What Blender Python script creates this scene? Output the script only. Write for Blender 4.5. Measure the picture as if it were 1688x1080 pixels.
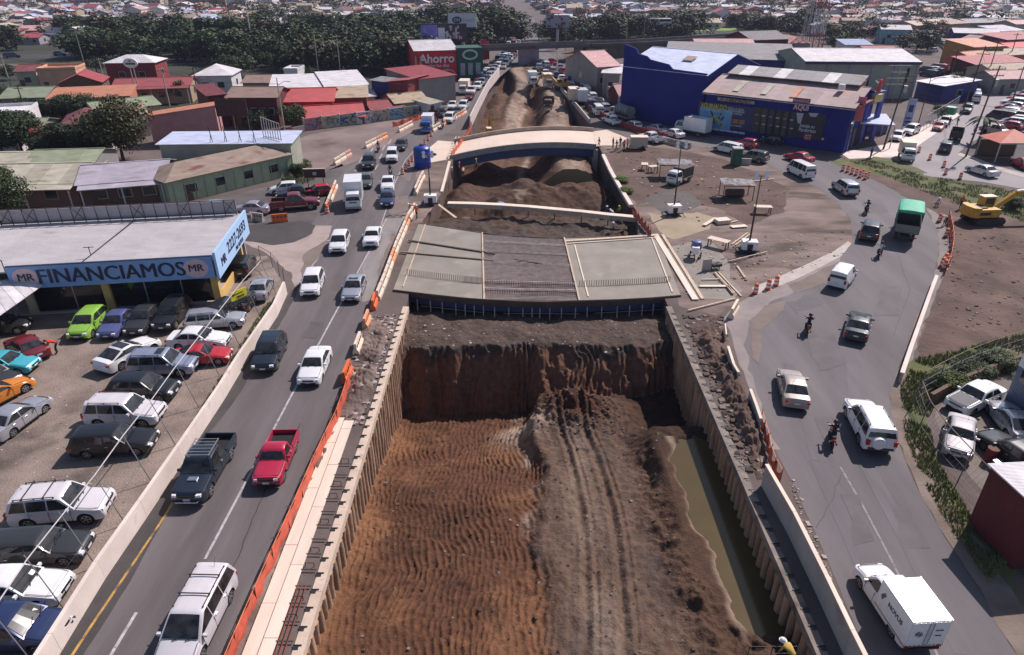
import bpy,bmesh,math,random
import numpy as np
from mathutils import Vector,Matrix,noise as mnoise
SC=bpy.context.scene
for _o in list(bpy.data.objects):bpy.data.objects.remove(_o)
RND=random.Random(11)
R=math.radians
# camera, sky, sun, exposure
PW,PH,FPX,CAMH=1688.0,1080.0,1111.0,25.5
PITCH=R(28.17)
cam_d=bpy.data.cameras.new('camera');cam=bpy.data.objects.new('camera',cam_d)
SC.collection.objects.link(cam);SC.camera=cam
cam.location=(0,0,CAMH);cam.rotation_euler=(R(90)-PITCH,0,0)
cam_d.sensor_width=36;cam_d.lens=FPX/PW*36;cam_d.clip_start=.5;cam_d.clip_end=6000
SUN_EL,SUN_AZ=R(47),R(45)
world=bpy.data.worlds.new('World');SC.world=world;world.use_nodes=True
nt=world.node_tree
sky=nt.nodes.new('ShaderNodeTexSky');sky.sky_type='NISHITA';sky.sun_disc=False
sky.sun_elevation=SUN_EL;sky.sun_rotation=SUN_AZ;sky.altitude=1100;sky.dust_density=2.0
nt.links.new(sky.outputs[0],nt.nodes['Background'].inputs[0])
nt.nodes['Background'].inputs[1].default_value=.092
sd=bpy.data.lights.new('sun','SUN');sd.energy=4.7;sd.angle=R(.6);sd.color=(1,.905,.87)
so=bpy.data.objects.new('sun',sd);SC.collection.objects.link(so)
sv=Vector((math.cos(SUN_EL)*math.sin(SUN_AZ),math.cos(SUN_EL)*math.cos(SUN_AZ),math.sin(SUN_EL)))
so.rotation_euler=sv.to_track_quat('Z','Y').to_euler();so.location=sv*400
vs=SC.view_settings;vs.view_transform='Standard';vs.look='None';vs.exposure=0.2;vs.gamma=1;vs.use_curve_mapping=False
# helpers
COL=SC.collection
_CP,_SP=math.cos(PITCH),math.sin(PITCH)
def P(px,py,z=0.0):
 """world point at height z seen at photograph pixel (px, py)"""
 u=(px-PW/2)/FPX;v=(py-PH/2)/FPX
 dy=_CP-v*_SP;dz=-_SP-v*_CP
 t=(z-CAMH)/dz
 return Vector((u*t,dy*t,z))
def ppm(py):return _CP*(py+55)/CAMH
def link(o):
 COL.objects.link(o);return o
def tag(o,label=None,cat=None,group=None,kind=None):
 if label:o['label']=label
 if cat:o['category']=cat
 if group:o['group']=group
 if kind:o['kind']=kind
 return o
def thing(name,label,cat,loc=(0,0,0),rz=0.0,group=None):
 o=bpy.data.objects.new(name,None);link(o)
 o.empty_display_size=.3
 o.location=loc;o.rotation_euler=(0,0,rz)
 return tag(o,label,cat,group)
class MB:
 def __init__(s):s.v=[];s.f=[];s.m=[]
 def add(s,vs,fs,mi=0):
  b=len(s.v);s.v+=[tuple(p)for p in vs]
  for f in fs:s.f.append(tuple(i+b for i in f));s.m.append(mi)
  return s
 def quad(s,a,b,c,d,mi=0):return s.add([a,b,c,d],[(0,1,2,3)],mi)
 def poly(s,pts,mi=0):return s.add(pts,[tuple(range(len(pts)))],mi)
 def box(s,c,d,rz=0.0,mi=0,bev=0.0):
  x,y,z=d[0]/2,d[1]/2,d[2]/2
  cs,sn=math.cos(rz),math.sin(rz)
  vs=[(c[0]+a*x*cs-b*y*sn,c[1]+a*x*sn+b*y*cs,c[2]+e*z)for e in(-1,1)for a,b in((-1,-1),(1,-1),(1,1),(-1,1))]
  return s.add(vs,[(3,2,1,0),(4,5,6,7),(0,1,5,4),(1,2,6,5),(2,3,7,6),(3,0,4,7)],mi)
 def beam(s,p,q,w,h,mi=0,up=(0,0,1)):
  p=Vector(p);q=Vector(q);d=(q-p)
  if d.length<1e-6:return s
  d.normalize();u=Vector(up)
  if abs(d.dot(u))>.98:u=Vector((1,0,0))
  x=d.cross(u).normalized()*(w/2);y=x.cross(d).normalized()*(h/2)
  vs=[a+sx*x+sy*y for a in(p,q)for sx,sy in((-1,-1),(1,-1),(1,1),(-1,1))]
  return s.add(vs,[(0,1,2,3),(7,6,5,4),(4,5,1,0),(5,6,2,1),(6,7,3,2),(7,4,0,3)],mi)
 def tube(s,p,q,r0,r1=None,n=8,mi=0,cap=True):
  r1=r0 if r1 is None else r1
  p=Vector(p);q=Vector(q);d=(q-p)
  if d.length<1e-6:return s
  d.normalize();u=Vector((0,0,1))if abs(d.z)<.9 else Vector((1,0,0))
  x=d.cross(u).normalized();y=d.cross(x)
  vs=[]
  for a,r in((p,r0),(q,r1)):
   for k in range(n):
    t=2*math.pi*k/n
    vs.append(a+x*(math.cos(t)*r)+y*(math.sin(t)*r))
  fs=[(k,k+n,(k+1)%n+n,(k+1)%n)for k in range(n)]
  if cap:fs+=[tuple(range(n)),tuple(range(2*n-1,n-1,-1))]
  return s.add(vs,fs,mi)
 def path(s,pts,r,n=6,mi=0):
  for a,b in zip(pts[:-1],pts[1:]):s.tube(a,b,r,r,n,mi)
  return s
 def lathe(s,prof,n=16,c=(0,0,0),mi=0,mis=None):
  vs=[]
  for r,z in prof:
   for k in range(n):
    t=2*math.pi*k/n
    vs.append((c[0]+r*math.cos(t),c[1]+r*math.sin(t),c[2]+z))
  b=len(s.v);s.v+=vs
  for i in range(len(prof)-1):
   for k in range(n):
    s.f.append((b+i*n+k,b+i*n+(k+1)%n,b+(i+1)*n+(k+1)%n,b+(i+1)*n+k))
    s.m.append(mis[i]if mis else mi)
  s.f.append(tuple(b+(len(prof)-1)*n+k for k in range(n)));s.m.append(mis[-1]if mis else mi)
  return s
 def prism(s,pts,z0,z1,mi=0,mtop=None):
  n=len(pts)
  ar=sum(pts[i][0]*pts[(i+1)%n][1]-pts[(i+1)%n][0]*pts[i][1]for i in range(n))
  if ar<0:pts=pts[::-1]
  vs=[(p[0],p[1],z0)for p in pts]+[(p[0],p[1],z1)for p in pts]
  s.add(vs,[(k,(k+1)%n,(k+1)%n+n,k+n)for k in range(n)],mi)
  s.add(vs,[tuple(range(n-1,-1,-1))],mi)
  return s.add(vs,[tuple(range(n,2*n))],mi if mtop is None else mtop)
 def mesh(s,name,mats,smooth=None):
  me=bpy.data.meshes.new(name);me.from_pydata(s.v,[],s.f)
  if not isinstance(mats,(list,tuple)):mats=[mats]
  for m in mats:me.materials.append(m)
  if len(mats)>1:me.polygons.foreach_set('material_index',s.m)
  if smooth is not None:
   me.polygons.foreach_set('use_smooth',[True]*len(s.f))
   me.set_sharp_from_angle(angle=R(smooth))
  me.update();return me
 def build(s,name,mats,parent=None,smooth=None,loc=None,rz=0.0):
  o=bpy.data.objects.new(name,s.mesh(name,mats,smooth));link(o)
  if parent:o.parent=parent
  if loc is not None:o.location=loc;o.rotation_euler=(0,0,rz)
  return o
def inst(name,me,parent=None,loc=(0,0,0),rz=0.0,mat=None,slot=0,scale=None):
 o=bpy.data.objects.new(name,me);link(o)
 if parent:o.parent=parent
 o.location=loc;o.rotation_euler=(0,0,rz)
 if scale:o.scale=scale
 if mat is not None:
  o.material_slots[slot].link='OBJECT';o.material_slots[slot].material=mat
 return o
 # materials
_M={}
def mat(name,col,rough=.6,var=.25,scale=3.0,metal=0.0,coat=0.0,bump=0.0,bscale=None,spec=.5,col2=None,stretch=None,detail=6,wave=None,objrand=0.0,stain=None):
 """procedural principled material: colour mottled by noise, optional second colour, bump, corrugation"""
 if name in _M:return _M[name]
 m=bpy.data.materials.new(name);m.use_nodes=True;n=m.node_tree.nodes;l=m.node_tree.links
 b=n['Principled BSDF'];b.inputs['Roughness'].default_value=rough;b.inputs['Metallic'].default_value=metal
 b.inputs['Coat Weight'].default_value=coat;b.inputs['Coat Roughness'].default_value=.06
 b.inputs['Specular IOR Level'].default_value=spec
 tc=n.new('ShaderNodeTexCoord');mp=n.new('ShaderNodeMapping')
 l.new(tc.outputs['Object'],mp.inputs['Vector'])
 if stretch:mp.inputs['Scale'].default_value=stretch
 c=tuple(col)+(1,)
 if var>0 or col2:
  nz=n.new('ShaderNodeTexNoise');nz.inputs['Scale'].default_value=scale;nz.inputs['Detail'].default_value=detail
  nz.inputs['Roughness'].default_value=.62
  l.new(mp.outputs[0],nz.inputs['Vector'])
  rp=n.new('ShaderNodeValToRGB');l.new(nz.outputs['Fac'],rp.inputs[0])
  c2=tuple(col2)if col2 else tuple(min(1,x*(1+var))for x in col)
  c1=tuple(col)if col2 else tuple(x*(1-var)for x in col)
  rp.color_ramp.elements[0].position=.32;rp.color_ramp.elements[1].position=.68
  rp.color_ramp.elements[0].color=c1+(1,);rp.color_ramp.elements[1].color=c2+(1,)
  out=rp.outputs[0]
  if stain:
   n2=n.new('ShaderNodeTexNoise');n2.inputs['Scale'].default_value=stain[1];n2.inputs['Detail'].default_value=5
   l.new(mp.outputs[0],n2.inputs['Vector'])
   r2=n.new('ShaderNodeValToRGB');l.new(n2.outputs['Fac'],r2.inputs[0])
   r2.color_ramp.elements[0].position=stain[2];r2.color_ramp.elements[1].position=stain[2]+.12
   mx=n.new('ShaderNodeMix');mx.data_type='RGBA'
   l.new(r2.outputs[0],mx.inputs[0]);l.new(out,mx.inputs[6]);mx.inputs[7].default_value=tuple(stain[0])+(1,)
   out=mx.outputs[2]
  if objrand:
   oi=n.new('ShaderNodeObjectInfo');hs=n.new('ShaderNodeHueSaturation');mr=n.new('ShaderNodeMapRange')
   l.new(oi.outputs['Random'],mr.inputs[0]);mr.inputs[3].default_value=1-objrand;mr.inputs[4].default_value=1+objrand
   l.new(mr.outputs[0],hs.inputs['Value']);l.new(out,hs.inputs['Color']);out=hs.outputs[0]
  l.new(out,b.inputs['Base Color'])
 else:b.inputs['Base Color'].default_value=c
 hgt=None
 if bump:
  nb=n.new('ShaderNodeTexNoise');nb.inputs['Scale'].default_value=bscale or scale*4;nb.inputs['Detail'].default_value=5
  l.new(mp.outputs[0],nb.inputs['Vector']);hgt=nb.outputs['Fac']
 if wave:
  wv=n.new('ShaderNodeTexWave');wv.wave_type='BANDS';wv.bands_direction=wave[0]
  wv.inputs['Scale'].default_value=wave[1];l.new(tc.outputs['Object'],wv.inputs['Vector'])
  hgt=wv.outputs['Fac'];bump=wave[2]
 if hgt:
  bp=n.new('ShaderNodeBump');bp.inputs['Strength'].default_value=bump;bp.inputs['Distance'].default_value=.08
  l.new(hgt,bp.inputs['Height']);l.new(bp.outputs[0],b.inputs['Normal'])
 _M[name]=m;return m
def paint(name,col,metal=0.0,rough=.35):return mat('paint_'+name,col,rough,.05,1.2,metal,.6)
def flat(name,col,rough=.6,metal=0.0):return mat(name,col,rough,.08,4.0,metal)
ASPH=mat('asphalt',(.088,.074,.076),.85,0,.22,bump=.2,bscale=30,col2=(.145,.124,.126),stretch=(2.6,.30,1),detail=13,stain=((.17,.145,.142),.16,.64))
ASPH2=mat('asphalt_right',(.092,.081,.085),.85,0,.18,bump=.2,bscale=30,col2=(.155,.137,.142),stretch=(1.9,.32,1),detail=13,stain=((.175,.15,.15),.14,.66))
ASPHD=mat('asphalt_dark',(.04,.035,.035),.8,0,.5,bump=.2,bscale=20,col2=(.065,.056,.054),detail=9)
GRNDM=mat('yard_dirt',(.075,.056,.05),.95,0,.12,bump=.5,bscale=2.5,col2=(.15,.115,.105),detail=12,stain=((.07,.055,.05),.05,.6))
GRAVEL=mat('lot_gravel',(.145,.108,.09),.95,0,.3,bump=.8,bscale=9,col2=(.31,.242,.205),detail=15,stain=((.085,.068,.055),.22,.57))
DUST=mat('pale_dust',(.27,.215,.195),.95,0,.3,bump=.35,bscale=6,col2=(.40,.325,.295),detail=12,stain=((.17,.13,.12),.3,.6))
SITED=mat('site_dirt',(.098,.068,.056),.95,0,.22,bump=.8,bscale=3,col2=(.25,.185,.158),detail=14,stain=((.075,.051,.041),.2,.53),stretch=(.6,1.6,1))
BROWND=mat('brown_dirt',(.058,.034,.027),.95,0,.24,bump=1.0,bscale=2.2,col2=(.145,.090,.070),detail=14,stain=((.19,.125,.098),.13,.62))
GRASS=mat('grass',(.055,.075,.02),.95,0,.5,bump=.8,bscale=8,col2=(.135,.135,.05),detail=12,stain=((.14,.10,.078),.3,.55))
CONC=mat('concrete',(.36,.31,.28),.85,0,.6,bump=.15,bscale=12,col2=(.48,.425,.39),detail=9,stain=((.25,.21,.185),.35,.66))
CONCP=mat('pale_concrete',(.60,.50,.45),.85,0,.5,bump=.12,bscale=12,col2=(.74,.63,.57),detail=9,stain=((.46,.38,.33),.5,.68))
CONCG=mat('fresh_concrete',(.20,.175,.145),.8,0,.3,bump=.1,bscale=9,col2=(.28,.248,.208),detail=13,stain=((.31,.272,.228),.35,.6))
TIMBER=mat('timber',(.42,.31,.22),.8,0,1.5,bump=.2,bscale=8,col2=(.62,.49,.38),stretch=(4,.6,4),objrand=.12)
TIMBERP=mat('pale_timber',(.66,.53,.43),.8,0,1.0,bump=.15,bscale=8,col2=(.74,.62,.52),stretch=(4,.5,4),objrand=.06)
TIMBERD=mat('dark_timber',(.10,.075,.06),.85,.3,2.0,stretch=(4,.6,4))
STEELD=mat('dark_steel',(.045,.042,.045),.55,.3,3.0,metal=.4)
STEEL=mat('steel',(.42,.41,.43),.45,.15,3.0,metal=.7)
RUST=mat('rusty_steel',(.13,.062,.038),.85,.4,2.5)
BLACK=flat('black_plastic',(.018,.018,.02),.5)
RUBBER=mat('rubber',(.016,.016,.017),.85,.2,8)
WHITEP=flat('white_paint',(.78,.76,.76),.45)
ORANGE=mat('orange_plastic',(.74,.14,.04),.5,.12,2.0)
ORANGEW=mat('faded_orange',(.78,.33,.17),.55,.15,1.5)
CREAM=mat('cream_plastic',(.72,.58,.46),.6,.12,1.5)
GLASS=mat('car_glass',(.006,.007,.008),.06,0,1.6,spec=.7,col2=(.05,.05,.052),detail=4)
GLASSB=mat('pane_glass',(.022,.026,.030),.08,0,1,spec=.7)
CHROME=flat('chrome',(.7,.7,.72),.2,.9)
LAMPW=flat('lamp_lens',(.75,.75,.78),.12)
LAMPR=flat('tail_lens',(.42,.015,.012),.2)
LAMPA=flat('amber_lens',(.7,.22,.02),.2)
PLATE=flat('plate_white',(.62,.62,.66),.5)
RIM=flat('wheel_rim',(.45,.45,.47),.3,.7)
UNDER=flat('underbody',(.012,.012,.012),.9)
def sheet_mesh(pts,z,rough=0.0,step=.8,seed=0):
 out=[]
 n=len(pts)
 for i in range(n):
  a,b=Vector(pts[i][:2]),Vector(pts[(i+1)%n][:2])
  L=(b-a).length
  far=max(a.y,b.y)
  st=step*(1 if far<90 else 2.5 if far<180 else 8)
  k=max(1,int(L/st))if rough else 1
  nr=Vector((-(b-a).y,(b-a).x)).normalized()if L>0 else Vector((0,0))
  for j in range(k):
   p=a+(b-a)*(j/k)
   if rough:
    w=mnoise.noise(Vector((p.x*.55,p.y*.55,seed)))+.6*mnoise.noise(Vector((p.x*1.9,p.y*1.9,seed+5)))
    p=p+nr*(w*rough)
   out.append((p.x,p.y,0))
 bm=bmesh.new();vs=[bm.verts.new(p)for p in out]
 es=[bm.edges.new((vs[i],vs[(i+1)%len(vs)]))for i in range(len(vs))]
 bmesh.ops.triangle_fill(bm,use_beauty=True,use_dissolve=False,edges=es)
 for f in bm.faces:
  if f.normal.z<0:f.normal_flip()
 for v in bm.verts:v.co.z=z
 me=bpy.data.meshes.new('sheet');bm.to_mesh(me);bm.free();return me
_layer=[0]
def sheet(name,px,m,lay,rough=.12,kind='structure',label=None,cat=None,world=False,group=None):
 pts=px if world else[P(*p)for p in px]
 me=sheet_mesh(pts,lay*.004,rough,seed=len(name)+lay)
 me.name=name;me.materials.append(m)
 o=bpy.data.objects.new(name,me);link(o)
 return tag(o,label,cat,group,kind)
_TXT={}
def text_mesh(s,size,extrude=.01,bold=False,align='CENTER',sx=1.0,width=None):
 key=(s,size,extrude,bold,align,sx,width)
 if key in _TXT:return _TXT[key]
 cu=bpy.data.curves.new('lettering','FONT');cu.body=s;cu.size=size;cu.extrude=extrude
 cu.align_x=align;cu.align_y='CENTER';cu.resolution_u=3
 thick=bold and 'M' in s
 if bold and not thick:cu.offset=size*.02
 ob=bpy.data.objects.new('lettering',cu);link(ob)
 bpy.context.view_layer.update()
 dg=bpy.context.evaluated_depsgraph_get()
 me=bpy.data.meshes.new_from_object(ob.evaluated_get(dg))
 if width:
  xs=[v.co.x for v in me.vertices];sx=width/(max(xs)-min(xs))
 if sx!=1.0:
  for v in me.vertices:v.co.x*=sx
 if thick:
  V_=[v.co.copy()for v in me.vertices];F_=[tuple(p.vertices)for p in me.polygons];m2=MB()
  for k,dx in enumerate((-.022,0,.022)):m2.add([(v.x+dx*size,v.y,v.z+.003*k)for v in V_],F_)
  bpy.data.meshes.remove(me);me=bpy.data.meshes.new('lettering');me.from_pydata(m2.v,[],m2.f);me.update()
 bpy.data.objects.remove(ob);bpy.data.curves.remove(cu)
 _TXT[key]=me;return me
def lettering(s,size,m,parent,loc,rot=(math.pi/2,0,0),bold=False,align='CENTER',sx=1.0,extrude=.01,width=None):
 me=text_mesh(s,size,extrude,bold,align,sx,width).copy()
 me.materials.clear();me.materials.append(m)
 o=bpy.data.objects.new('lettering',me);link(o)
 o.parent=parent;o.location=loc;o.rotation_euler=rot
 return o
ORD=['first','second','third','fourth','fifth','sixth','seventh','eighth','ninth','tenth','eleventh','twelfth','thirteenth','fourteenth','fifteenth','sixteenth','seventeenth','eighteenth','nineteenth','twentieth',]
ORD+=[a+('' if b is None else '-'+b)for a in('twenty','thirty','forty','fifty','sixty')for b in ORD[:9]]
# ground with the excavation cut into it
HOLE_L=[(-9,4),(-9,52),(-10.3,70),(-9,98),(-7.5,124),(-6.2,165),(-3,205)]
HOLE_R=[(12.9,4),(13.3,52),(13.5,68),(14.9,78),(14,98),(14,122),(12.2,158),(10.4,198),(6,218)]
hole=HOLE_L+HOLE_R[::-1]
def ground_mesh():
 bm=bmesh.new()
 def loop(pts):
  vs=[bm.verts.new((p[0],p[1],0))for p in pts]
  return[bm.edges.new((vs[i],vs[(i+1)%len(vs)]))for i in range(len(vs))]
 es=loop([(-1700,-60),(1700,-60),(1700,450),(-1700,450)])+loop(hole)
 bmesh.ops.triangle_fill(bm,use_beauty=True,use_dissolve=False,edges=es)
 for f in bm.faces:
  if f.normal.z<0:f.normal_flip()
 vs=[bm.verts.new(p)for p in((-1700,450,0),(1700,450,0),(1700,1800,-37.8),(-1700,1800,-37.8))];bm.faces.new(vs)
 me=bpy.data.meshes.new('ground');bm.to_mesh(me);bm.free();me.materials.append(GRNDM);return me
tag(link(bpy.data.objects.new('ground',ground_mesh())),kind='structure')
_tab=np.random.RandomState(5).rand(256,256)
def vn(x,y,s=0):
 x=np.asarray(x,float)+s*17.3;y=np.asarray(y,float)+s*9.1
 xi=np.floor(x).astype(int);yi=np.floor(y).astype(int);fx=x-xi;fy=y-yi
 fx=fx*fx*(3-2*fx);fy=fy*fy*(3-2*fy)
 a=_tab[xi%256,yi%256];b=_tab[(xi+1)%256,yi%256];c=_tab[xi%256,(yi+1)%256];d=_tab[(xi+1)%256,(yi+1)%256]
 return(a+(b-a)*fx+(c-a)*fy+(a-b-c+d)*fx*fy)*2-1
def fbm(x,y,s=0,o=4):
 r=0;a=1.0;f=1.0
 for k in range(o):r=r+a*vn(x*f,y*f,s+k*3);a*=.5;f*=2.03
 return r
def sst(a,b,x):t=np.clip((x-a)/(b-a),0,1);return t*t*(3-2*t)
def lerp(a,b,t):return a+(b-a)*t
def soil_grid(name,xs,ys,zf,m):
 X,Y=np.meshgrid(xs,ys);Z,C=zf(X,Y)
 ny,nx=X.shape
 co=np.stack([X,Y,Z],-1).reshape(-1,3)
 idx=np.arange(nx*ny).reshape(ny,nx)
 q=np.stack([idx[:-1,:-1],idx[:-1,1:],idx[1:,1:],idx[1:,:-1]],-1).reshape(-1,4)
 me=bpy.data.meshes.new(name)
 me.vertices.add(len(co));me.vertices.foreach_set('co',co.ravel())
 me.loops.add(q.size);me.loops.foreach_set('vertex_index',q.ravel())
 me.polygons.add(len(q));me.polygons.foreach_set('loop_start',np.arange(0,q.size,4))
 me.polygons.foreach_set('loop_total',np.full(len(q),4))
 me.polygons.foreach_set('use_smooth',np.ones(len(q),bool))
 at=me.color_attributes.new('soil','FLOAT_COLOR','POINT')
 c4=np.ones((len(co),4));c4[:,:3]=C.reshape(-1,3);at.data.foreach_set('color',c4.ravel())
 me.materials.append(m);me.update();me.validate()
 return tag(link(bpy.data.objects.new(name,me)),kind='structure')
def soil_mat():
 m=bpy.data.materials.new('excavated_soil');m.use_nodes=True;n=m.node_tree.nodes;l=m.node_tree.links
 b=n['Principled BSDF'];b.inputs['Roughness'].default_value=.92;b.inputs['Specular IOR Level'].default_value=.25
 a=n.new('ShaderNodeAttribute');a.attribute_name='soil'
 tc=n.new('ShaderNodeTexCoord');nz=n.new('ShaderNodeTexNoise');nz.inputs['Scale'].default_value=2.2;nz.inputs['Detail'].default_value=12;nz.inputs['Roughness'].default_value=.7
 l.new(tc.outputs['Object'],nz.inputs['Vector'])
 mr=n.new('ShaderNodeMapRange');mr.inputs[1].default_value=.25;mr.inputs[2].default_value=.75;mr.inputs[3].default_value=.5;mr.inputs[4].default_value=1.55
 l.new(nz.outputs['Fac'],mr.inputs[0])
 mx=n.new('ShaderNodeVectorMath');mx.operation='SCALE'
 l.new(a.outputs['Color'],mx.inputs[0]);l.new(mr.outputs[0],mx.inputs['Scale'])
 l.new(mx.outputs[0],b.inputs['Base Color'])
 n2=n.new('ShaderNodeTexNoise');n2.inputs['Scale'].default_value=9;n2.inputs['Detail'].default_value=8
 l.new(tc.outputs['Object'],n2.inputs['Vector'])
 bp=n.new('ShaderNodeBump');bp.inputs['Strength'].default_value=.75;bp.inputs['Distance'].default_value=.1
 l.new(n2.outputs['Fac'],bp.inputs['Height']);l.new(bp.outputs[0],b.inputs['Normal'])
 return m
SOIL=soil_mat()
CLAY=np.array([.078,.033,.018]);CLAYL=np.array([.21,.100,.048]);TRACK=np.array([.105,.066,.047]);BANK=np.array([.068,.036,.022])
TOPS=np.array([.062,.045,.038]);BENCH=np.array([.078,.055,.044]);DARKD=np.array([.070,.050,.041]);TAN=np.array([.36,.265,.205])
def mixc(C,c,w):return C*(1-w[...,None])+c*w[...,None]
def front_z(X,Y):
 wob=fbm(X*.5,Y*.5,3,3)
 left=np.interp(Y,[9,17,32,44],[-1.2,-1.5,-3.5,-6.2])
 trk=np.interp(Y,[9,17,30,44],[-1.15,-1.4,-2.7,-4.6])
 wt=sst(.9,2.2,X+wob*.45+.4*np.sin(Y*.5))
 z=lerp(left-.15,trk,wt)
 yy=Y+.35*np.sin(X*.55+.5)+.3*fbm(X*.3,Y*.3,8,2)
 yy=yy+.35*vn(X*.8,Y*.8,16);row=np.floor(yy/1.15);fr=yy/1.15-row
 xx=X+.16*fbm(X*.7,Y*.7,12,2)+row*1.37+.5*vn(X*.35,Y*.3,14)+.10*vn(X*1.9,Y*.9,15)+.5*np.sin(Y*.21)
 rid=(.5+.5*np.cos(2*np.pi*xx/(.34+.03*np.sin(row*2.3))))**1.1
 env=.72+.28*np.sin(np.pi*np.clip(fr,0,1))
 amp=.20*(.15+.6*np.clip(vn(X*.6,Y*.6,20)+.65,0,1.4))
 z=z+(1-wt)*(amp*rid*env+.05*fr)+(1-wt)*(.05*fbm(X*.8,Y*.8,30,3)+.06*fbm(X*4.2,Y*4.2,31,2))
 tz=.09*fbm(X*1.3,Y*1.1,40,5)+.035*fbm(X*4.5,Y*4,41,2)
 c1=3.55+.55*np.sin((Y-22)*.19);c2=c1+1.75
 for c,dp,w in((c1,.20,.17),(c2,.22,.19),(c1+.55,.09,.10),(c2+.6,.10,.10),(c1-.8,.04,.12)):
  d=np.abs(X-c-.08*vn(Y*.4,X*0,44))
  on=np.clip(.75+.55*vn(Y*.22,c*1.7,47),0,1)
  z=z-wt*on*dp*np.exp(-(d/w)**2)+wt*on*dp*.45*np.exp(-((d-w*1.9)/(w*.8))**2)
 z=z+wt*tz+wt*.022*np.sin(2*np.pi*Y/.3+3*vn(X,Y,50))*np.exp(-((X-c1-.3)/.5)**2)*np.clip(vn(Y*.2,X*0,52)+.3,0,1)
 wb=sst(7.0,9.2,X+.5*wob)
 z=z+wb*(.30*fbm(X*.9,Y*.9,60,4)+.12*fbm(X*3,Y*3,61,3))+wb*(1-sst(9.2,10.1,X))*.25
 edge=10.6+.4*fbm(Y*.5,X*.2,66,3)
 wl=sst(-.5,.5,X-edge)*sst(20.2,22.2,Y+X*.1-1.1)*(1-sst(34.0,36.5,Y))
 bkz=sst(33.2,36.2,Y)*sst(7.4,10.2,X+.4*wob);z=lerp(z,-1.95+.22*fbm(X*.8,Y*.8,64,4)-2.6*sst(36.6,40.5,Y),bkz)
 z=lerp(z,-2.75,wl)
 pit=sst(8.6,9.6,X)*sst(17.0,20,Y)
 z=np.where((X<edge+.5)&(Y>18)&(Y<36),np.maximum(z,lerp(z,-1.9,pit*(1-wl))),z)
 z=z+.55*np.exp(-(X+9)/.9)*(1+.4*vn(Y*.6,X,70))
 h1=np.exp(-(((X-4.4)/3.0)**2+((Y-42.0)/2.1)**2));h2=np.exp(-(((X-.8)/1.6)**2+((Y-40.0)/1.1)**2))
 z=z+h1*(2.0+.5*fbm(X*1.1,Y*1.1,75,4))+h2*.6
 z=z+(h1>.15)*.14*fbm(X*3,Y*3,77,3)
 gr=.26*np.sin(np.pi*(X+.3*vn(X*.35,Y*.2,80)+.35*vn(X*.6,Y*1.1,86)+.12*vn(X*2.2,Y*2.6,87))/.46)**2*(.15+1.1*np.clip(vn(X*.75,Y*.3,81)+.35,0,1))
 yf=44.4+.5*vn(X*.25,X*0+2,82)+gr+.35*vn(X*1.3,X*0,83)+.22*vn(X*1.8,Y*2.2,84)+.10*vn(X*5,Y*5,88)
 yf=yf+1.0*sst(9.5,13,X)
 bench=-1.15+.16*fbm(X*.8,Y*.8,85,4)-.25*sst(48,53,Y)
 f=np.clip((Y-yf)/(2.1+.9*np.exp(-((X-4.5)/3.5)**2)),0,1);f=f**.8
 z=np.where(Y>yf,lerp(z,bench,f),z)
 C=np.empty(X.shape+(3,));C[:]=CLAY
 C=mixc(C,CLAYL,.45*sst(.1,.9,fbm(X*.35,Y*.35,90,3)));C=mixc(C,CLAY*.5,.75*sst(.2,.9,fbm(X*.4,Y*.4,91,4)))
 C=mixc(C,CLAYL,.55*np.clip(env*rid-.45,0,1)*(1-wt))  # ridge crests lightened: highlights painted into the clay colour
 C=mixc(C,TAN*.8,.75*np.exp(-(((X-1.1-.5*wob)/.55)**2))*sst(27,31,Y)*sst(-.2,.5,vn(X,Y*.6,93)))
 C=mixc(C,TRACK,wt);C=mixc(C,np.array([.075,.052,.042]),wt*.85*sst(-.1,.55,fbm(X*.55,Y*.2,92,4)))
 C=mixc(C,TAN*.72,wt*.4*np.exp(-(((X-4.3)/1.0)**2))*sst(-.4,.5,vn(X*.8,Y*.3,94)));C=mixc(C,BANK*.9,wt*.7*np.exp(-((np.abs(X-c1)/.2)**2))*sst(-.2,.4,vn(Y*.25,X*0,98)))
 C=mixc(C,BANK,wb*.9);C=mixc(C,BANK*.6,bkz);C=mixc(C,CLAY*.8,np.clip(h1*1.6,0,1));C=mixc(C,TAN,np.clip(h2*1.2,0,.8))  # slope behind the water darkened: the wall's shade painted into the soil colour
 C=mixc(C,TAN*.8,sst(.55,.95,1-np.abs(X-edge))*sst(20,22,Y)*.7*(Y<36))
 fc=(Y>yf-.1)
 depth=np.clip((-1.0-z)/3.2,0,1)
 depth=np.clip(depth+.35*vn(X*2.1,X*0,97)*sst(.0,.5,depth),0,1);fcol=TOPS*(1-sst(.08,.34,depth+.15*vn(X*.6,Y,95)))[...,None]+(CLAY*1.7+.014)*sst(.08,.34,depth+.15*vn(X*.6,Y,95))[...,None]
 C=np.where(fc[...,None],fcol,C)
 C=mixc(C,BENCH,sst(.9,1.0,f)*fc*(.45+.5*sst(46.6,48.6,Y+.8*wob)))
 C=mixc(C,CLAYL*1.1,.8*np.exp(-(X+9)/.7)*(Y<42))
 return z,C
soil_grid('excavation_floor',np.arange(-9.6,13.9,.07),np.arange(9,53.2,.08),front_z,SOIL)
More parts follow.
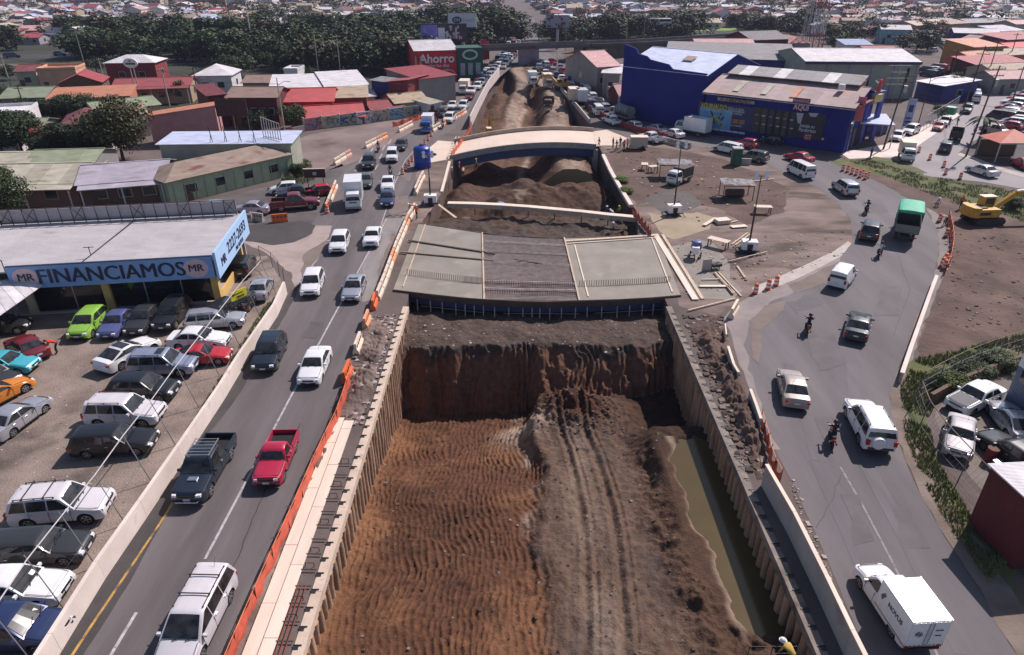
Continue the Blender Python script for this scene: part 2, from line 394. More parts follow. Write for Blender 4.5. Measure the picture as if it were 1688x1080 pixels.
def mid_z(X,Y):
 z=lerp(-1.5,-1.7,sst(53,62,Y))+.25*fbm(X*.5,Y*.5,100,4)
 pit=sst(79.5,82,Y+.6*vn(X*.3,Y*0,101));z=lerp(z,-4.2,pit)
 for cx,cy,rx,ry,h in((3.2,90,4.6,5.6,3.3),(-1.5,87,3,3.5,1.9),(-6.8,91,2.5,7,2.6),(8,91,2.2,3.5,1.5),(11.5,92,3.0,8,2.6),(.5,96,5,3,1.6)):
  z=z+pit*h*np.exp(-(((X-cx)/rx)**2+((Y-cy)/ry)**2))*(1+.12*fbm(X*.5,Y*.5,104,3))
 z=z+.09*fbm(X*1.8,Y*1.8,106,4)-1.2*sst(97,101,Y)
 C=np.empty(X.shape+(3,));C[:]=DARKD
 C=mixc(C,TRACK*.75,sst(0,.8,fbm(X*.3,Y*.3,110,4)));C=mixc(C,BANK*1.15,pit*.85)
 C=mixc(C,TAN*.5,pit*sst(.55,1.0,fbm(X*.45,Y*.45,112,4)))
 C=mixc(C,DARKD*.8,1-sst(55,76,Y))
 return z,C
soil_grid('excavation_middle',np.arange(-11.4,16.2,.18),np.arange(53.0,101.5,.18),mid_z,SOIL)
def far_z(X,Y):
 z=-4.6+.45*fbm(X*.25,Y*.16,120,5)+.16*fbm(X,Y,121,3)
 ax=np.interp(Y,[100,125,165,210],[9.3,9.0,9.2,7.0])+.8*np.sin(Y*.09)
 z=z+np.exp(-((X-ax)/4.2)**4)*lerp(3.0,5.0,sst(128,185,Y))
 bx=np.interp(Y,[100,140,175,210],[-1.5,0.2,1.8,2.5])+.7*np.sin(Y*.11+1)
 z=z+np.exp(-((X-bx)/2.6)**4)*sst(135,195,Y)*4.4
 z=z+sst(188,212,Y)*4.6
 z=z+2.6*np.exp(-(((X+3)/3)**2+((Y-168)/14)**2))+1.5*np.exp(-(((X+4.5)/2.2)**2+((Y-118)/9)**2))
 z=np.minimum(z,-.12)
 C=np.empty(X.shape+(3,));C[:]=BANK*1.5
 C=mixc(C,TAN*.8,np.exp(-((X-ax)/2.2)**4));C=mixc(C,TAN*.8,np.exp(-((X-bx)/1.6)**4)*sst(128,150,Y))
 C=mixc(C,TAN*1.1,.8*np.exp(-((X-2.6-1.2*np.sin(Y*.16))/.6)**2)*(Y<160))
 C=mixc(C,TRACK,sst(.2,.8,fbm(X*.4,Y*.25,125,3))*.5)
 return z,C
soil_grid('excavation_far',np.arange(-9.5,15.6,.3),np.arange(101.4,219,.35),far_z,SOIL)
mb=MB()
for ln in(HOLE_L,HOLE_R):
 for a,b in zip(ln[:-1],ln[1:]):
  mb.quad((a[0],a[1],-7),(b[0],b[1],-7),(b[0],b[1],-.002),(a[0],a[1],-.002))
tag(mb.build('cut_soil_face',BROWND),kind='structure')
WATER=mat('muddy_water',(.088,.064,.027),.14,.12,.3,bump=.03,bscale=2.5,spec=.3)
wp=[(10.0,19.4),(13.05,19.4),(13.1,36.6),(9.7,36.6)]
tag(MB().poly([(x,y,-2.1)for x,y in wp]).build('pit_water',WATER),kind='structure')
# roads, yards, verges
left_road=[(-20,1400),(90,1076),(169,954),(238,853),(298,763),(367,658),(398,606),(455,521),(486,480),(478,450),(440,418),(462,398),(505,382),(530,345),(552,300),(570,278),(598,262),(645,236),(700,206),(735,186),(765,170),(790,140),(806,112),(830,84),(846,55),(853,25),(862,25),(868,55),(866,84),(856,100),(823,128),(800,158),(770,200),(735,220),(708,235),(690,262),(684,300),(676,345),(664,388),(652,425),(640,468),(626,500),(608,530),(575,610),(520,735),(445,915),(372,1084),(230,1400)]
sheet('left_road',left_road,ASPH,3,.05)
side_street=[(-120,392),(0,374),(60,366),(200,350),(330,331),(400,317),(470,301),(535,284),(566,270),(572,300),(540,370),(505,390),(450,402),(360,372),(200,388),(0,420),(-120,440)]
sheet('side_street',side_street,mat('asphalt_worn',(.06,.051,.049),.9,0,.2,bump=.3,bscale=10,col2=(.14,.12,.115),detail=11,stain=((.19,.155,.14),.2,.64)),2,.25)
gut=[(92,1074),(169,954),(238,853),(298,763),(367,658),(398,606),(455,521),(480,480),(497,470),(512,452),(520,440),(505,440),(487,490),(462,535),(428,592),(390,658),(341,717),(293,798),(270,856),(215,959),(143,1074),(60,1230),(0,1230)]
sheet('wet_gutter',gut,ASPHD,4,.10)
def line_strip(name,px,w,m,lay,world=False):
 pts=[P(*p)for p in px];mb=MB()
 for i in range(len(pts)-1):
  a,b=pts[i],pts[i+1];n=Vector((-(b-a).y,(b-a).x,0)).normalized()*(w/2);z=Vector((0,0,lay*.004))
  mb.quad(a-n+z,b-n+z,b+n+z,a+n+z)
 for i,f in enumerate(mb.f):
  a,b,c=(Vector(mb.v[k])for k in f[:3])
  if(b-a).cross(c-a).z<0:mb.f[i]=f[::-1]
 return tag(mb.build(name,m),kind='structure')
LINEW=mat('road_line_white',(.40,.37,.37),.8,.3,3,stain=((.17,.155,.155),4.0,.56))
LINEY=mat('road_line_yellow',(.42,.24,.06),.8,.3,3,stain=((.10,.08,.06),1.2,.5))
line_strip('yellow_line',[(100,1110),(148,1036),(206,950),(262,866),(300,806)],.13,LINEY,5)
line_strip('white_line',[(338,922),(400,805),(470,672),(540,540),(600,430),(630,375),(655,325)],.14,LINEW,5)
line_strip('white_dash',[(168,1110),(183,1080),(225,1010)],.15,LINEW,5)
line_strip('white_line',[(612,410),(628,372),(652,300),(668,265),(690,240)],.1,LINEW,6)
for x,y in((592,268),(585,282),(576,297),(625,262),(618,280),(630,248),(640,238),(610,252)):
 line_strip('white_dash',[(x,y),(x+5,y-8)],.18,LINEW,5)
sheet('concrete_lane',[(655,418),(665,388),(680,362),(672,352),(650,348),(634,362),(610,412),(588,460),(572,492),(600,498),(626,490),(643,455)],mat('lane_concrete',(.19,.17,.165),.85,0,.4,bump=.1,bscale=20,col2=(.27,.24,.232),stretch=(2,.5,1),stain=((.13,.115,.11),.3,.62)),4,.06)
sheet('entrance_apron',[(440,418),(478,450),(486,480),(512,452),(535,405),(548,372),(520,372),(470,384),(400,372),(350,368),(380,392)],DUST,4,.25)
sheet('oil_dark_patch',[(405,398),(450,404),(485,400),(515,385),(520,372),(500,366),(450,366),(400,372)],ASPHD,5,.3)
right_road=[(1500,1400),(1430,1084),(1384,973),(1342,874),(1307,797),(1282,752),(1262,705),(1240,650),(1220,602),(1204,555),(1196,525),(1214,502),(1248,484),(1292,468),(1335,448),(1385,422),(1406,398),(1402,362),(1378,332),(1342,307),(1298,287),(1255,270),(1205,252),(1160,242),(1110,236),(1070,226),(1030,212),(1000,196),(972,168),(940,140),(912,116),(888,96),(876,84),(869,55),(866,30),(880,30),(886,55),(902,84),(925,105),(955,130),(985,150),(1020,178),(1060,200),(1110,214),(1180,226),(1240,238),(1300,252),(1370,268),(1440,296),(1490,322),(1525,348),(1546,378),(1548,412),(1538,460),(1520,510),(1500,560),(1482,605),(1466,650),(1478,722),(1504,791),(1558,888),(1629,996),(1663,1061),(1900,1400)]
sheet('right_road',right_road,ASPH2,3,.06)
sheet('right_road_dusty_edge',[(1196,525),(1214,502),(1248,484),(1292,468),(1335,448),(1385,422),(1380,440),(1330,470),(1270,500),(1236,530),(1228,570),(1240,620),(1262,690),(1285,740),(1276,742),(1240,650),(1220,602),(1204,555)],mat('road_dust',(.20,.17,.165),.95,0,.4,bump=.2,bscale=10,col2=(.30,.25,.235),detail=12),4,.3)
sheet('outer_dusty_shoulder',[(1546,378),(1548,412),(1538,460),(1520,510),(1500,560),(1482,605),(1466,650),(1496,610),(1520,545),(1545,480),(1562,440),(1568,400),(1560,370),(1540,345),(1525,340)],mat('shoulder_dust',(.17,.15,.145),.95,0,.4,bump=.2,bscale=10,col2=(.25,.215,.20),detail=12),2,.25)
line_strip('white_line',[(1385,770),(1420,830),(1470,925),(1525,1040),(1570,1130)],.12,mat('road_line_faint',(.25,.235,.24),.85,.25,3,stain=((.16,.148,.152),3.0,.5)),5)
street=[(1430,262),(1487,256),(1540,222),(1587,186),(1604,164),(1606,140),(1578,108),(1552,80),(1535,62),(1524,54),(1532,50),(1552,62),(1580,78),(1620,104),(1660,130),(1760,140),(1800,300),(1688,312),(1620,300),(1540,292),(1480,282)]
sheet('far_street',street,mat('asphalt_street',(.22,.20,.205),.85,0,.12,bump=.1,bscale=20,col2=(.29,.26,.265),detail=10),2,.1)
sheet('street_shoulder',[(1487,258),(1540,222),(1587,186),(1560,188),(1510,215),(1460,238),(1385,252),(1400,262)],CONCP,3,.05)
sheet('traffic_island',[(1380,262),(1440,266),(1500,284),(1560,296),(1620,306),(1688,318),(1740,330),(1740,352),(1640,352),(1590,348),(1540,350),(1490,322),(1440,296),(1370,268)],GRASS,4,.3)
sheet('island_bare_strip',[(1395,274),(1450,290),(1520,312),(1580,332),(1600,346),(1548,352),(1500,328),(1445,299)],BROWND,5,.35)
sheet('island_grass',[(1425,270),(1440,258),(1470,262),(1510,276),(1530,286),(1470,284)],GRASS,6,.2)
sheet('dug_area',[(1540,345),(1590,346),(1660,356),(1760,372),(1800,470),(1790,560),(1688,548),(1640,560),(1570,580),(1520,590),(1512,575),(1540,500),(1562,440),(1568,400),(1558,370)],BROWND,3,.3)
sheet('grass_plot',[(1645,318),(1760,330),(1760,372),(1660,358),(1640,340)],GRASS,5,.3)
sheet('verge_grass',[(1482,612),(1512,590),(1570,580),(1640,560),(1700,545),(1780,560),(1780,590),(1640,615),(1560,640),(1530,690),(1545,760),(1600,850),(1660,920),(1720,1000),(1680,1010),(1629,975),(1558,870),(1510,790),(1484,722),(1474,655)],GRASS,4,.25)
sheet('verge_soil',[(1466,650),(1482,612),(1500,618),(1492,665),(1504,720),(1540,785),(1590,860),(1650,950),(1720,1050),(1800,1200),(1760,1200),(1663,1061),(1629,996),(1558,888),(1504,791),(1478,722)],mat('verge_soil_brown',(.12,.088,.07),.95,0,.4,bump=.4,bscale=6,col2=(.23,.18,.15),detail=13),5,.3)
sheet('repair_yard',[(1560,645),(1640,620),(1780,595),(1900,1000),(1720,940),(1660,850),(1600,790),(1560,730),(1540,690)],mat('yard_concrete',(.12,.10,.085),.9,0,.3,bump=.3,bscale=8,col2=(.22,.185,.155),detail=11,stain=((.07,.055,.045),.3,.6)),3,.2)
sheet('car_lot',[(-400,1500),(-300,560),(0,512),(150,505),(364,496),(410,425),(440,422),(468,470),(395,602),(290,765),(165,952),(85,1072),(-30,1500)],GRAVEL,3,.05)
sheet('north_yard',[(478,300),(535,284),(598,262),(645,236),(700,206),(730,186),(690,186),(610,205),(510,222),(470,238),(480,270)],mat('red_brown_yard',(.14,.10,.092),.95,0,.15,bump=.4,bscale=4,col2=(.24,.18,.165),detail=12,stain=((.10,.06,.052),.12,.6)),2,.3)
sheet('island_dirt',[(1090,395),(1050,350),(1002,272),(990,236),(1040,226),(1090,236),(1160,242),(1205,252),(1255,270),(1298,287),(1342,307),(1378,332),(1402,362),(1406,398),(1385,422),(1335,448),(1292,468),(1248,484),(1214,502),(1180,520),(1120,505)],SITED,2,.05)
sheet('damp_ground_patch',[(1062,330),(1100,312),(1140,318),(1155,335),(1140,348),(1095,352)],mat('damp_dirt',(.055,.045,.042),.8,0,.4,bump=.3,bscale=5,col2=(.09,.075,.068)),4,.4)
sheet('sandy_patch',[(1065,350),(1100,356),(1150,350),(1180,360),(1170,378),(1110,395),(1090,385)],mat('sandy_dirt',(.27,.21,.14),.95,0,.3,bump=.5,bscale=6,col2=(.38,.30,.215),detail=12),5,.4)
sheet('concrete_pad',[(1098,410),(1130,402),(1150,395),(1175,400),(1200,430),(1205,460),(1225,480),(1205,495),(1140,492),(1118,450)],mat('dusty_concrete',(.19,.165,.145),.9,0,.4,bump=.3,bscale=7,col2=(.27,.235,.205),detail=12),6,.25)
sheet('island_rim_footing',[(1245,486),(1290,470),(1335,450),(1385,424),(1404,402),(1398,398),(1376,414),(1325,438),(1280,458),(1240,475)],CONC,6,.06)
sheet('left_works_strip',[(640,300),(690,300),(735,330),(725,300),(748,262),(720,240),(695,262),(684,300),(670,372),(690,372),(735,330)],SITED,2,.2)if False else None
sheet('left_works_ground',[(684,300),(690,262),(720,236),(746,262),(738,292),(722,330),(692,372),(664,392),(676,345)],SITED,4,.2)
DGRASS=mat('dark_scrub',(.018,.024,.011),.95,0,.08,bump=.6,bscale=2,col2=(.042,.043,.024),detail=11,stain=((.07,.055,.045),.05,.68))
sheet('gardens_ground',[(-300,112),(300,106),(640,104),(680,150),(480,190),(300,215),(-300,290)],DGRASS,1,.5)
sheet('far_scrub_ground',[(-900,110),(300,104),(690,104),(700,80),(840,72),(845,38),(-1400,38)],DGRASS,1,.5);sheet('far_scrub_ground',[(880,72),(1000,66),(1240,54),(1540,60),(1540,44),(1340,40),(875,40)],DGRASS,1,.5)
sheet('island_churned_dirt',[(1050,340),(1010,285),(1000,250),(1040,240),(1110,246),(1190,262),(1260,290),(1300,312),(1290,350),(1230,372),(1190,345),(1140,335),(1100,318)],BROWND,3,.5)
PTD=mat('asphalt_patch_dark',(.045,.04,.042),.85,0,.5,col2=(.075,.066,.068),bump=.2,bscale=25,detail=10);PTL=mat('asphalt_patch_pale',(.15,.13,.132),.88,0,.6,col2=(.22,.19,.19),detail=12,bump=.15,bscale=25)
TAR=mat('tar_seam',(.028,.025,.026),.7,.3,3)
for i,q in enumerate([[(560,455),(585,456),(575,480),(548,478)],[(512,530),(535,532),(522,560),(498,556)],[(640,345),(664,345),(662,360),(634,360)],[(585,345),(606,346),(600,362),(578,360)]]):sheet('asphalt_patch',q,mat('asphalt_patch_soft',(.075,.064,.066),.88,0,.6,col2=(.12,.103,.105),detail=12,bump=.2,bscale=25),6,.3)
for i,q in enumerate([[(1330,560),(1380,552),(1392,600),(1350,612)],[(1470,840),(1500,836),(1530,900),(1490,905)],[(1300,500),(1340,485),(1360,500),(1310,520)],[(1450,480),(1490,470),(1480,520),(1440,520)],[(1390,820),(1410,815),(1440,890),(1410,900)],[(1420,330),(1450,330),(1465,350),(1430,352)],[(1345,690),(1370,686),(1380,720),(1352,728)]]):sheet('asphalt_patch',q,PTD if i==40 else mat('asphalt_patch_mid',(.088,.078,.082),.85,0,.5,col2=(.13,.115,.12),detail=10,bump=.2,bscale=25),6,.4)
def seam(px,w=.05,m=TAR,lay=7):
 pts=[P(*p)for p in px];out=[]
 for a,b in zip(pts[:-1],pts[1:]):
  n=max(2,int((b-a).length/.5))
  for k in range(n):p=a+(b-a)*(k/n);out.append(p+Vector((.12*mnoise.noise(p*1.3),.12*mnoise.noise(p*1.1+Vector((5,5,5))),0)))
 mb=MB();zz=Vector((0,0,lay*.004))
 if w>.5:out=pts
 for i,p in enumerate(out):
  d=out[min(i+1,len(out)-1)]-out[max(0,i-1)];nn=Vector((d.y,-d.x,0)).normalized()*(w/2);mb.v+=[tuple(p-nn+zz),tuple(p+nn+zz)]
 for i in range(len(out)-1):mb.f.append((2*i,2*i+1,2*i+3,2*i+2));mb.m.append(0)
 tag(mb.build('tar_seam',m),kind='structure')
for px in([(375,960),(440,800),(500,690)],[(1345,870),(1372,820),(1388,775)],[(560,520),(600,440)],[(1480,420),(1500,480),(1470,560)]):seam(px,.04)
WHT=mat('tyre_darkened',(.085,.076,.082),.8,0,.3,col2=(.13,.115,.122),stretch=(3,.3,1),detail=12)
for px in([(1345,760),(1400,880),(1470,1040),(1500,1110)],[(1430,770),(1500,900),(1590,1080)],[(1300,600),(1330,690),(1350,760)],[(1405,600),(1412,690),(1430,770)]):seam(px,.85,WHT,5)
mudp=mat('tracked_mud',(.15,.115,.10),.95,0,.4,col2=(.21,.165,.148),detail=13,bump=.2,bscale=12)
for q in([(1235,530),(1262,505),(1300,492),(1290,512),(1255,545),(1250,600),(1240,590)],[(1300,470),(1340,452),(1390,428),(1400,440),(1350,470),(1310,484)],[(628,430),(640,404),(652,380),(648,410),(634,450),(622,470)],[(640,330),(672,322),(676,345),(655,360),(640,350)],[(500,420),(540,395),(545,405),(510,440),(495,470)],[(676,300),(660,290),(668,270),(684,262)],[(1500,560),(1512,520),(1522,500),(1516,540),(1500,590),(1486,612)]):sheet('tracked_mud',q,mudp,7,.3)
# vehicles
SPEC={'sedan':dict(L=4.45,W=1.73,H=1.44,belt=.94,zb=.24,r=.31,xf=1.35,xr=-1.25,cowl=.88,rf=.22,rr=-.95,rw=-1.62,top=[(-2.22,.86),(-2.1,.98),(-1.5,1.0),(.8,.96),(1.4,.88),(2.0,.76),(2.22,.60)],split=[-.38]),'boxy_sedan':dict(L=4.4,W=1.68,H=1.42,belt=.93,zb=.26,r=.31,xf=1.38,xr=-1.2,cowl=.78,rf=.28,rr=-.98,rw=-1.42,top=[(-2.2,.90),(-2.12,.95),(-1.4,.97),(.8,.96),(1.4,.92),(2.1,.86),(2.2,.66)],split=[-.38]),'coupe':dict(L=4.4,W=1.76,H=1.36,belt=.92,zb=.22,r=.33,xf=1.38,xr=-1.22,cowl=.82,rf=.1,rr=-.75,rw=-1.85,top=[(-2.2,.84),(-2.08,.97),(-1.7,1.0),(.8,.95),(1.4,.86),(2.0,.72),(2.2,.56)],split=[-.75]),'hatch':dict(L=3.95,W=1.69,H=1.5,belt=.96,zb=.24,r=.31,xf=1.25,xr=-1.22,cowl=.95,rf=.28,rr=-1.42,rw=-1.82,top=[(-1.97,.70),(-1.93,.92),(-1.75,.97),(.9,.98),(1.3,.90),(1.8,.76),(1.97,.58)],split=[-.42]),'wagon':dict(L=4.55,W=1.72,H=1.5,belt=.95,zb=.26,r=.31,xf=1.38,xr=-1.28,cowl=.95,rf=.3,rr=-1.9,rw=-2.16,top=[(-2.27,.75),(-2.22,.95),(-2.0,.97),(.9,.97),(1.5,.88),(2.1,.76),(2.27,.60)],split=[-.2,-1.2]),'suv':dict(L=4.6,W=1.84,H=1.76,belt=1.10,zb=.34,r=.37,xf=1.4,xr=-1.32,cowl=1.02,rf=.42,rr=-1.92,rw=-2.16,top=[(-2.3,.85),(-2.24,1.08),(-2.0,1.12),(1.0,1.12),(1.5,1.04),(2.15,.94),(2.3,.72)],split=[-.2,-1.2]),'crossover':dict(L=4.45,W=1.8,H=1.66,belt=1.05,zb=.30,r=.36,xf=1.38,xr=-1.28,cowl=1.05,rf=.32,rr=-1.62,rw=-2.02,top=[(-2.22,.8),(-2.15,1.02),(-1.95,1.06),(1.0,1.06),(1.5,.98),(2.05,.85),(2.22,.64)],split=[-.32,-1.2]),'minivan':dict(L=4.85,W=1.82,H=1.74,belt=1.04,zb=.28,r=.34,xf=1.5,xr=-1.4,cowl=1.42,rf=.55,rr=-2.1,rw=-2.36,top=[(-2.42,.8),(-2.37,1.02),(-2.2,1.06),(1.4,1.05),(1.8,.93),(2.25,.78),(2.42,.6)],split=[.15,-.95]),'van':dict(L=4.75,W=1.74,H=2.0,belt=1.12,zb=.28,r=.33,xf=1.6,xr=-1.45,cowl=2.0,rf=1.35,rr=-2.22,rw=-2.34,top=[(-2.37,.8),(-2.35,1.1),(-2.2,1.14),(1.9,1.12),(2.2,1.0),(2.37,.7)],split=[.85,-.4,-1.4]),'panel_van':dict(L=4.0,W=1.68,H=1.8,belt=1.08,zb=.26,r=.31,xf=1.3,xr=-1.25,cowl=1.22,rf=.62,rr=-1.86,rw=-1.96,top=[(-2.0,.8),(-1.98,1.05),(-1.85,1.1),(1.2,1.08),(1.55,.98),(1.88,.82),(2.0,.6)],split=[-9]),'pickup':dict(L=5.15,W=1.82,H=1.76,belt=1.10,zb=.36,r=.38,xf=1.6,xr=-1.45,cowl=1.12,rf=.52,rr=-.62,rw=-.86,top=[(-2.57,.72),(-2.5,.74),(-.98,.74),(-.94,1.1),(1.1,1.1),(1.6,1.04),(2.4,.95),(2.57,.74)],split=[-.05],bed=(-2.5,-.95)),'old_pickup':dict(L=4.4,W=1.64,H=1.52,belt=.98,zb=.32,r=.32,xf=1.35,xr=-1.2,cowl=.78,rf=.38,rr=-.3,rw=-.44,top=[(-2.2,.66),(-2.12,.68),(-.62,.68),(-.58,.98),(.75,.98),(1.4,.95),(2.12,.89),(2.2,.68)],split=[-9],bed=(-2.12,-.6)),}
def _interp(pts,x):
 for(x0,z0),(x1,z1)in zip(pts[:-1],pts[1:]):
  if x<=x1:return z0+(z1-z0)*max(0,min(1,(x-x0)/(x1-x0)))
 return pts[-1][1]
def _stations(a,b,keys,step):
 s=set([round(k,3)for k in keys if a<=k<=b]);n=max(2,int((b-a)/step))
 s|=set(round(a+(b-a)*i/n,3)for i in range(n+1));s=sorted(s)
 o=[s[0]]
 for x in s[1:]:
  if x-o[-1]>.018:o.append(x)
 return o
def _loft(mb,secs,mi_under,under_from):
 """secs: list of (x, [(y,z)...half section from centre top to centre bottom])"""
 n=len(secs[0][1]);b=len(mb.v)
 for x,s in secs:
  mb.v+=[(x,y,z)for y,z in s]+[(x,-y,z)for y,z in s]
 for i in range(len(secs)-1):
  for k in range(n-1):
   a=b+i*2*n+k;c=a+2*n
   mi=mi_under if k>=under_from else 0
   mb.f.append((a,c,c+1,a+1));mb.m.append(mi)
   a+=n;c+=n
   mb.f.append((a,a+1,c+1,c));mb.m.append(mi)
 for i,fl in((0,False),(len(secs)-1,True)):
  st=b+i*2*n
  loop=[st+k for k in range(n)]+[st+n+k for k in range(n-1,-1,-1)]
  mb.f.append(tuple(loop if not fl else loop[::-1]));mb.m.append(0)
def body_mesh(k,step=.16):
 S=SPEC[k];L,w,zb,r=S['L'],S['W']/2,S['zb'],S['r'];ra=r*1.17
 mb=MB();keys=[-L/2+.03,L/2-.03,-L/2+.1,L/2-.1]+[p[0]for p in S['top']]
 for xw in(S['xf'],S['xr']):
  keys+=[xw+ra*math.cos(t)for t in np.linspace(0,math.pi,13)]+[xw-ra-.02,xw+ra+.02]
 secs=[]
 for x in _stations(-L/2,L/2,keys,step):
  e=(L/2-abs(x));wf=w*(.84+.16*min(1,e/.32)**.55)if e<.32 else w
  zt=_interp(S['top'],x);z0=zb+(.10*(1-e/.12)if e<.12 else 0)
  if e<.04:zt-=.04
  za=z0
  for xw in(S['xf'],S['xr']):
   d=abs(x-xw)
   if d<ra:za=max(za,r+math.sqrt(max(0,ra*ra-d*d)))
  za=min(za,zt-.12)
  zm=max(za+.03,z0+(zt-z0)*.62);zm=min(zm,zt-.085)
  secs.append((x,[(0,zt+.015),(wf*.5,zt+.012),(wf*.82,zt-.012),(wf*.945,zt-.055),(wf*.985,zm),(wf,za+(zm-za)*.5),(wf*.985,za),(wf*.80,za),(0,za)]))
 _loft(mb,secs,1,6)
 bl,H=S['belt'],S['H'];wb=w*.945;wr=w*.77
 cow,rf,rr,rw=S['cowl'],S['rf'],S['rr'],S['rw']
 prof=[(rw,bl-.02),(rr-.05,H-.075),(rr+.12,H-.03),((rf+rr)/2,H),(rf-.12,H-.03),(rf+.05,H-.075),(cow,bl-.02)]
 secs=[]
 for x in _stations(rw,cow,[p[0]for p in prof],step):
  zt=_interp(prof,x);t=max(0,(zt-bl)/(H-bl));wt=wb+(wr-wb)*t
  s=[(0,zt+.02*t),(wt*.6,zt+.012*t),(wt*.9,zt-.012*t),(wt,zt-.05*t)]
  secs.append((x,s+[(wb,bl-.03),(wb,bl-.1),(0,bl-.1)]))
 _loft(mb,secs,1,5)
 if 'bed' in S:
  b0,b1=S['bed'];zf=_interp(S['top'],-1.5);zh=bl-.0
  for sy in(-1,1):mb.box(((b0+b1)/2,sy*(w-.06),(zf+zh)/2-.02),(b1-b0,.085,zh-zf+.04))
  mb.box((b0+.02,0,(zf+zh)/2-.02),(.075,2*w-.12,zh-zf+.04))
  mb.box(((b0+b1)/2+.02,0,zf+.022),(b1-b0-.1,2*w-.2,.012),0,1)
 return mb
def _glass(k):
 S=SPEC[k];w=S['W']/2;bl,H=S['belt'],S['H'];wb=w*.945;wr=w*.77
 cow,rf,rr,rw=S['cowl'],S['rf'],S['rr'],S['rw'];out=[]
 def scr(xa,xb,t0,t1,sgn):
  mb=MB();n=5;dx=xb-xa;dz=(H-.06)-bl;ln=math.hypot(dx,dz);nx,nz=dz/ln*sgn,abs(dx)/ln
  g=[]
  for i in range(n):
   t=t0+(t1-t0)*i/(n-1);z=bl+dz*t;x=xa+dx*t;wt=wb+(wr-wb)*t-.085
   g.append([(x+nx*.022-sgn*.0*abs(f),wt*f,z+nz*.022+.018*(1-f*f))for f in(-1,-.5,0,.5,1)])
  for i in range(n-1):
   for j in range(4):
    q=(g[i][j],g[i][j+1],g[i+1][j+1],g[i+1][j])
    mb.quad(*(q if sgn>0 else q[::-1]))
  return mb
 out.append(('windshield',scr(cow,rf,.07,.94,1)))
 out.append(('rear_window',scr(rw,rr,.12,.92,-1)if abs(rr-rw)>.2 else scr(rw,rr,.1,.9,-1)))
 xs=[None]+sorted([s for s in S['split']if s>-5],reverse=True)+[None]
 for sy in(-1,1):
  for i in range(len(xs)-1):
   def pt(x_at,t):
    z=bl+.045+(H-.135-bl)*t;tt=(z-bl)/(H-bl);y=(wb+(wr-wb)*tt+.012)*sy
    return(x_at,y,z)
   def fx(t):return cow+(rf-cow)*t-.17 if xs[i]is None else xs[i]-.04
   def rx(t):return rw+(rr-rw)*t+.15 if xs[i+1]is None else xs[i+1]+.04
   if k=='panel_van':
    def rx(t):return .05
   q=[pt(rx(0),0),pt(fx(0),0),pt(fx(1),1),pt(rx(1),1)]
   if sy>0:q=q[::-1]
   mb=MB().quad(*q);out.append(('side_window',mb))
   if k=='panel_van':break
 return out
def _wheel():
 r,wd=1.0,.55
 ty=MB()
 prof=[(.62,-.5),(.9,-.5),(1,-.38),(1,.38),(.9,.5),(.62,.5)]
 n=20
 for a,y in prof:
  for k in range(n):
   t=2*math.pi*k/n;ty.v.append((a*math.cos(t),y*wd,a*math.sin(t)))
 for i in range(len(prof)-1):
  for k in range(n):ty.f.append((i*n+k,i*n+(k+1)%n,(i+1)*n+(k+1)%n,(i+1)*n+k));ty.m.append(0)
 rm=MB()
 for sy in(-1,1):
  y=sy*wd*.36
  rm.add([(.66*math.cos(2*math.pi*k/16),y,.66*math.sin(2*math.pi*k/16))for k in range(16)],[tuple(range(16))[::-sy]],1)
  for k in range(5):
   t=2*math.pi*k/5
   rm.beam((.08*math.cos(t),y+sy*.05,.08*math.sin(t)),(.64*math.cos(t),y+sy*.07,.64*math.sin(t)),.17,.06,0,up=(0,1,0))
  for k in range(16):
   a,b=2*math.pi*k/16,2*math.pi*(k+1)/16
   q=[(q_*math.cos(t),y+sy*.1,q_*math.sin(t))for q_,t in((.58,a),(.66,a),(.66,b),(.58,b))]
   rm.quad(*(q if sy<0 else q[::-1]))
 return ty.mesh('tyre',RUBBER,40),rm.mesh('rim',[RIM,UNDER])
TYRE,RIMM=_wheel()
def add_wheel(root,x,y,r,wd=.36):
 o=inst('wheel',TYRE,root,(x,y,r),scale=(r,r*wd/.55*1.15,r));inst('rim',RIMM,o);return o
DEFP=paint('default',(.5,.5,.5))
_CAR={}
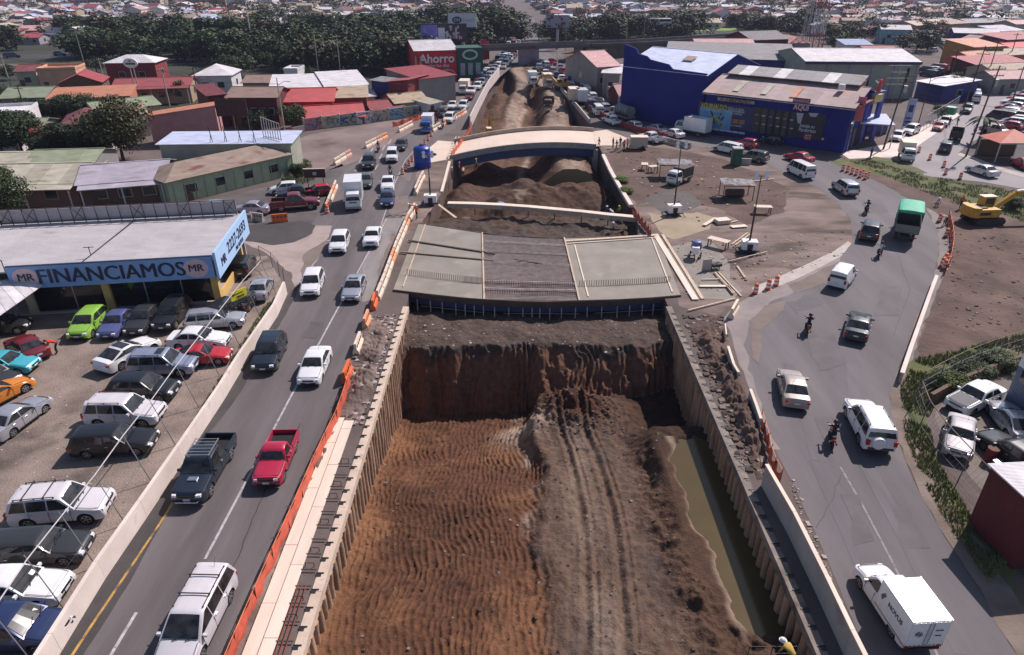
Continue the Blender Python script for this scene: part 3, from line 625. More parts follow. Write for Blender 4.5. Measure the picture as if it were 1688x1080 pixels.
def car_parts(k):
 if k in _CAR:return _CAR[k]
 S=SPEC[k];L,w=S['L'],S['W']/2;out=[]
 out.append(('body',body_mesh(k).mesh('body',[DEFP,UNDER],44),(0,0,0),True))
 for nm,mb in _glass(k):out.append((nm,mb.mesh(nm,GLASS,40),(0,0,0),False))
 zh=_interp(S['top'],L/2-.2)-.12
 for sy in(-1,1):
  h=MB();y=sy*w*.70
  h.add([(L/2-.30,y+sy*w*.235,zh+.05),(L/2-.04,y+sy*w*.10,zh+.045),(L/2+.012,y-sy*w*.16,zh+.04),(L/2-.30,y+sy*w*.235,zh-.07),(L/2-.02,y+sy*w*.12,zh-.09),(L/2+.014,y-sy*w*.16,zh-.09),(L/2-.24,y+sy*w*.12,zh+.078),(L/2-.22,y-sy*w*.10,zh+.078)],[(0,3,4,1)[::sy],(1,4,5,2)[::sy],(0,1,6)[::sy],(1,2,7,6)[::sy]])
  out.append(('headlight',h.mesh('headlight',LAMPW),(0,0,0),False))
  t=MB();zt=_interp(S['top'],-L/2+.12)-.13
  tall=.34 if S['H']>1.6 and 'bed' not in S else .15
  t.box((-L/2+.075,sy*w*.80,zt-.06),(.17,w*.22,tall))
  out.append(('tail_light',t.mesh('tail_light',LAMPR),(0,0,0),False))
  m=MB();m.box((S['cowl']-.27,sy*(w+.06),S['belt']+.05),(.12,.19,.13));m.box((S['cowl']-.33,sy*(w+.06),S['belt']+.05),(.012,.16,.10),0,1)
  out.append(('mirror',m.mesh('mirror',[DEFP,GLASS]),(0,0,0),True))
  for x in([-.1,-1.05]if k not in('pickup','old_pickup','coupe','panel_van')else[-.2]):
   out.append(('door_handle',MB().box((x+.02,sy*(w*.995),S['belt']-.14),(.17,.045,.035)).mesh('door_handle',CHROME),(0,0,0),False))
 g=MB();g.box((L/2-.004,0,zh-.035),(.035,w*.9,.12));out.append(('grille',g.mesh('grille',BLACK),(0,0,0),False))
 g=MB();g.box((L/2-.01,0,S['zb']+.15),(.035,w*1.25,.11));out.append(('air_intake',g.mesh('air_intake',BLACK),(0,0,0),False))
 out.append(('license_plate',MB().box((L/2+.02,0,S['zb']+.24),(.012,.36,.12)).mesh('license_plate',PLATE),(0,0,0),False));out.append(('license_plate',MB().box((-L/2-.012,0,S['zb']+.42),(.02,.36,.12)).mesh('license_plate',PLATE),(0,0,0),False))
 g=MB();g.box((-L/2-.015,0,S['zb']+.2),(.06,w*1.5,.12));out.append(('rear_bumper',g.mesh('rear_bumper',[DEFP if k not in('suv','pickup','old_pickup')else STEELD]),(0,0,0),k not in('suv','pickup','old_pickup')))
 g=MB()
 for dy in(-.3,.25):g.beam((S['cowl']+.03,dy,S['belt']+.035),(S['cowl']-.16,dy+.42,S['belt']+.18),.025,.02)
 out.append(('wiper',g.mesh('wiper',BLACK),(0,0,0),False))
 g=MB();bl=S['belt'];zs=S['zb']+.06
 for sy in(-1,1):
  y=sy*(w*.999)
  for x in([S['cowl']-.22,S['split'][0],-1.12]if k in('sedan','boxy_sedan','hatch','wagon','suv','crossover','minivan','pickup')else[S['cowl']-.22,S['rr']+.2]):
   g.beam((x,y,zs+(.14 if x<-1 else 0)),(x,y*.985,bl-.05),.016,.016)
  g.beam((S['cowl']-.22,y,zs),(max(-1.1,S['xr']+.45),y,zs),.016,.016)
  hz_=[(x,sy*w*(.86 if x<S['L']/2-.4 else .80),_interp(S['top'],x)+.012)for x in np.linspace(S['cowl']+.04,S['L']/2-.22,5)]
  for a,b in zip(hz_[:-1],hz_[1:]):g.beam(a,b,.018,.012)
 g.beam((S['L']/2-.22,-w*.8,_interp(S['top'],S['L']/2-.22)+.012),(S['L']/2-.22,w*.8,_interp(S['top'],S['L']/2-.22)+.012),.018,.012)
 if k not in('van',):out.append(('panel_gaps',g.mesh('panel_gaps',UNDER),(0,0,0),False))
 g=MB()
 for sy in(-1,1):g.box(((S['xf']+S['xr'])/2,sy*w*.975,S['zb']+.025),(S['xf']-S['xr']-.85,.06,.07))
 out.append(('sill_trim',g.mesh('sill_trim',BLACK),(0,0,0),False))
 if k not in('pickup','old_pickup','cab','delivery'):out.append(('antenna',MB().tube((S['rr']+.25,.2,S['H']),(S['rr']-.02,.2,S['H']+.35),.009,.006,5).mesh('antenna',BLACK),(0,0,0),False))
 _CAR[k]=out;return out
def heading(px,py,qx,qy,z=0):
 a,b=P(px,py),P(qx,qy);d=b-a;return a+Vector((0,0,z)),math.atan2(d.y,d.x)
CARS=[]
def car(k,col,px,py,qx,qy,label,cat='car',group=None,z=0.014,extra=(),name=None,scale=1.0,loc=None,rz=None):
 S=SPEC[k]
 if loc is None:loc,rz=heading(px,py,qx,qy,z)
 nm=name or{'suv':'sport_utility_car','crossover':'crossover_car','hatch':'hatchback_car','boxy_sedan':'sedan_car','sedan':'sedan_car','coupe':'coupe_car','wagon':'wagon_car','minivan':'minivan','van':'passenger_van','panel_van':'panel_van','pickup':'pickup_truck','old_pickup':'pickup_truck'}[k]
 root=thing(nm,label,cat,loc,rz,group)
 if scale!=1:root.scale=(scale,)*3
 for pn,me,lc,c in car_parts(k):
  o=inst(pn,me,root,lc,mat=col if c else None)
  if pn in('panel_gaps','sill_trim'):o['kind']='stuff'
 for x in(S['xf'],S['xr']):
  for sy in(-1,1):add_wheel(root,x,sy*(S['W']/2-.12),S['r'])
 L,w=S['L'],S['W']/2;xm=(S['rf']+S['rr'])/2
 for e in extra:
  if e=='rails':
   for sy in(-1,1):
    mb=MB();y=sy*w*.70;mb.beam((S['rf']-.25,y,S['H']+.035),(S['rr']+.2,y,S['H']+.035),.035,.03)
    for x in(S['rf']-.27,xm,S['rr']+.22):mb.box((x,y,S['H']+.0),(.06,.04,.06))
    mb.build('roof_rail',STEELD,root)
  elif e=='bars':
   for x in(xm+.45,xm-.55):
    mb=MB();mb.beam((x,-w*.78,S['H']+.085),(x,w*.78,S['H']+.085),.05,.03)
    for sy in(-1,1):mb.box((x,sy*w*.7,S['H']+.03),(.05,.05,.10))
    mb.build('roof_bar',STEELD,root)
  elif e=='rack':
   mb=MB()
   for sy in(-1,1):mb.beam((.55,sy*.62,S['H']+.12),(-.95,sy*.62,S['H']+.12),.04,.04)
   for x in np.linspace(.5,-.9,6):mb.beam((x,-.62,S['H']+.12),(x,.62,S['H']+.12),.035,.03)
   for x in(.4,-.5):
    for sy in(-1,1):mb.beam((x,sy*.62,S['H']-.03),(x,sy*.62,S['H']+.12),.035,.035)
   mb.build('roof_rack',STEEL,root)
  elif e=='spare':
   sp=inst('spare_wheel_cover',MB().tube((-L/2-.2,.22,.98),(-L/2-.02,.22,.98),.36,.36,18).mesh('spare_wheel_cover',col,40),root)
  elif e=='sunroof':
   MB().box((S['rf']-.42,0,S['H']-.005),(.5,.8,.03)).build('sunroof',GLASS,root)
  elif e=='darkroof':
   mb=MB();mb.box((xm,0,S['H']+.006),(abs(S['rf']-S['rr'])-.25,w*1.2,.03));mb.build('glass_roof',GLASS,root)
  elif e=='scoop':MB().box((1.5,0,1.09),(.3,.5,.06)).build('bonnet_scoop',CHROME,root)
  elif e=='bullbar':
   mb=MB()
   mb.path([(L/2-.05,-.6,.5),(L/2+.12,-.55,.52),(L/2+.14,.55,.52),(L/2-.05,.6,.5)],.03);mb.build('bull_bar',CHROME,root)
  elif e=='sticker':MB().beam((S['cowl']-.14,.35,S['belt']+.125),(S['cowl']-.30,.35,S['belt']+.245),.26,.015).build('windscreen_paper',WHITEP,root)
  elif e=='stripe':
   for sy in(-1,1):MB().box((0,sy*(w*1.0+.004),S['zb']+.16),(S['xf']-S['xr']-.95,.03,.10)).build('side_moulding',flat('beige_trim',(.45,.38,.30),.5),root)
  elif e=='darkhood':
   mb=MB();z=lambda x:_interp(S['top'],x)+.03
   xs=np.linspace(S['cowl']+.05,L/2-.12,6)
   for a,b in zip(xs[:-1],xs[1:]):mb.quad((a,-w*.72,z(a)),(b,-w*.72,z(b)),(b,w*.72,z(b)),(a,w*.72,z(a)))
   mb.build('bonnet',flat('grey_primer',(.09,.09,.095),.7),root)
 CARS.append(root);return root
_FAR={}
def far_car_mesh(k):
 if k in _FAR:return _FAR[k]
 mb=body_mesh(k,.5);S=SPEC[k];ms=list(mb.m)
 for nm,g in _glass(k):mb.add(g.v,g.f,2)
 for x in(S['xf'],S['xr']):
  for sy in(-1,1):mb.tube((x,sy*(S['W']/2-.2),S['r']),(x,sy*(S['W']/2+.01),S['r']),S['r'],S['r'],10,3)
 L,w=S['L'],S['W']/2
 for sy in(-1,1):mb.box((-L/2+.06,sy*w*.8,.8),(.16,.25,.16),0,4);mb.box((L/2-.1,sy*w*.7,.66),(.2,.3,.12),0,5)
 _FAR[k]=mb.mesh('distant_car',[DEFP,UNDER,GLASS,RUBBER,LAMPR,LAMPW],35);return _FAR[k]
def far_car(k,col,loc,rz,label,group,cat='car',name=None):
 return tag(inst(name or 'distant_car',far_car_mesh(k),None,loc,rz,col),label,cat,group)
_TR={}
SPEC['cab']=dict(L=1.75,W=1.9,H=2.12,belt=1.28,zb=.42,r=.38,xf=.15,xr=-9,cowl=.84,rf=.55,rr=-.78,rw=-.86,top=[(-.87,1.28),(.7,1.28),(.82,1.2),(.87,.7)],split=[-9])
def truck(px,py,qx,qy,label,col,boxcol,box=(3.3,2.0,2.1),cat='truck',kind='box',scale=1.0,name='box_truck',z=.014,tarp=None,group=None,loc=None,rz=None,doors=True,bed_h=.8):
 if loc is None:loc,rz=heading(px,py,qx,qy,z)
 root=thing(name,label,cat,loc,rz,group);root.scale=(scale,)*3
 bl,bw,bh=box;tot=1.75+.12+bl;xc=tot/2-.875
 for pn,me,lc,c in car_parts('cab'):
  if pn in('rear_window','tail_light','rear_bumper','door_handle','license_plate'):continue
  if pn in('panel_gaps','sill_trim'):continue
  inst(pn,me,root,(xc,0,0),mat=col if c else None)
 MB().box((xc+.885,0,.52),(.08,1.8,.24)).build('front_bumper',flat('bumper_grey',(.3,.3,.31),.5),root)
 r=.38
 for sy in(-1,1):
  add_wheel(root,xc+.15,sy*.80,r);add_wheel(root,-tot/2+bl*.32,sy*.78,r,.5)
 MB().box((-.3,0,.62),(tot-.5,.8,.16)).build('chassis',STEELD,root)
 x0,x1=-tot/2,-tot/2+bl
 zf=bed_h
 if kind=='box':
  b=MB();b.box(((x0+x1)/2,0,zf+bh/2),(bl,bw,bh));b.build('cargo_box',boxcol,root)
  for sy in(-1,1):
   MB().box(((x0+x1)/2,sy*(bw/2+.012),zf+.06),(bl+.04,.03,.10)).build('side_rail',STEEL,root)
  MB().box(((x0+x1)/2,0,zf+bh+.012),(bl+.03,bw+.03,.03)).build('roof_cap',boxcol,root)
  if doors:
   for sy in(-1,1):
    d=MB();d.box((x0-.02,sy*bw/4,zf+bh/2),(.035,bw/2-.06,bh-.12));dd=d.build('rear_door',boxcol,root)
    MB().box((x0-.055,sy*.12,zf+bh/2),(.03,.03,bh-.2)).build('lock_rod',STEEL,dd)
 else:
  b=MB();b.box(((x0+x1)/2,0,zf+.05),(bl,bw,.1),0,0)
  for sy in(-1,1):b.box(((x0+x1)/2,sy*(bw/2-.03),zf+bh*.5),(bl,.06,bh))
  b.box((x1-.03,0,zf+bh*.6),(.06,bw,bh*1.2));b.box((x0+.03,0,zf+bh*.45),(.06,bw,bh*.9));b.build('cargo_bed',boxcol,root)
  for sy in(-1,1):
   for i in range(6):MB().box((x0+.2+i*(bl-.4)/5,sy*(bw/2+.03),zf+bh*.5),(.07,.06,bh)).build('side_stake',boxcol,root)
  if tarp:
   t=MB();n=9;prof=[]
   ht=zf+bh+.12
   for i in range(n):
    a=math.pi*i/(n-1);prof.append((-math.cos(a)*(bw/2+.03),ht+1.15+.13*math.sin(a)))
   prof=[(-bw/2-.03,ht)]+prof+[(bw/2+.03,ht)]
   m_=len(prof)
   for x in(x0-.02,x1+.02):t.v+=[(x,y,zz)for y,zz in prof]
   for i in range(m_-1):t.f.append((i,i+1,m_+i+1,m_+i)[::-1]);t.m.append(0)
   t.f.append(tuple(range(m_,2*m_)));t.m.append(0)
   t.build('tarpaulin',tarp,root,50)
   rl=MB().box((x0-.03,0,ht+1.12),(.05,bw+.1,.26));rl.build('tarpaulin_flap',tarp,root)
 for sy in(-1,1):MB().box((x0+.0,sy*(bw/2-.2),.66),(.06,.28,.12)).build('tail_light',LAMPR,root)
 g=MB();g.box((x0+.02,0,.5),(.08,bw*.8,.1));g.build('rear_bumper',STEELD,root)
 return root
 # people
def person_mesh(pose):
 H=dict(pel=(0,0,.95),waist=(0,0,1.12),chest=(0,0,1.34),neck=(0,0,1.50),chin=(.03,0,1.57),head=(.03,0,1.66),top=(.02,0,1.75),hl=(0,.09,.92),hr=(0,-.09,.92),kl=(.02,.10,.50),kr=(.02,-.10,.50),al=(0,.10,.08),ar=(0,-.10,.08),tl=(.15,.11,.03),tr=(.15,-.11,.03),sl=(0,.18,1.43),sr=(0,-.18,1.43),el=(-.02,.24,1.16),er=(-.02,-.24,1.16),wl=(.06,.25,.92),wr=(.06,-.25,.92),fl=(.09,.25,.82),fr=(.09,-.25,.82))
 if pose=='walk':H.update(kl=(.18,.1,.52),al=(.22,.1,.10),tl=(.38,.1,.06),kr=(-.06,-.1,.50),ar=(-.28,-.1,.14),tr=(-.16,-.1,.04),el=(-.14,.24,1.18),wl=(-.16,.25,.95),fl=(-.15,.25,.86),er=(.1,-.24,1.18),wr=(.25,-.22,1.0),fr=(.32,-.21,.93))
 if pose=='point':H.update(el=(.2,.26,1.3),wl=(.42,.2,1.22),fl=(.52,.18,1.2),er=(.12,-.26,1.2),wr=(.32,-.18,1.1),fr=(.4,-.15,1.08))
 if pose=='bend':H.update(pel=(-.15,0,.9),waist=(0,0,1.03),chest=(.22,0,1.14),neck=(.38,0,1.18),chin=(.46,0,1.17),head=(.52,0,1.18),top=(.6,0,1.2),hl=(-.15,.09,.88),hr=(-.15,-.09,.88),sl=(.3,.18,1.14),sr=(.3,-.18,1.14),el=(.38,.22,.88),er=(.38,-.22,.88),wl=(.46,.16,.66),wr=(.46,-.16,.66),fl=(.5,.14,.57),fr=(.5,-.14,.57))
 if pose=='crouch':H.update(pel=(-.2,0,.38),waist=(-.1,0,.55),chest=(.04,0,.75),neck=(.12,0,.9),chin=(.18,0,.96),head=(.2,0,1.03),top=(.2,0,1.12),hl=(-.18,.1,.38),hr=(-.18,-.1,.38),kl=(.2,.14,.5),kr=(.2,-.14,.5),al=(.0,.12,.09),ar=(0,-.12,.09),tl=(.16,.12,.03),tr=(.16,-.12,.03),sl=(.08,.18,.84),sr=(.08,-.18,.84),el=(.25,.22,.6),er=(.25,-.22,.6),wl=(.42,.14,.42),wr=(.42,-.14,.42),fl=(.5,.1,.34),fr=(.5,-.1,.34))
 if pose=='ride':H.update(pel=(-.25,0,.86),waist=(-.2,0,1.02),chest=(-.08,0,1.22),neck=(.0,0,1.38),chin=(.04,0,1.44),head=(.06,0,1.52),top=(.06,0,1.62),hl=(-.22,.1,.84),hr=(-.22,-.1,.84),kl=(.18,.2,.72),kr=(.18,-.2,.72),al=(.02,.2,.34),ar=(.02,-.2,.34),tl=(.16,.21,.29),tr=(.16,-.21,.29),sl=(-.04,.18,1.31),sr=(-.04,-.18,1.31),el=(.14,.27,1.1),er=(.14,-.27,1.1),wl=(.4,.28,1.02),wr=(.4,-.28,1.02),fl=(.48,.28,1.0),fr=(.48,-.28,1.0))
 rad=dict(pel=.13,waist=.115,chest=.14,neck=.055,chin=.075,head=.095,top=.05,hl=.095,hr=.095,kl=.06,kr=.06,al=.045,ar=.045,tl=.035,tr=.035,sl=.065,sr=.065,el=.045,er=.045,wl=.034,wr=.034,fl=.03,fr=.03)
 E=[('pel','waist',1),('waist','chest',1),('chest','neck',1),('neck','chin',2),('chin','head',2),('head','top',2),('pel','hl',0),('pel','hr',0),('hl','kl',0),('hr','kr',0),('kl','al',0),('kr','ar',0),('al','tl',3),('ar','tr',3),('chest','sl',1),('chest','sr',1),('sl','el',1),('sr','er',1),('el','wl',2),('er','wr',2),('wl','fl',2),('wr','fr',2)]
 ks=list(H);me=bpy.data.meshes.new('person');me.from_pydata([H[k]for k in ks],[(ks.index(a),ks.index(b))for a,b,_ in E],[])
 ob=bpy.data.objects.new('person',me);link(ob)
 sk=ob.modifiers.new('skin','SKIN');sk.use_smooth_shade=True
 for i,k in enumerate(ks):me.skin_vertices[0].data[i].radius=(rad[k],rad[k]);me.skin_vertices[0].data[i].use_root=(k=='pel')
 ob.modifiers.new('sub','SUBSURF').levels=1
 bpy.context.view_layer.update();dg=bpy.context.evaluated_depsgraph_get()
 out=bpy.data.meshes.new_from_object(ob.evaluated_get(dg));bpy.data.objects.remove(ob)
 segs=[(Vector(H[a]),Vector(H[b]),m)for a,b,m in E];mi=[]
 for p in out.polygons:
  c=p.center;best=(9,0)
  for a,b,m in segs:
   d=b-a;t=max(0,min(1,(c-a).dot(d)/d.length_squared));q=(c-a-d*t).length
   if q<best[0]:best=(q,m)
  mi.append(best[1])
 out.materials.clear()
 for m in(PANTS,SHIRT,SKIN,SHOE):out.materials.append(m)
 out.polygons.foreach_set('material_index',mi);out.polygons.foreach_set('use_smooth',[True]*len(mi))
 return out,H
PANTS=flat('trousers_denim',(.03,.035,.06),.9);SHIRT=flat('shirt_plain',(.2,.2,.2),.9);SKIN=flat('skin',(.28,.15,.10),.6);SHOE=flat('shoe',(.02,.017,.015),.7)
_POSE={}
HELM=None
def helmet_mesh():
 mb=MB();prof=[]
 for i in range(7):
  a=math.pi/2*i/6;prof.append((.135*math.cos(a)+.001,.125*math.sin(a)))
 mb.lathe([(.165,-.012),(.165,0)]+prof,14);return mb.mesh('helmet',WHITEP,50)
HELM=helmet_mesh()
def full_helmet_mesh():
 mb=MB();prof=[(.150*math.sin(a),-.15*math.cos(a))for a in np.linspace(.5,math.pi-.02,9)]
 mb.lathe(prof,14);mb.add([(.14,-.09,-.02),(.155,0,-.02),(.14,.09,-.02),(.125,.09,.05),(.14,0,.06),(.125,-.09,.05)],[(0,1,4,5),(1,2,3,4)],1)
 return mb.mesh('helmet',[BLACK,GLASS],50)
FHELM=full_helmet_mesh()
HAIR=flat('dark_hair',(.012,.009,.008),.7)
def hair_mesh():
 mb=MB();mb.lathe([(.105*math.cos(a)+.002,.115*math.sin(a))for a in np.linspace(-.25,math.pi/2,7)],12);return mb.mesh('hair',HAIR,60)
HAIRM=hair_mesh()
VESTM={}
def person(px,py,ang,pose,shirt,pants,label,head='helmet',headcol=None,vest=None,z=0.0,loc=None,group=None,cat='person',sc=1.0):
 if pose not in _POSE:_POSE[pose]=person_mesh(pose)
 me,H=_POSE[pose]
 if loc is None:loc=P(px,py);loc.z=z
 root=thing('person',label,cat,loc,ang,group);root.scale=(sc,)*3
 o=inst('body',me,root)
 for i,m in((0,pants),(1,shirt)):o.material_slots[i].link='OBJECT';o.material_slots[i].material=m
 hp=Vector(H['head'])
 if head=='helmet':inst('helmet',HELM,root,hp+Vector((0,0,.02)),mat=headcol or WHITEP)
 elif head=='full':inst('helmet',FHELM,root,hp+Vector((.0,0,.0)),mat=headcol or BLACK)
 elif head=='hair':inst('hair',HAIRM,root,hp+Vector((-.012,0,.0)))
 if vest:
  mb=MB();c=Vector(H['chest']);wv=Vector(H['waist']);d=(c-wv).normalized()
  mb.tube(wv+d*.0,c+d*.09,.165,.185,12,cap=False);mb.build('safety_vest',vest,root,40)
 return root
 # motorcycles
_BK=[]
def bike_parts():
 if _BK:return _BK
 def torus(x):
  mb=MB();prof=[(.30,-.05),(.32,-.03),(.32,.03),(.30,.05),(.22,.045),(.22,-.045)];n=16
  for a,y in prof:
   for k in range(n):t=2*math.pi*k/n;mb.v.append((x+a*math.cos(t),y,.32+a*math.sin(t)))
  for i in range(6):
   for k in range(n):mb.f.append((i*n+k,i*n+(k+1)%n,((i+1)%6)*n+(k+1)%n,((i+1)%6)*n+k));mb.m.append(0)
  for k in range(6):t=math.pi*k/6;mb.beam((x-.23*math.cos(t),0,.32-.23*math.sin(t)),(x+.23*math.cos(t),0,.32+.23*math.sin(t)),.025,.03,0)
  return mb
 _BK.append(('wheel',torus(.66).mesh('wheel',RUBBER,40),False));_BK.append(('wheel',torus(-.66).mesh('wheel',RUBBER,40),False))
 t=MB();t.lathe([(.02,-.17),(.12,-.13),(.17,0),(.13,.11),(.02,.15)],10,(.18,0,.82))
 for i,v in enumerate(t.v):t.v[i]=(.18+(v[0]-.18)*1.6,v[1]*.9,v[2])
 _BK.append(('fuel_tank',t.mesh('fuel_tank',DEFP,50),True))
 s=MB();s.box((-.32,0,.80),(.72,.24,.10));s.box((-.66,0,.86),(.2,.2,.1));_BK.append(('seat',s.mesh('seat',RUBBER),False))
 e=MB();e.box((.08,0,.45),(.44,.30,.34));e.beam((.45,0,.85),(-.45,0,.62),.08,.08);e.beam((-.1,.1,.4),(-.66,.1,.32),.05,.07);e.beam((-.1,-.1,.4),(-.66,-.1,.32),.05,.07)
 e.tube((-.1,-.17,.35),(-.75,-.2,.42),.045,.06,8);_BK.append(('engine',e.mesh('engine',STEELD),False))
 f=MB()
 for sy in(-1,1):f.tube((.66,sy*.08,.32),(.45,sy*.08,.95),.028,.028,6)
 f.tube((.42,-.36,1.02),(.42,.36,1.02),.02,.02,6);_BK.append(('front_fork',f.mesh('front_fork',STEEL),False))
 h=MB();h.tube((.52,0,.86),(.62,0,.85),.10,.11,10);_BK.append(('headlight',h.mesh('headlight',LAMPW),False))
 g=MB();g.box((.66,0,.66),(.42,.13,.03));g.box((-.74,0,.70),(.30,.18,.04));_BK.append(('mudguard',g.mesh('mudguard',DEFP),True))
 _BK.append(('tail_light',MB().box((-.87,0,.78),(.06,.16,.08)).mesh('tail_light',LAMPR),False))
 _BK.append(('mirror',MB().box((.38,.34,1.15),(.03,.1,.07)).box((.38,-.34,1.15),(.03,.1,.07)).mesh('mirror',BLACK),False))
 return _BK
def bike(px,py,qx,qy,col,label,rider=None):
 loc,rz=heading(px,py,qx,qy,.014)
 root=thing('motorcycle',label,'motorcycle',loc,rz)
 for pn,me,c in bike_parts():inst(pn,me,root,mat=col if c else None)
 if rider:
  shirt,hc,rl=rider
  person(0,0,rz,'ride',shirt,PANTS,rl,'full',hc,loc=loc)
 return root
 # houses
def roofm(name,col,rust=None,sc=.5):
 return mat('roof_'+name,tuple(c*.8 for c in col),.6,0,sc,col2=tuple(min(1,c*1.2)for c in col),stretch=(1,2.5,1),detail=9,stain=(rust,.35,.56)if rust else None,wave=('X',3.2,.5),objrand=.15)
def wallm(name,col):return mat('wall_'+name,tuple(c*.85 for c in col),.85,0,.6,col2=tuple(min(1,c*1.12)for c in col),detail=9,bump=.1,bscale=10)
RF=dict(red=roofm('red',(.32,.045,.05),(.24,.05,.045)),bright=roofm('bright_red',(.60,.045,.05),(.48,.05,.055)),maroon=roofm('maroon',(.17,.03,.034),(.22,.06,.05)),rust=roofm('rust',(.25,.15,.12),(.20,.075,.045)),white=roofm('white',(.66,.62,.64),(.50,.45,.45)),cream=roofm('cream',(.44,.40,.31),(.27,.21,.14)),grey=roofm('grey',(.22,.20,.21),(.17,.13,.12)),lilac=roofm('lilac',(.40,.36,.42),(.30,.25,.28)),green=roofm('sage',(.25,.29,.18),(.22,.19,.13)),orange=roofm('orange',(.50,.19,.10)),pink=roofm('pink',(.55,.30,.29)),darkgrey=roofm('dark_grey',(.11,.10,.105)),blue=roofm('blue',(.25,.32,.52)),rustmix=roofm('rust_streaked',(.30,.22,.17),(.17,.055,.04)),paleblue=roofm('pale_blue',(.50,.55,.72)),tan=roofm('tan',(.40,.30,.20),(.24,.14,.09)),dirtpink=roofm('dirty_pink',(.36,.25,.25),(.40,.22,.14)))
WL=dict(cream=wallm('cream',(.45,.38,.28)),white=wallm('white',(.62,.59,.60)),pink=wallm('pink',(.42,.22,.22)),orange=wallm('orange',(.46,.15,.085)),peach=wallm('peach',(.60,.34,.22)),red=wallm('red',(.22,.035,.04)),bred=wallm('bright_red',(.62,.03,.045)),grey=wallm('grey',(.25,.23,.225)),lilac=wallm('lilac',(.33,.29,.34)),brown=wallm('brown',(.13,.075,.05)),green=wallm('green',(.33,.38,.25)),blue=wallm('blue',(.03,.04,.17)),maroon=wallm('maroon',(.10,.022,.025)),tan=wallm('tan',(.34,.25,.16)),sage=wallm('sage_grey',(.33,.34,.27)),brick=wallm('brickish',(.25,.12,.09)),ochre=wallm('ochre',(.36,.19,.06)),teal=wallm('teal',(.25,.42,.48)),beige=wallm('beige',(.38,.335,.28)))
FRAME=flat('window_frame',(.5,.47,.45),.6);DOORW=flat('wooden_door',(.10,.05,.03),.6);DARKIN=flat('dark_opening',(.012,.011,.011),.9)
def window(root,x,y,z,w,h,face):
 """face: unit outward normal in local xy"""
 nx,ny=face;rz=math.atan2(ny,nx)-math.pi/2
 o=MB().box((0,.0,0),(w,.09,h)).build('window',FRAME,root,loc=(x,y,z),rz=rz)
 MB().box((0,.05,0),(w-.14,.02,h-.14)).build('pane',GLASSB,o)
 return o
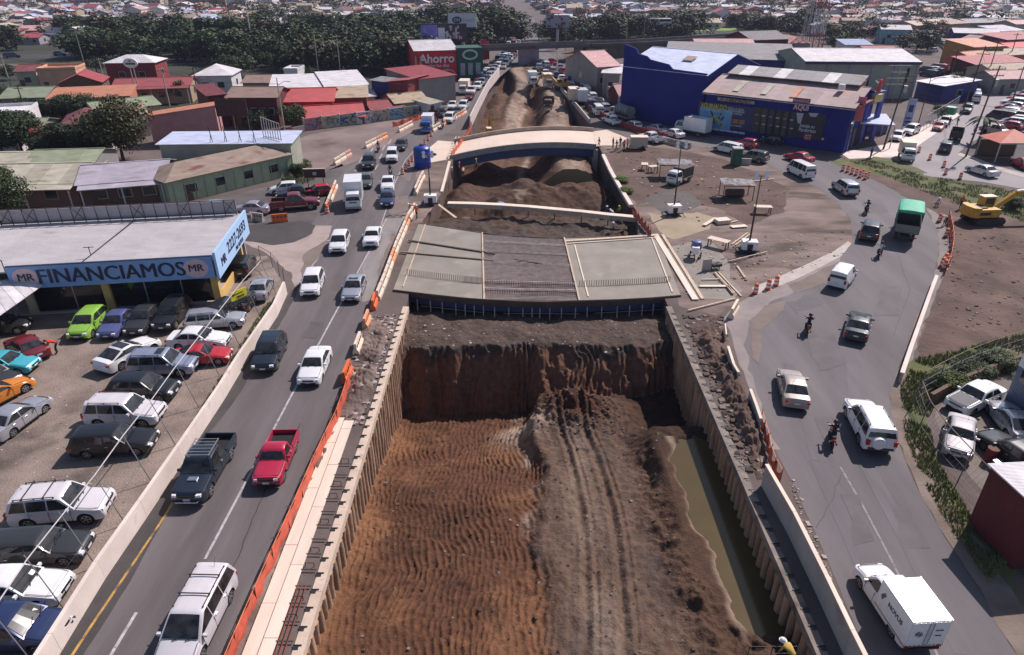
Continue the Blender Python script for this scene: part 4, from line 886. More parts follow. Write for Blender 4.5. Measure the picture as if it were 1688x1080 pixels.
def house(name,label,A,B,h,depth,roof='gable_x',rise=1.2,rm='red',wm='cream',cat='house',fw=2,sw=1,door=.3,oh=.4,sheets=0,group=None,hA=None,world=None,porch=0):
 if world:a,b=Vector(world[0]),Vector(world[1])
 else:a=P(*A,h);b=P(*B,h)
 a.z=b.z=0;d=b-a;W=d.length;u=d.normalized();ang=math.atan2(u.y,u.x);nrm=Vector((-u.y,u.x,0))
 c=a+d/2+nrm*(depth/2);D=depth
 root=thing(name,label,cat,c,ang,group)
 wmat=WL[wm]if isinstance(wm,str)else wm;rmat=RF[rm]if isinstance(rm,str)else rm
 x0,x1,y0,y1=-W/2,W/2,-D/2,D/2
 mb=MB();mb.quad((x0,y0,0),(x1,y0,0),(x1,y0,h),(x0,y0,h));mb.quad((x1,y0,0),(x1,y1,0),(x1,y1,h),(x1,y0,h))
 mb.quad((x1,y1,0),(x0,y1,0),(x0,y1,h),(x1,y1,h));mb.quad((x0,y1,0),(x0,y0,0),(x0,y0,h),(x0,y1,h))
 def slope(nm,p0,p1,q1,q0,n=0):
  """slab from eave p0-p1 to ridge q0-q1"""
  p0,p1,q1,q0=map(Vector,(p0,p1,q1,q0));k=max(1,n)
  nn=(p1-p0).cross(q0-p0)
  if nn.length<1e-6:nn=(p1-p0).cross(q1-p0)
  nn.normalize()
  if nn.z<0:nn=-nn
  for i in range(k):
   t0,t1=i/k,(i+1)/k;off=nn*(.015*((i*7)%3))
   vs=[p0+(p1-p0)*t0,p0+(p1-p0)*t1,q0+(q1-q0)*t1,q0+(q1-q0)*t0]
   vs=[v+off for v in vs];th=nn*.07
   m=MB();m.add(vs+[v+th for v in vs],[(3,2,1,0),(4,5,6,7),(0,1,5,4),(1,2,6,5),(2,3,7,6),(3,0,4,7)])
   m.build(nm if k==1 else 'roof_sheet',rmat,root)
 nS=int(W/1.9)if sheets else 0
 if roof=='gable_x':
  mb.poly([(x1,y0,h),(x1,y1,h),(x1,0,h+rise)]);mb.poly([(x0,y1,h),(x0,y0,h),(x0,0,h+rise)])
  e=rise*oh/(D/2)
  slope('roof_slope',(x0-oh,y0-oh,h-e),(x1+oh,y0-oh,h-e),(x1+oh,0,h+rise),(x0-oh,0,h+rise),nS)
  slope('roof_slope',(x1+oh,y1+oh,h-e),(x0-oh,y1+oh,h-e),(x0-oh,0,h+rise),(x1+oh,0,h+rise),nS)
  MB().beam((x0-oh,0,h+rise+.09),(x1+oh,0,h+rise+.09),.3,.06).build('ridge_cap',rmat,root)
 elif roof=='gable_y':
  mb.poly([(x0,y0,h),(x1,y0,h),(0,y0,h+rise)]);mb.poly([(x1,y1,h),(x0,y1,h),(0,y1,h+rise)])
  e=rise*oh/(W/2);nS=int(D/1.9)if sheets else 0
  slope('roof_slope',(x0-oh,y1+oh,h-e),(x0-oh,y0-oh,h-e),(0,y0-oh,h+rise),(0,y1+oh,h+rise),nS)
  slope('roof_slope',(x1+oh,y0-oh,h-e),(x1+oh,y1+oh,h-e),(0,y1+oh,h+rise),(0,y0-oh,h+rise),nS)
  MB().beam((0,y0-oh,h+rise+.09),(0,y1+oh,h+rise+.09),.3,.06).build('ridge_cap',rmat,root)
 elif roof=='hip':
  k=min(W,D)/2*.95;r0,r1=((x0+k,0),(x1-k,0))if W>=D else((0,y0+k),(0,y1-k))
  A_=[(x0-oh,y0-oh,h),(x1+oh,y0-oh,h),(x1+oh,y1+oh,h),(x0-oh,y1+oh,h)]
  p,q=(*r0,h+rise),(*r1,h+rise)
  for vs in([A_[0],A_[1],q,p],[A_[2],A_[3],p,q],[A_[1],A_[2],q],[A_[3],A_[0],p])if W>=D else([A_[0],A_[1],p],[A_[2],A_[3],q],[A_[1],A_[2],q,p],[A_[3],A_[0],p,q]):
   m=MB();n=len(vs);m.poly(vs);m.add([(v[0],v[1],v[2]-.08)for v in vs],[tuple(range(n))[::-1]]);m.build('roof_slope',rmat,root)
  mb.quad((x0,y0,h),(x1,y0,h),(x1,y1,h),(x0,y1,h))
 elif roof in('shed','shed_x','shed_f'):
  if roof=='shed':
   mb.poly([(x1,y0,h),(x1,y1,h),(x1,y1,h+rise)]);mb.poly([(x0,y1,h),(x0,y0,h),(x0,y1,h+rise)]);mb.quad((x1,y1,h),(x0,y1,h),(x0,y1,h+rise),(x1,y1,h+rise))
   slope('roof_slope',(x0-oh,y0-oh,h-rise*oh/D+.02),(x1+oh,y0-oh,h-rise*oh/D+.02),(x1+oh,y1+oh,h+rise+.05),(x0-oh,y1+oh,h+rise+.05),nS)
  elif roof=='shed_f':
   mb.quad((x0,y0,h),(x1,y0,h),(x1,y0,h+rise),(x0,y0,h+rise));mb.poly([(x1,y0,h),(x1,y1,h),(x1,y0,h+rise)]);mb.poly([(x0,y1,h),(x0,y0,h),(x0,y0,h+rise)])
   slope('roof_slope',(x1+oh,y1+oh,h),(x0-oh,y1+oh,h),(x0-oh,y0-oh,h+rise+.05),(x1+oh,y0-oh,h+rise+.05),nS)
  else:
   mb.poly([(x0,y0,h),(x1,y0,h),(x1,y0,h+rise)]);mb.poly([(x1,y1,h),(x0,y1,h),(x1,y1,h+rise)]);mb.quad((x1,y0,h),(x1,y1,h),(x1,y1,h+rise),(x1,y0,h+rise))
   slope('roof_slope',(x0-oh,y1+oh,h),(x0-oh,y0-oh,h),(x1+oh,y0-oh,h+rise+.05),(x1+oh,y1+oh,h+rise+.05),0)
 else:
  m=MB();m.box((0,0,h+.06),(W+.1,D+.1,.14));m.build('roof_slab',rmat,root)
  m=MB()
  for sx in(x0,x1):m.box((sx,0,h+.35),(.16,D+.16,.5))
  for sy in(y0,y1):m.box((0,sy,h+.351),(W-.16,.16,.5))
  m.build('parapet',wmat,root)
 mb.build('wall',wmat,root)
 wh=min(1.3,h*.4)
 for i in range(fw):
  x=x0+W*(i+.5+(.25 if door else 0))/(fw+(.5 if door else 0));window(root,min(x,x1-.8),y0,h*.52,min(1.5,W/(fw+1)*.7),wh,(0,-1))
 for i in range(sw):
  y=y0+D*(i+.5)/sw
  window(root,x1,y,h*.55,min(1.4,D/sw*.5),wh,(1,0));window(root,x0,y,h*.55,min(1.4,D/sw*.5),wh,(-1,0))
 if door:
  dd=MB().box((0,0,0),(.95,.08,2.05)).build('door',DOORW,root,loc=(x0+W*.12+.3,y0-.01,1.03));MB().box((.35,-.06,0),(.06,.05,.14)).build('handle',CHROME,dd)
 if porch:
  for sx in(x0+.3,0,x1-.3):MB().tube((sx,y0-porch+.15,0),(sx,y0-porch+.15,h-.35),.09,.09,8).build('porch_post',FRAME,root)
  m=MB();m.add([(x0,y0-porch,h-.45),(x1,y0-porch,h-.45),(x1,y0-.02,h-.05),(x0,y0-.02,h-.05),(x0,y0-porch,h-.37),(x1,y0-porch,h-.37),(x1,y0-.02,h+.03),(x0,y0-.02,h+.03)],[(3,2,1,0),(4,5,6,7),(0,1,5,4),(1,2,6,5),(2,3,7,6),(3,0,4,7)]);m.build('porch_roof',rmat,root)
 root['_w']=W;root['_d']=D
 return root
 # trees
def leafm(name,c1,c2):
 m=mat('leaf_'+name,c1,.65,0,.9,col2=c2,detail=5,objrand=.22,spec=.3);return m
LEAF=dict(dark=leafm('dark',(.017,.030,.010),(.046,.073,.023)),mid=leafm('mid',(.026,.044,.014),(.066,.098,.030)),light=leafm('light',(.055,.09,.016),(.14,.18,.04)),brown=leafm('brown',(.04,.04,.017),(.095,.088,.034)))
BARK=mat('bark',(.075,.055,.042),.9,.35,3,stretch=(3,3,.6))
def crown_mesh(seed,n,leaf,flat_=1.0,lob=9):
 r=random.Random(seed);nr=np.random.RandomState(seed)
 lobes=[(Vector((0,0,.62)),.34)]
 for i in range(lob):
  a=2*math.pi*(i+r.random()*.7)/lob*1.9;rr=r.uniform(.16,.36);z=r.uniform(.34,.86)
  lobes.append((Vector((rr*math.cos(a),rr*math.sin(a),z)),r.uniform(.14,.25)*(1.15-.5*abs(z-.55))))
 V=[];F=[]
 for i in range(n):
  c,R_=lobes[r.randrange(len(lobes))]
  d=Vector((r.gauss(0,1),r.gauss(0,1),r.gauss(.15,1))).normalized();p=c+Vector((d.x,d.y,d.z*.8*flat_))*R_*(r.uniform(.55,1.08)if r.random()<.8 else r.uniform(1.0,1.3))
  nn=(d+Vector((r.uniform(-.9,.9),r.uniform(-.9,.9),r.uniform(-.5,.9)))).normalized()
  t=nn.cross(Vector((r.uniform(-1,1),r.uniform(-1,1),r.uniform(-1,1)))).normalized();b_=nn.cross(t)
  s=leaf*r.uniform(.6,1.3);s2=s*r.uniform(.45,.8);k=len(V)
  V+=[p-t*s,p-b_*s2*.6+nn*s*.15,p+t*s,p+b_*s2]
  F.append((k,k+1,k+2,k+3))
 me=bpy.data.meshes.new('crown');me.from_pydata(V,[],F);me.materials.append(LEAF['dark']);me.update();return me
def trunk_mesh(seed):
 r=random.Random(seed);mb=MB()
 mb.tube((0,0,0),(.01,0,.2),.035,.026,7);mb.tube((.01,0,.2),(0,.01,.42),.026,.018,7)
 for i in range(5):
  a=2*math.pi*i/5+r.random();z=r.uniform(.2,.42)
  e=Vector((.26*math.cos(a),.26*math.sin(a),z+r.uniform(.18,.36)));mb.tube((0,0,z),e,.016,.005,5)
  mb.tube(e*.6+Vector((0,0,z*.4)),e+Vector((r.uniform(-.1,.1),r.uniform(-.1,.1),.1)),.008,.003,4)
 return mb.mesh('trunk',BARK,60)
CR_N=[crown_mesh(s,7500,.027,1,12)for s in(1,2,3)];CR_M=[crown_mesh(s,1500,.040)for s in(11,12,13,14)];CR_F=[crown_mesh(s,900,.048,1,6)for s in(21,22,23,24,25,26)]
TRK=[trunk_mesh(s)for s in(1,2)]
def tree(x,y,H,Wd,label,leaf='dark',lod='M',group=None,world=False,name='leafy_tree',sink=0.0):
 loc=Vector((x,y,0))if world else P(x,y)
 loc.z=-sink*H
 root=thing(name,label,'tree',loc,RND.uniform(0,6.28),group)
 cr={'N':CR_N,'M':CR_M,'F':CR_F}[lod];me=cr[RND.randrange(len(cr))]
 inst('crown',me,root,(0,0,0),mat=LEAF[leaf],scale=(Wd,Wd*RND.uniform(.85,1.15),H))
 inst('trunk',TRK[RND.randrange(2)],root,(0,0,0),scale=(Wd*.8,Wd*.8,H*.95))
 return root
def bush(x,y,H,Wd,label,leaf='mid',lod='M',group=None,cat='bush',name='bush'):
 loc=P(x,y);loc.z=-.32*H
 root=thing(name,label,cat,loc,RND.uniform(0,6.28),group);cr=CR_N if lod=='N' else CR_M
 inst('foliage',cr[RND.randrange(len(cr))],root,mat=LEAF[leaf],scale=(Wd,Wd,H*1.35));return root
def palm(x,y,H,label):
 root=thing('palm_tree',label,'palm',P(x,y),0);MB().tube((0,0,0),(.1,0,H),.22,.14,8).build('trunk',BARK,root)
 for i in range(14):
  a=2*math.pi*i/14+RND.uniform(-.2,.2);up=RND.uniform(.1,.9);mb=MB();pts=[]
  for k in range(6):
   t=k/5;pts.append(Vector((math.cos(a)*t*2.6,math.sin(a)*t*2.6,H+up*t*1.6-1.9*t*t)))
  s=Vector((-math.sin(a),math.cos(a),0))
  for k in range(5):
   w0=.32*math.sin(math.pi*(k/5*.9+.08));w1=.32*math.sin(math.pi*((k+1)/5*.9+.08))
   mb.quad(pts[k]-s*w0-Vector((0,0,.1)),pts[k],pts[k+1],pts[k+1]-s*w1-Vector((0,0,.1)));mb.quad(pts[k],pts[k]+s*w0-Vector((0,0,.1)),pts[k+1]+s*w1-Vector((0,0,.1)),pts[k+1])
  mb.build('frond',LEAF['dark'],root)
 return root
 # poles, fences, barriers
def utility_pole(px,py,H,label,m=None,cross=1,lean=0,lamp=0,r=.15,transformer=0,name='utility_pole',cat='pole',group=None):
 root=thing(name,label,cat,P(px,py),RND.uniform(-.4,.4),group);m=m or CONC
 MB().tube((0,0,0),(lean,0,H),r,r*.6,9).build('post',m,root,50)
 for k in range(cross):
  z=H-.5-k*.9;c=MB().box((lean,0,z),(2.2,.11,.11)).build('cross_arm',TIMBERD,root)
  for x in(-.95,-.4,.4,.95):MB().tube((lean+x,0,z+.05),(lean+x,0,z+.24),.05,.03,6).build('insulator',CONCP,c)
 if transformer:MB().tube((lean*.8+.4,0,H-2.9),(lean*.8+.4,0,H-1.9),.3,.3,12).build('transformer',STEEL,root)
 if lamp:
  MB().path([(lean*.8,0,H-1.2),(lean+1.0,0,H-.6),(lean+2.0,0,H-.45)],.04).build('lamp_arm',STEEL,root)
  MB().box((lean+2.2,0,H-.45),(.6,.22,.12)).build('lamp_head',WHITEP,root)
 return root
def along(pts,step,off=0.0,z=0.0):
 """points every step metres along a pixel polyline, with heading"""
 w=[P(*p)for p in pts];out=[];carry=off
 for a,b in zip(w[:-1],w[1:]):
  L=(b-a).length;u=(b-a)/L
  while carry<=L:out.append((a+u*carry+Vector((0,0,z)),math.atan2(u.y,u.x)));carry+=step
  carry-=L
 return out
def _plastic_barrier():
 mb=MB();L=1.75
 pr=[(-.24,0),(.24,0),(.24,.28),(.10,.5),(.09,.95),(-.09,.95),(-.10,.5),(-.24,.28)]
 vs=[(x,y,z)for x in(-L/2,L/2)for y,z in pr];n=len(pr)
 mb.add(vs,[(k,(k+1)%n,n+(k+1)%n,n+k)[::-1]for k in range(n)]+[tuple(range(n)),tuple(range(2*n-1,n-1,-1))])
 return mb.mesh('shell',[ORANGE])
PBAR=_plastic_barrier()
PSLOT=MB()
for _x in(-.6,-.2,.2,.6):
 for _s in(-1,1):PSLOT.box((_x,_s*.105,.62),(.12,.05,.2))
PSLOTM=PSLOT.mesh('forklift_slot',BLACK)
def plastic_barrier(loc,rz,m,label,group=None,L=1.0):
 root=thing('plastic_barrier',label,'barrier',loc,rz,group);inst('shell',PBAR,root,mat=m,scale=(L,1,1));inst('slots',PSLOTM,root,scale=(L,1,1));return root
def barrel_mesh():
 mb=MB();prof=[(.27,0),(.27,.05)];mis=[1,1]
 zs=[.05,.22,.38,.54,.70,.86];rr=[.235,.225,.215,.205,.195,.185]
 prof=[(.29,0),(.29,.06),(.235,.07)];ms=[1,1,0]
 for i in range(5):prof+=[(rr[i],zs[i]+.03),(rr[i]-.005,zs[i+1])];ms+=[0 if i%2==0 else 2,0]
 prof+=[(.15,.93),(.05,.94)];ms+=[0,0]
 mis=[]
 for i in range(len(prof)):
  z=prof[i][1];mis.append(1 if z<.06 else(2 if .20<z<.36 or .52<z<.68 else 0))
 mb.lathe(prof,14,mis=mis);return mb.mesh('drum',[ORANGE,BLACK,WHITEP],40)
BARREL=barrel_mesh();BHAND=MB().beam((-.09,0,.93),(-.09,0,1.04),.03,.03).beam((.09,0,.93),(.09,0,1.04),.03,.03).beam((-.1,0,1.04),(.1,0,1.04),.03,.03).mesh('handle',ORANGE)
def barrel(px,py,label,group=None,sc=1.0):
 root=thing('traffic_drum',label,'traffic drum',P(px,py),RND.uniform(0,6),group);inst('drum',BARREL,root);inst('handle',BHAND,root);root.scale=(sc,)*3
 root.location.z=.02;return root
 # pile walls along the excavation
PILEM=mat('soil_crusted_pile',(.22,.125,.075),.95,0,2.2,bump=.6,bscale=6,col2=(.42,.27,.175),stretch=(1,1,.35),detail=10,objrand=.15)
def pile_mesh(s):
 r=random.Random(s);mb=MB();prof=[]
 for i in range(8):prof.append((.225+r.uniform(-.035,.035),-5.8+i*5.5/7))
 mb.lathe(prof,10);return mb.mesh('pile',PILEM,60)
PILES=[pile_mesh(i)for i in range(4)]
CAPL=CONCP
def lx(ln,Y):return _interp([(b,a)for a,b in ln],Y)
def pile_wall(side,label,capm):
 ln=HOLE_L if side<0 else HOLE_R
 root=thing('pile_wall',label,'retaining wall',(lx(ln,32),32,0));ox,oy=lx(ln,32),32
 Y=12.6;i=0
 while Y<50.5:
  inst('pile',PILES[i%4],root,(lx(ln,Y)-ox-side*.10+RND.uniform(-.03,.03),Y-oy,RND.uniform(-.05,.02)),RND.uniform(0,6));Y+=.70;i+=1
 def strip(x0,x1,z0,z1,ya,yb,nm,m,n=1):
  for k in range(n):
   a=ya+(yb-ya)*k/n;b=ya+(yb-ya)*(k+1)/n-(.012 if n>1 else 0)
   xa,xb=lx(ln,a)-ox,lx(ln,b)-ox
   mb=MB();vs=[(xa+side*x0,a-oy),(xb+side*x0,b-oy),(xb+side*x1,b-oy),(xa+side*x1,a-oy)]
   mb.prism(vs,z0,z1);mb.build(nm,m,root)
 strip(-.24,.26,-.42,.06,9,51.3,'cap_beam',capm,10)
 Y=12.9;k=0
 while Y<50.5:
  h=MB();x=side*.06
  q_=RND.uniform(-.05,.05);h.box((x+side*.10,q_,.07),(.22,.20,.03));h.box((x+side*.06,q_+.11,.08),(.36,.05,.05))
  h.build('pile_head',BLACK,root,loc=(lx(ln,Y)-ox,Y-oy,0));Y+=.97;k+=1
 return root,ox,oy,ln
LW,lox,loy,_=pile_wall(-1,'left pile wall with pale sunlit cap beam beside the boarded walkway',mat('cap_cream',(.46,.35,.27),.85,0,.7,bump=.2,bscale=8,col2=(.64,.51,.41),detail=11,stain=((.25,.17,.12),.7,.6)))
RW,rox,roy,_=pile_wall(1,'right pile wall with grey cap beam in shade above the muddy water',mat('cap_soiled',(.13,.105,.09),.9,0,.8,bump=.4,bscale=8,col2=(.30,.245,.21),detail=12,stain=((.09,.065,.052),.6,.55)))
REB=flat('rebar',(.045,.028,.02),.8)
Y=13.2
while Y<31:
 x=-9.33
 MB().beam((x,Y,.13),(x-.75,Y+.02,.13),.055,.03).build('rebar_hoop',REB,LW).location=(-lox,-loy,0)
 if RND.random()<.6:MB().path([(x-.2,Y+.3,0),(x-.2,Y+.3,.25),(x-.62,Y+.3,.25),(x-.62,Y+.3,.02)],.02,5).build('rebar_hoop',REB,LW).location=(-lox,-loy,0)
 if Y<21:
  for dx in(.22,.42,.60):MB().beam((x-dx,Y,.16),(x-dx,Y+.98,.16),.035,.03).build('rebar',mat('rebar_red',(.22,.05,.03),.8,.2,2),LW).location=(-lox,-loy,0)
 Y+=.97
wk=thing('plank_walkway','long pale plank walkway beside the left cap beam','walkway',(-10.5,22,0))
yy=9.0
for c in range(2):
 y=8.0+c*1.7
 while y<34.6:
  L=RND.uniform(3.4,4.2);y1=min(y+L,34.9+.3*c)
  MB().box((.16-c*.65,(y+y1)/2-22,.10+c*.012+RND.uniform(0,.012)),(.61,y1-y-.03,.06)).build('plank',TIMBERP,wk);y=y1
for y in np.arange(9,34,1.7):MB().box((-.2,y-22,.035),(1.35,.09,.07)).build('bearer',TIMBERD,wk)
def rubble(name,label,area,n,smin,smax,mats,kind='stuff',zf=None,seed=3):
 r=random.Random(seed);mb=MB();poly=[(p[0],p[1])for p in area]
 xs=[p[0]for p in poly];ys=[p[1]for p in poly];c=0
 def inside(x,y):
  k=False;j=len(poly)-1
  for i in range(len(poly)):
   if(poly[i][1]>y)!=(poly[j][1]>y)and x<(poly[j][0]-poly[i][0])*(y-poly[i][1])/(poly[j][1]-poly[i][1])+poly[i][0]:k=not k
   j=i
  return k
 while c<n:
  x,y=r.uniform(min(xs),max(xs)),r.uniform(min(ys),max(ys))
  if not inside(x,y):continue
  s=smin+(smax-smin)*r.random()**3;z=zf(x,y)if zf else 0
  vs=[]
  for k in range(8):
   vs.append((x+s*(1 if k&1 else-1)*r.uniform(.5,1),y+s*(1 if k&2 else-1)*r.uniform(.5,1),z+s*.7*((1 if k&4 else-.25))*r.uniform(.5,1)))
  mb.add(vs,[(0,2,3,1),(4,5,7,6),(0,1,5,4),(1,3,7,5),(3,2,6,7),(2,0,4,6)],r.randrange(len(mats)));c+=1
 return tag(mb.build(name,mats),label,None,None,kind)
W3=lambda pts:[tuple(P(*p)[:2])for p in pts]
STONE=mat('rubble_stone',(.20,.16,.14),.95,.35,1.5,bump=.5);STONED=mat('dark_clod',(.065,.044,.035),.95,.4,1.5,bump=.5);STONEP=mat('pale_rubble',(.42,.35,.31),.95,.3,1.5,bump=.4)
def mound_strip(name,pts,hgt,m,n=36,w=12,seed=1):
 """uneven ridge of soil between two pixel polylines pts[0] (left edge) and pts[1]"""
 A=[P(*p)for p in pts[0]];B=[P(*p)for p in pts[1]]
 def samp(L,t):
  d=[0]
  for a,b in zip(L[:-1],L[1:]):d.append(d[-1]+(b-a).length)
  s=t*d[-1]
  for i in range(len(L)-1):
   if s<=d[i+1]+1e-6:return L[i]+(L[i+1]-L[i])*((s-d[i])/max(1e-6,d[i+1]-d[i]))
  return L[-1]
 mb=MB();g=[]
 for i in range(n+1):
  a,b=samp(A,i/n),samp(B,i/n);row=[]
  for j in range(w+1):
   t=j/w;p=a+(b-a)*t;e=min(1,4*min(t,1-t))*min(1,6*min(i/n,1-i/n))
   z=hgt*e*(.55+.9*mnoise.noise(Vector((p.x*.7,p.y*.7,seed)))+.6*mnoise.noise(Vector((p.x*2.3,p.y*2.3,seed+3)))+.35*mnoise.noise(Vector((p.x*6,p.y*6,seed+7))))+.03
   row.append((p.x+.1*mnoise.noise(Vector((p.x*3,p.y*3,9))),p.y,max(-.01,z)))
  g.append(row)
 for r_ in g:mb.v+=r_
 for i in range(n):
  for j in range(w):a=i*(w+1)+j;mb.f.append((a,a+1,a+w+2,a+w+1));mb.m.append(0)
 return tag(mb.build(name,m,None,180),kind='structure')
mound_strip('left_spoil_ridge',[[(598,530),(590,600),(572,650),(555,690)],[(650,528),(625,600),(612,650),(596,690)]],.45,SITED,130,26,4)
mound_strip('left_soil_kerb',[[(548,700),(500,800),(447,900),(360,1090)],[(566,690),(516,800),(468,900),(392,1090)]],.22,SITED,80,8,6)
mound_strip('right_spoil_ridge',[[(1130,530),(1175,620),(1222,720),(1248,790)],[(1185,520),(1212,600),(1250,700),(1262,790)]],.6,BROWND,150,30,8)
rubble('left_rubble','broken stones and clods beside the left cap beam',W3([(600,520),(655,520),(600,700),(560,700)]),800,.05,.22,[STONE,STONED,STONEP,STONE])
rubble('right_rubble','dark clods and broken concrete along the right cap beam',W3([(1125,520),(1190,520),(1262,780),(1225,780)]),900,.05,.26,[STONED,STONE,STONED,BROWND])
rubble('road_edge_rubble','crumbled pale dirt along the right road edge',W3([(1300,790),(1312,790),(1420,1075),(1402,1075),(1330,880)]),200,.03,.14,[STONEP,STONE])
rubble('bench_debris','scattered pale debris on the dirt bench under the deck',[(-8,46.5),(12.5,46),(12.8,51.5),(-8.5,51.5)],260,.03,.13,[STONEP,STONE,STONED],zf=lambda x,y:float(front_z(np.array([[x]]),np.array([[y]]))[0][0,0]))
rubble('island_debris','scattered scraps and stones on the dirt island',W3([(1100,400),(1390,380),(1390,420),(1250,475),(1130,490)]),520,.03,.15,[STONEP,STONE,TIMBER,STONED])
rubble('rim_debris','scrap timber and stones along the north part of the dirt island',W3([(1010,250),(1110,250),(1260,290),(1300,320),(1180,380),(1070,330)]),420,.04,.2,[STONED,TIMBERD,STONE,TIMBER])
rubble('dug_area_clods','dark clods strewn over the dug ground at the right',W3([(1560,380),(1688,380),(1688,540),(1540,570)]),260,.04,.16,[STONED,BROWND,STONE])
rubble('lot_stones','loose stones on the gravel of the car lot',W3([(100,600),(380,600),(160,940),(0,900),(0,700)]),500,.02,.07,[STONE,STONEP])
rubble('clay_clods','reddish clods on the heap before the cut face',[(1.5,38.5),(8,38.5),(8,42.5),(1.5,42.5)],300,.04,.13,[BROWND,STONED],zf=lambda x,y:float(front_z(np.array([[x]]),np.array([[y]]))[0][0,0]))
rubble('floor_clods','small clods and pale stones over the clay floor of the pit',[(-8.6,15),(9.5,15),(9.5,40),(-8.6,42)],900,.025,.11,[BROWND,STONED,BROWND,STONED,STONE],zf=lambda x,y:float(front_z(np.array([[x]]),np.array([[y]]))[0][0,0]))
# orange safety nets
NET=mat('orange_net',(.56,.10,.055),.7,.2,2.5);NETD=mat('faded_net',(.68,.20,.09),.7,.2,2.5)
def net_fence(label,pts,h,step=2.2,m=NET,sag=.06,group=None,thick=.05):
 w=[P(*p)for p in pts];root=thing('safety_net',label,'safety net',w[0]);o=w[0]
 ps=along(pts,step)
 pl=[p for p,_ in ps]+[w[-1]]
 for i,p in enumerate(pl):MB().tube((0,0,0),(RND.uniform(-.08,.08),RND.uniform(-.08,.08),h+.12),.025,.02,6).build('stake',STEELD,root,loc=p-o)
 for i,(a,b)in enumerate(zip(pl[:-1],pl[1:])):
  n=8;mb=MB();nr=Vector((-(b-a).y,(b-a).x,0)).normalized()
  for side in(0,1):
   for k in range(n+1):
    t=k/n;s=math.sin(math.pi*t)*sag;p=a+(b-a)*t-o;wv=nr*(.05*math.sin(t*9+i))
    z0,z1=.04+.05*abs(math.sin(i+t*5)),h-s
    off=nr*(.012*side)
    mb.v+=[tuple(p+wv+off+Vector((0,0,z0))),tuple(p+wv*.3+off+Vector((0,0,(z0+z1)/2))),tuple(p-wv+off+Vector((0,0,z1)))]
   q0=side*3*(n+1)
   for k in range(n):
    for j in range(2):
     q=(q0+k*3+j,q0+k*3+3+j,q0+k*3+4+j,q0+k*3+1+j)
     mb.f.append(q if side==0 else q[::-1]);mb.m.append(0)
  mb.build('net_panel',m,root,60)
  c=MB();c.beam(a-o+Vector((0,0,h-.0)),b-o+Vector((0,0,h-.0)),.03,.03);c.build('top_cord',NETD,root)
 return root
net_fence('long orange safety net running between the left road and the plank walkway',[(578,632),(560,690),(528,756),(490,845),(450,935),(390,1075),(330,1220)],.95,2.3)
net_fence('crumpled orange net on stakes beside the deck at the dirt island',[(1042,355),(1052,368),(1064,382),(1072,392)],1.2,1.3,sag=.5)
net_fence('orange net hanging on the right spoil ridge near the grey plank barrier',[(1252,700),(1262,735),(1268,770),(1284,800)],1.1,1.2,sag=.55)
net_fence('orange net along the edge of the dug area by the striped drums',[(1562,362),(1566,385),(1568,405),(1564,432),(1556,455)],1.1,1.8,sag=.45)
net_fence('orange net in front of the graffiti wall',[(648,210),(668,205),(690,198),(706,190)],1.0,2.5,sag=.3)
net_fence('dark red net fence beside the jammed trucks at the blue warehouse',[(970,182),(1000,200),(1030,212),(1060,222),(1100,232)],1.1,2.5,m=mat('dark_red_net',(.22,.03,.03),.8,.2,2))
net_fence('orange net beside the left end of the far bridge',[(745,262),(752,250),(770,228),(778,210)],1.1,2.2,sag=.4)
# barriers along the roads
for i,(x,y,m,L,qx,qy,lab)in enumerate([(617,505,ORANGE,1.0,626,470,'orange plastic barrier at the deck corner, farthest of the separate orange ones'),(605,535,ORANGEW,1.0,616,505,'pale orange plastic barrier, second from the deck corner'),(591,575,CREAM,1.15,602,545,'cream plastic barrier standing between two orange ones on the left road edge'),(573,622,ORANGE,1.05,586,590,'bright orange plastic barrier at the head of the long safety net'),(1209,518,CREAM,1.2,1224,492,'cream slotted barrier standing alone at the right road by the deck')]):
 a,b=P(x,y),P(qx,qy);d=b-a;plastic_barrier(a+Vector((0,0,.02)),math.atan2(d.y,d.x),m,lab,None,L)
BARM=[CREAM,CREAM,mat('pink_barrier',(.62,.36,.28),.6,.15,1.5),ORANGEW]
def jersey(pts,n,label,group,m=CREAM,step=2.05):
 for i,(p,rz)in enumerate(along(pts,step)[:n]):
  mm=m if not isinstance(m,list)else m[i%len(m)]
  plastic_barrier(p+Vector((0,0,.015)),rz,mm,label.format(ORD[i]),group,1.08)
jersey([(626,488),(634,468),(644,440),(654,412),(664,388),(674,364),(684,348)],12,'{} barrier from the near end along the left side of the deck','barriers along the left side of the deck',[CREAM,CREAM,CREAM,CREAM,ORANGEW])
jersey([(686,318),(694,300),(704,284)],4,'{} cream barrier in the short row near the blue water tank','barriers below the blue water tank')
jersey([(540,345),(548,325),(556,305)],5,'{} barrier of the short row dividing the red pickup from the road','barriers beside the red pickup',[ORANGEW,CREAM,CREAM])
jersey([(556,270),(582,254)],3,'{} pink barrier of the nearest pair across the dirt yard','near barriers of the dirt yard',BARM)
jersey([(607,243),(640,226)],4,'{} barrier of the middle row at the dirt yard','middle barriers of the dirt yard',BARM)
jersey([(661,217),(690,202)],3,'{} barrier of the far row at the dirt yard behind the blue truck','far barriers of the dirt yard',[CREAM])
jersey([(716,216),(738,203),(760,192),(772,183)],9,'{} pink and cream barrier of the row leading to the far trench wall','barriers leading to the far trench',BARM)
jersey([(1098,236),(1112,240),(1130,244)],3,'{} grey block barrier beside the white pickup by the far bridge','block barriers by the far bridge',CONC)
for x,y,q,lab in((462,366,(482,364),'orange barrier standing beside the red pickup on the dirt'),(424,364,(440,366),'grey low barrier at the side street beside the orange one'),(404,366,(420,366),'grey low barrier under the pale lilac car')):
 plastic_barrier(P(x,y),heading(x,y,*q)[1],ORANGE if 'orange b' in lab else CONC,lab)
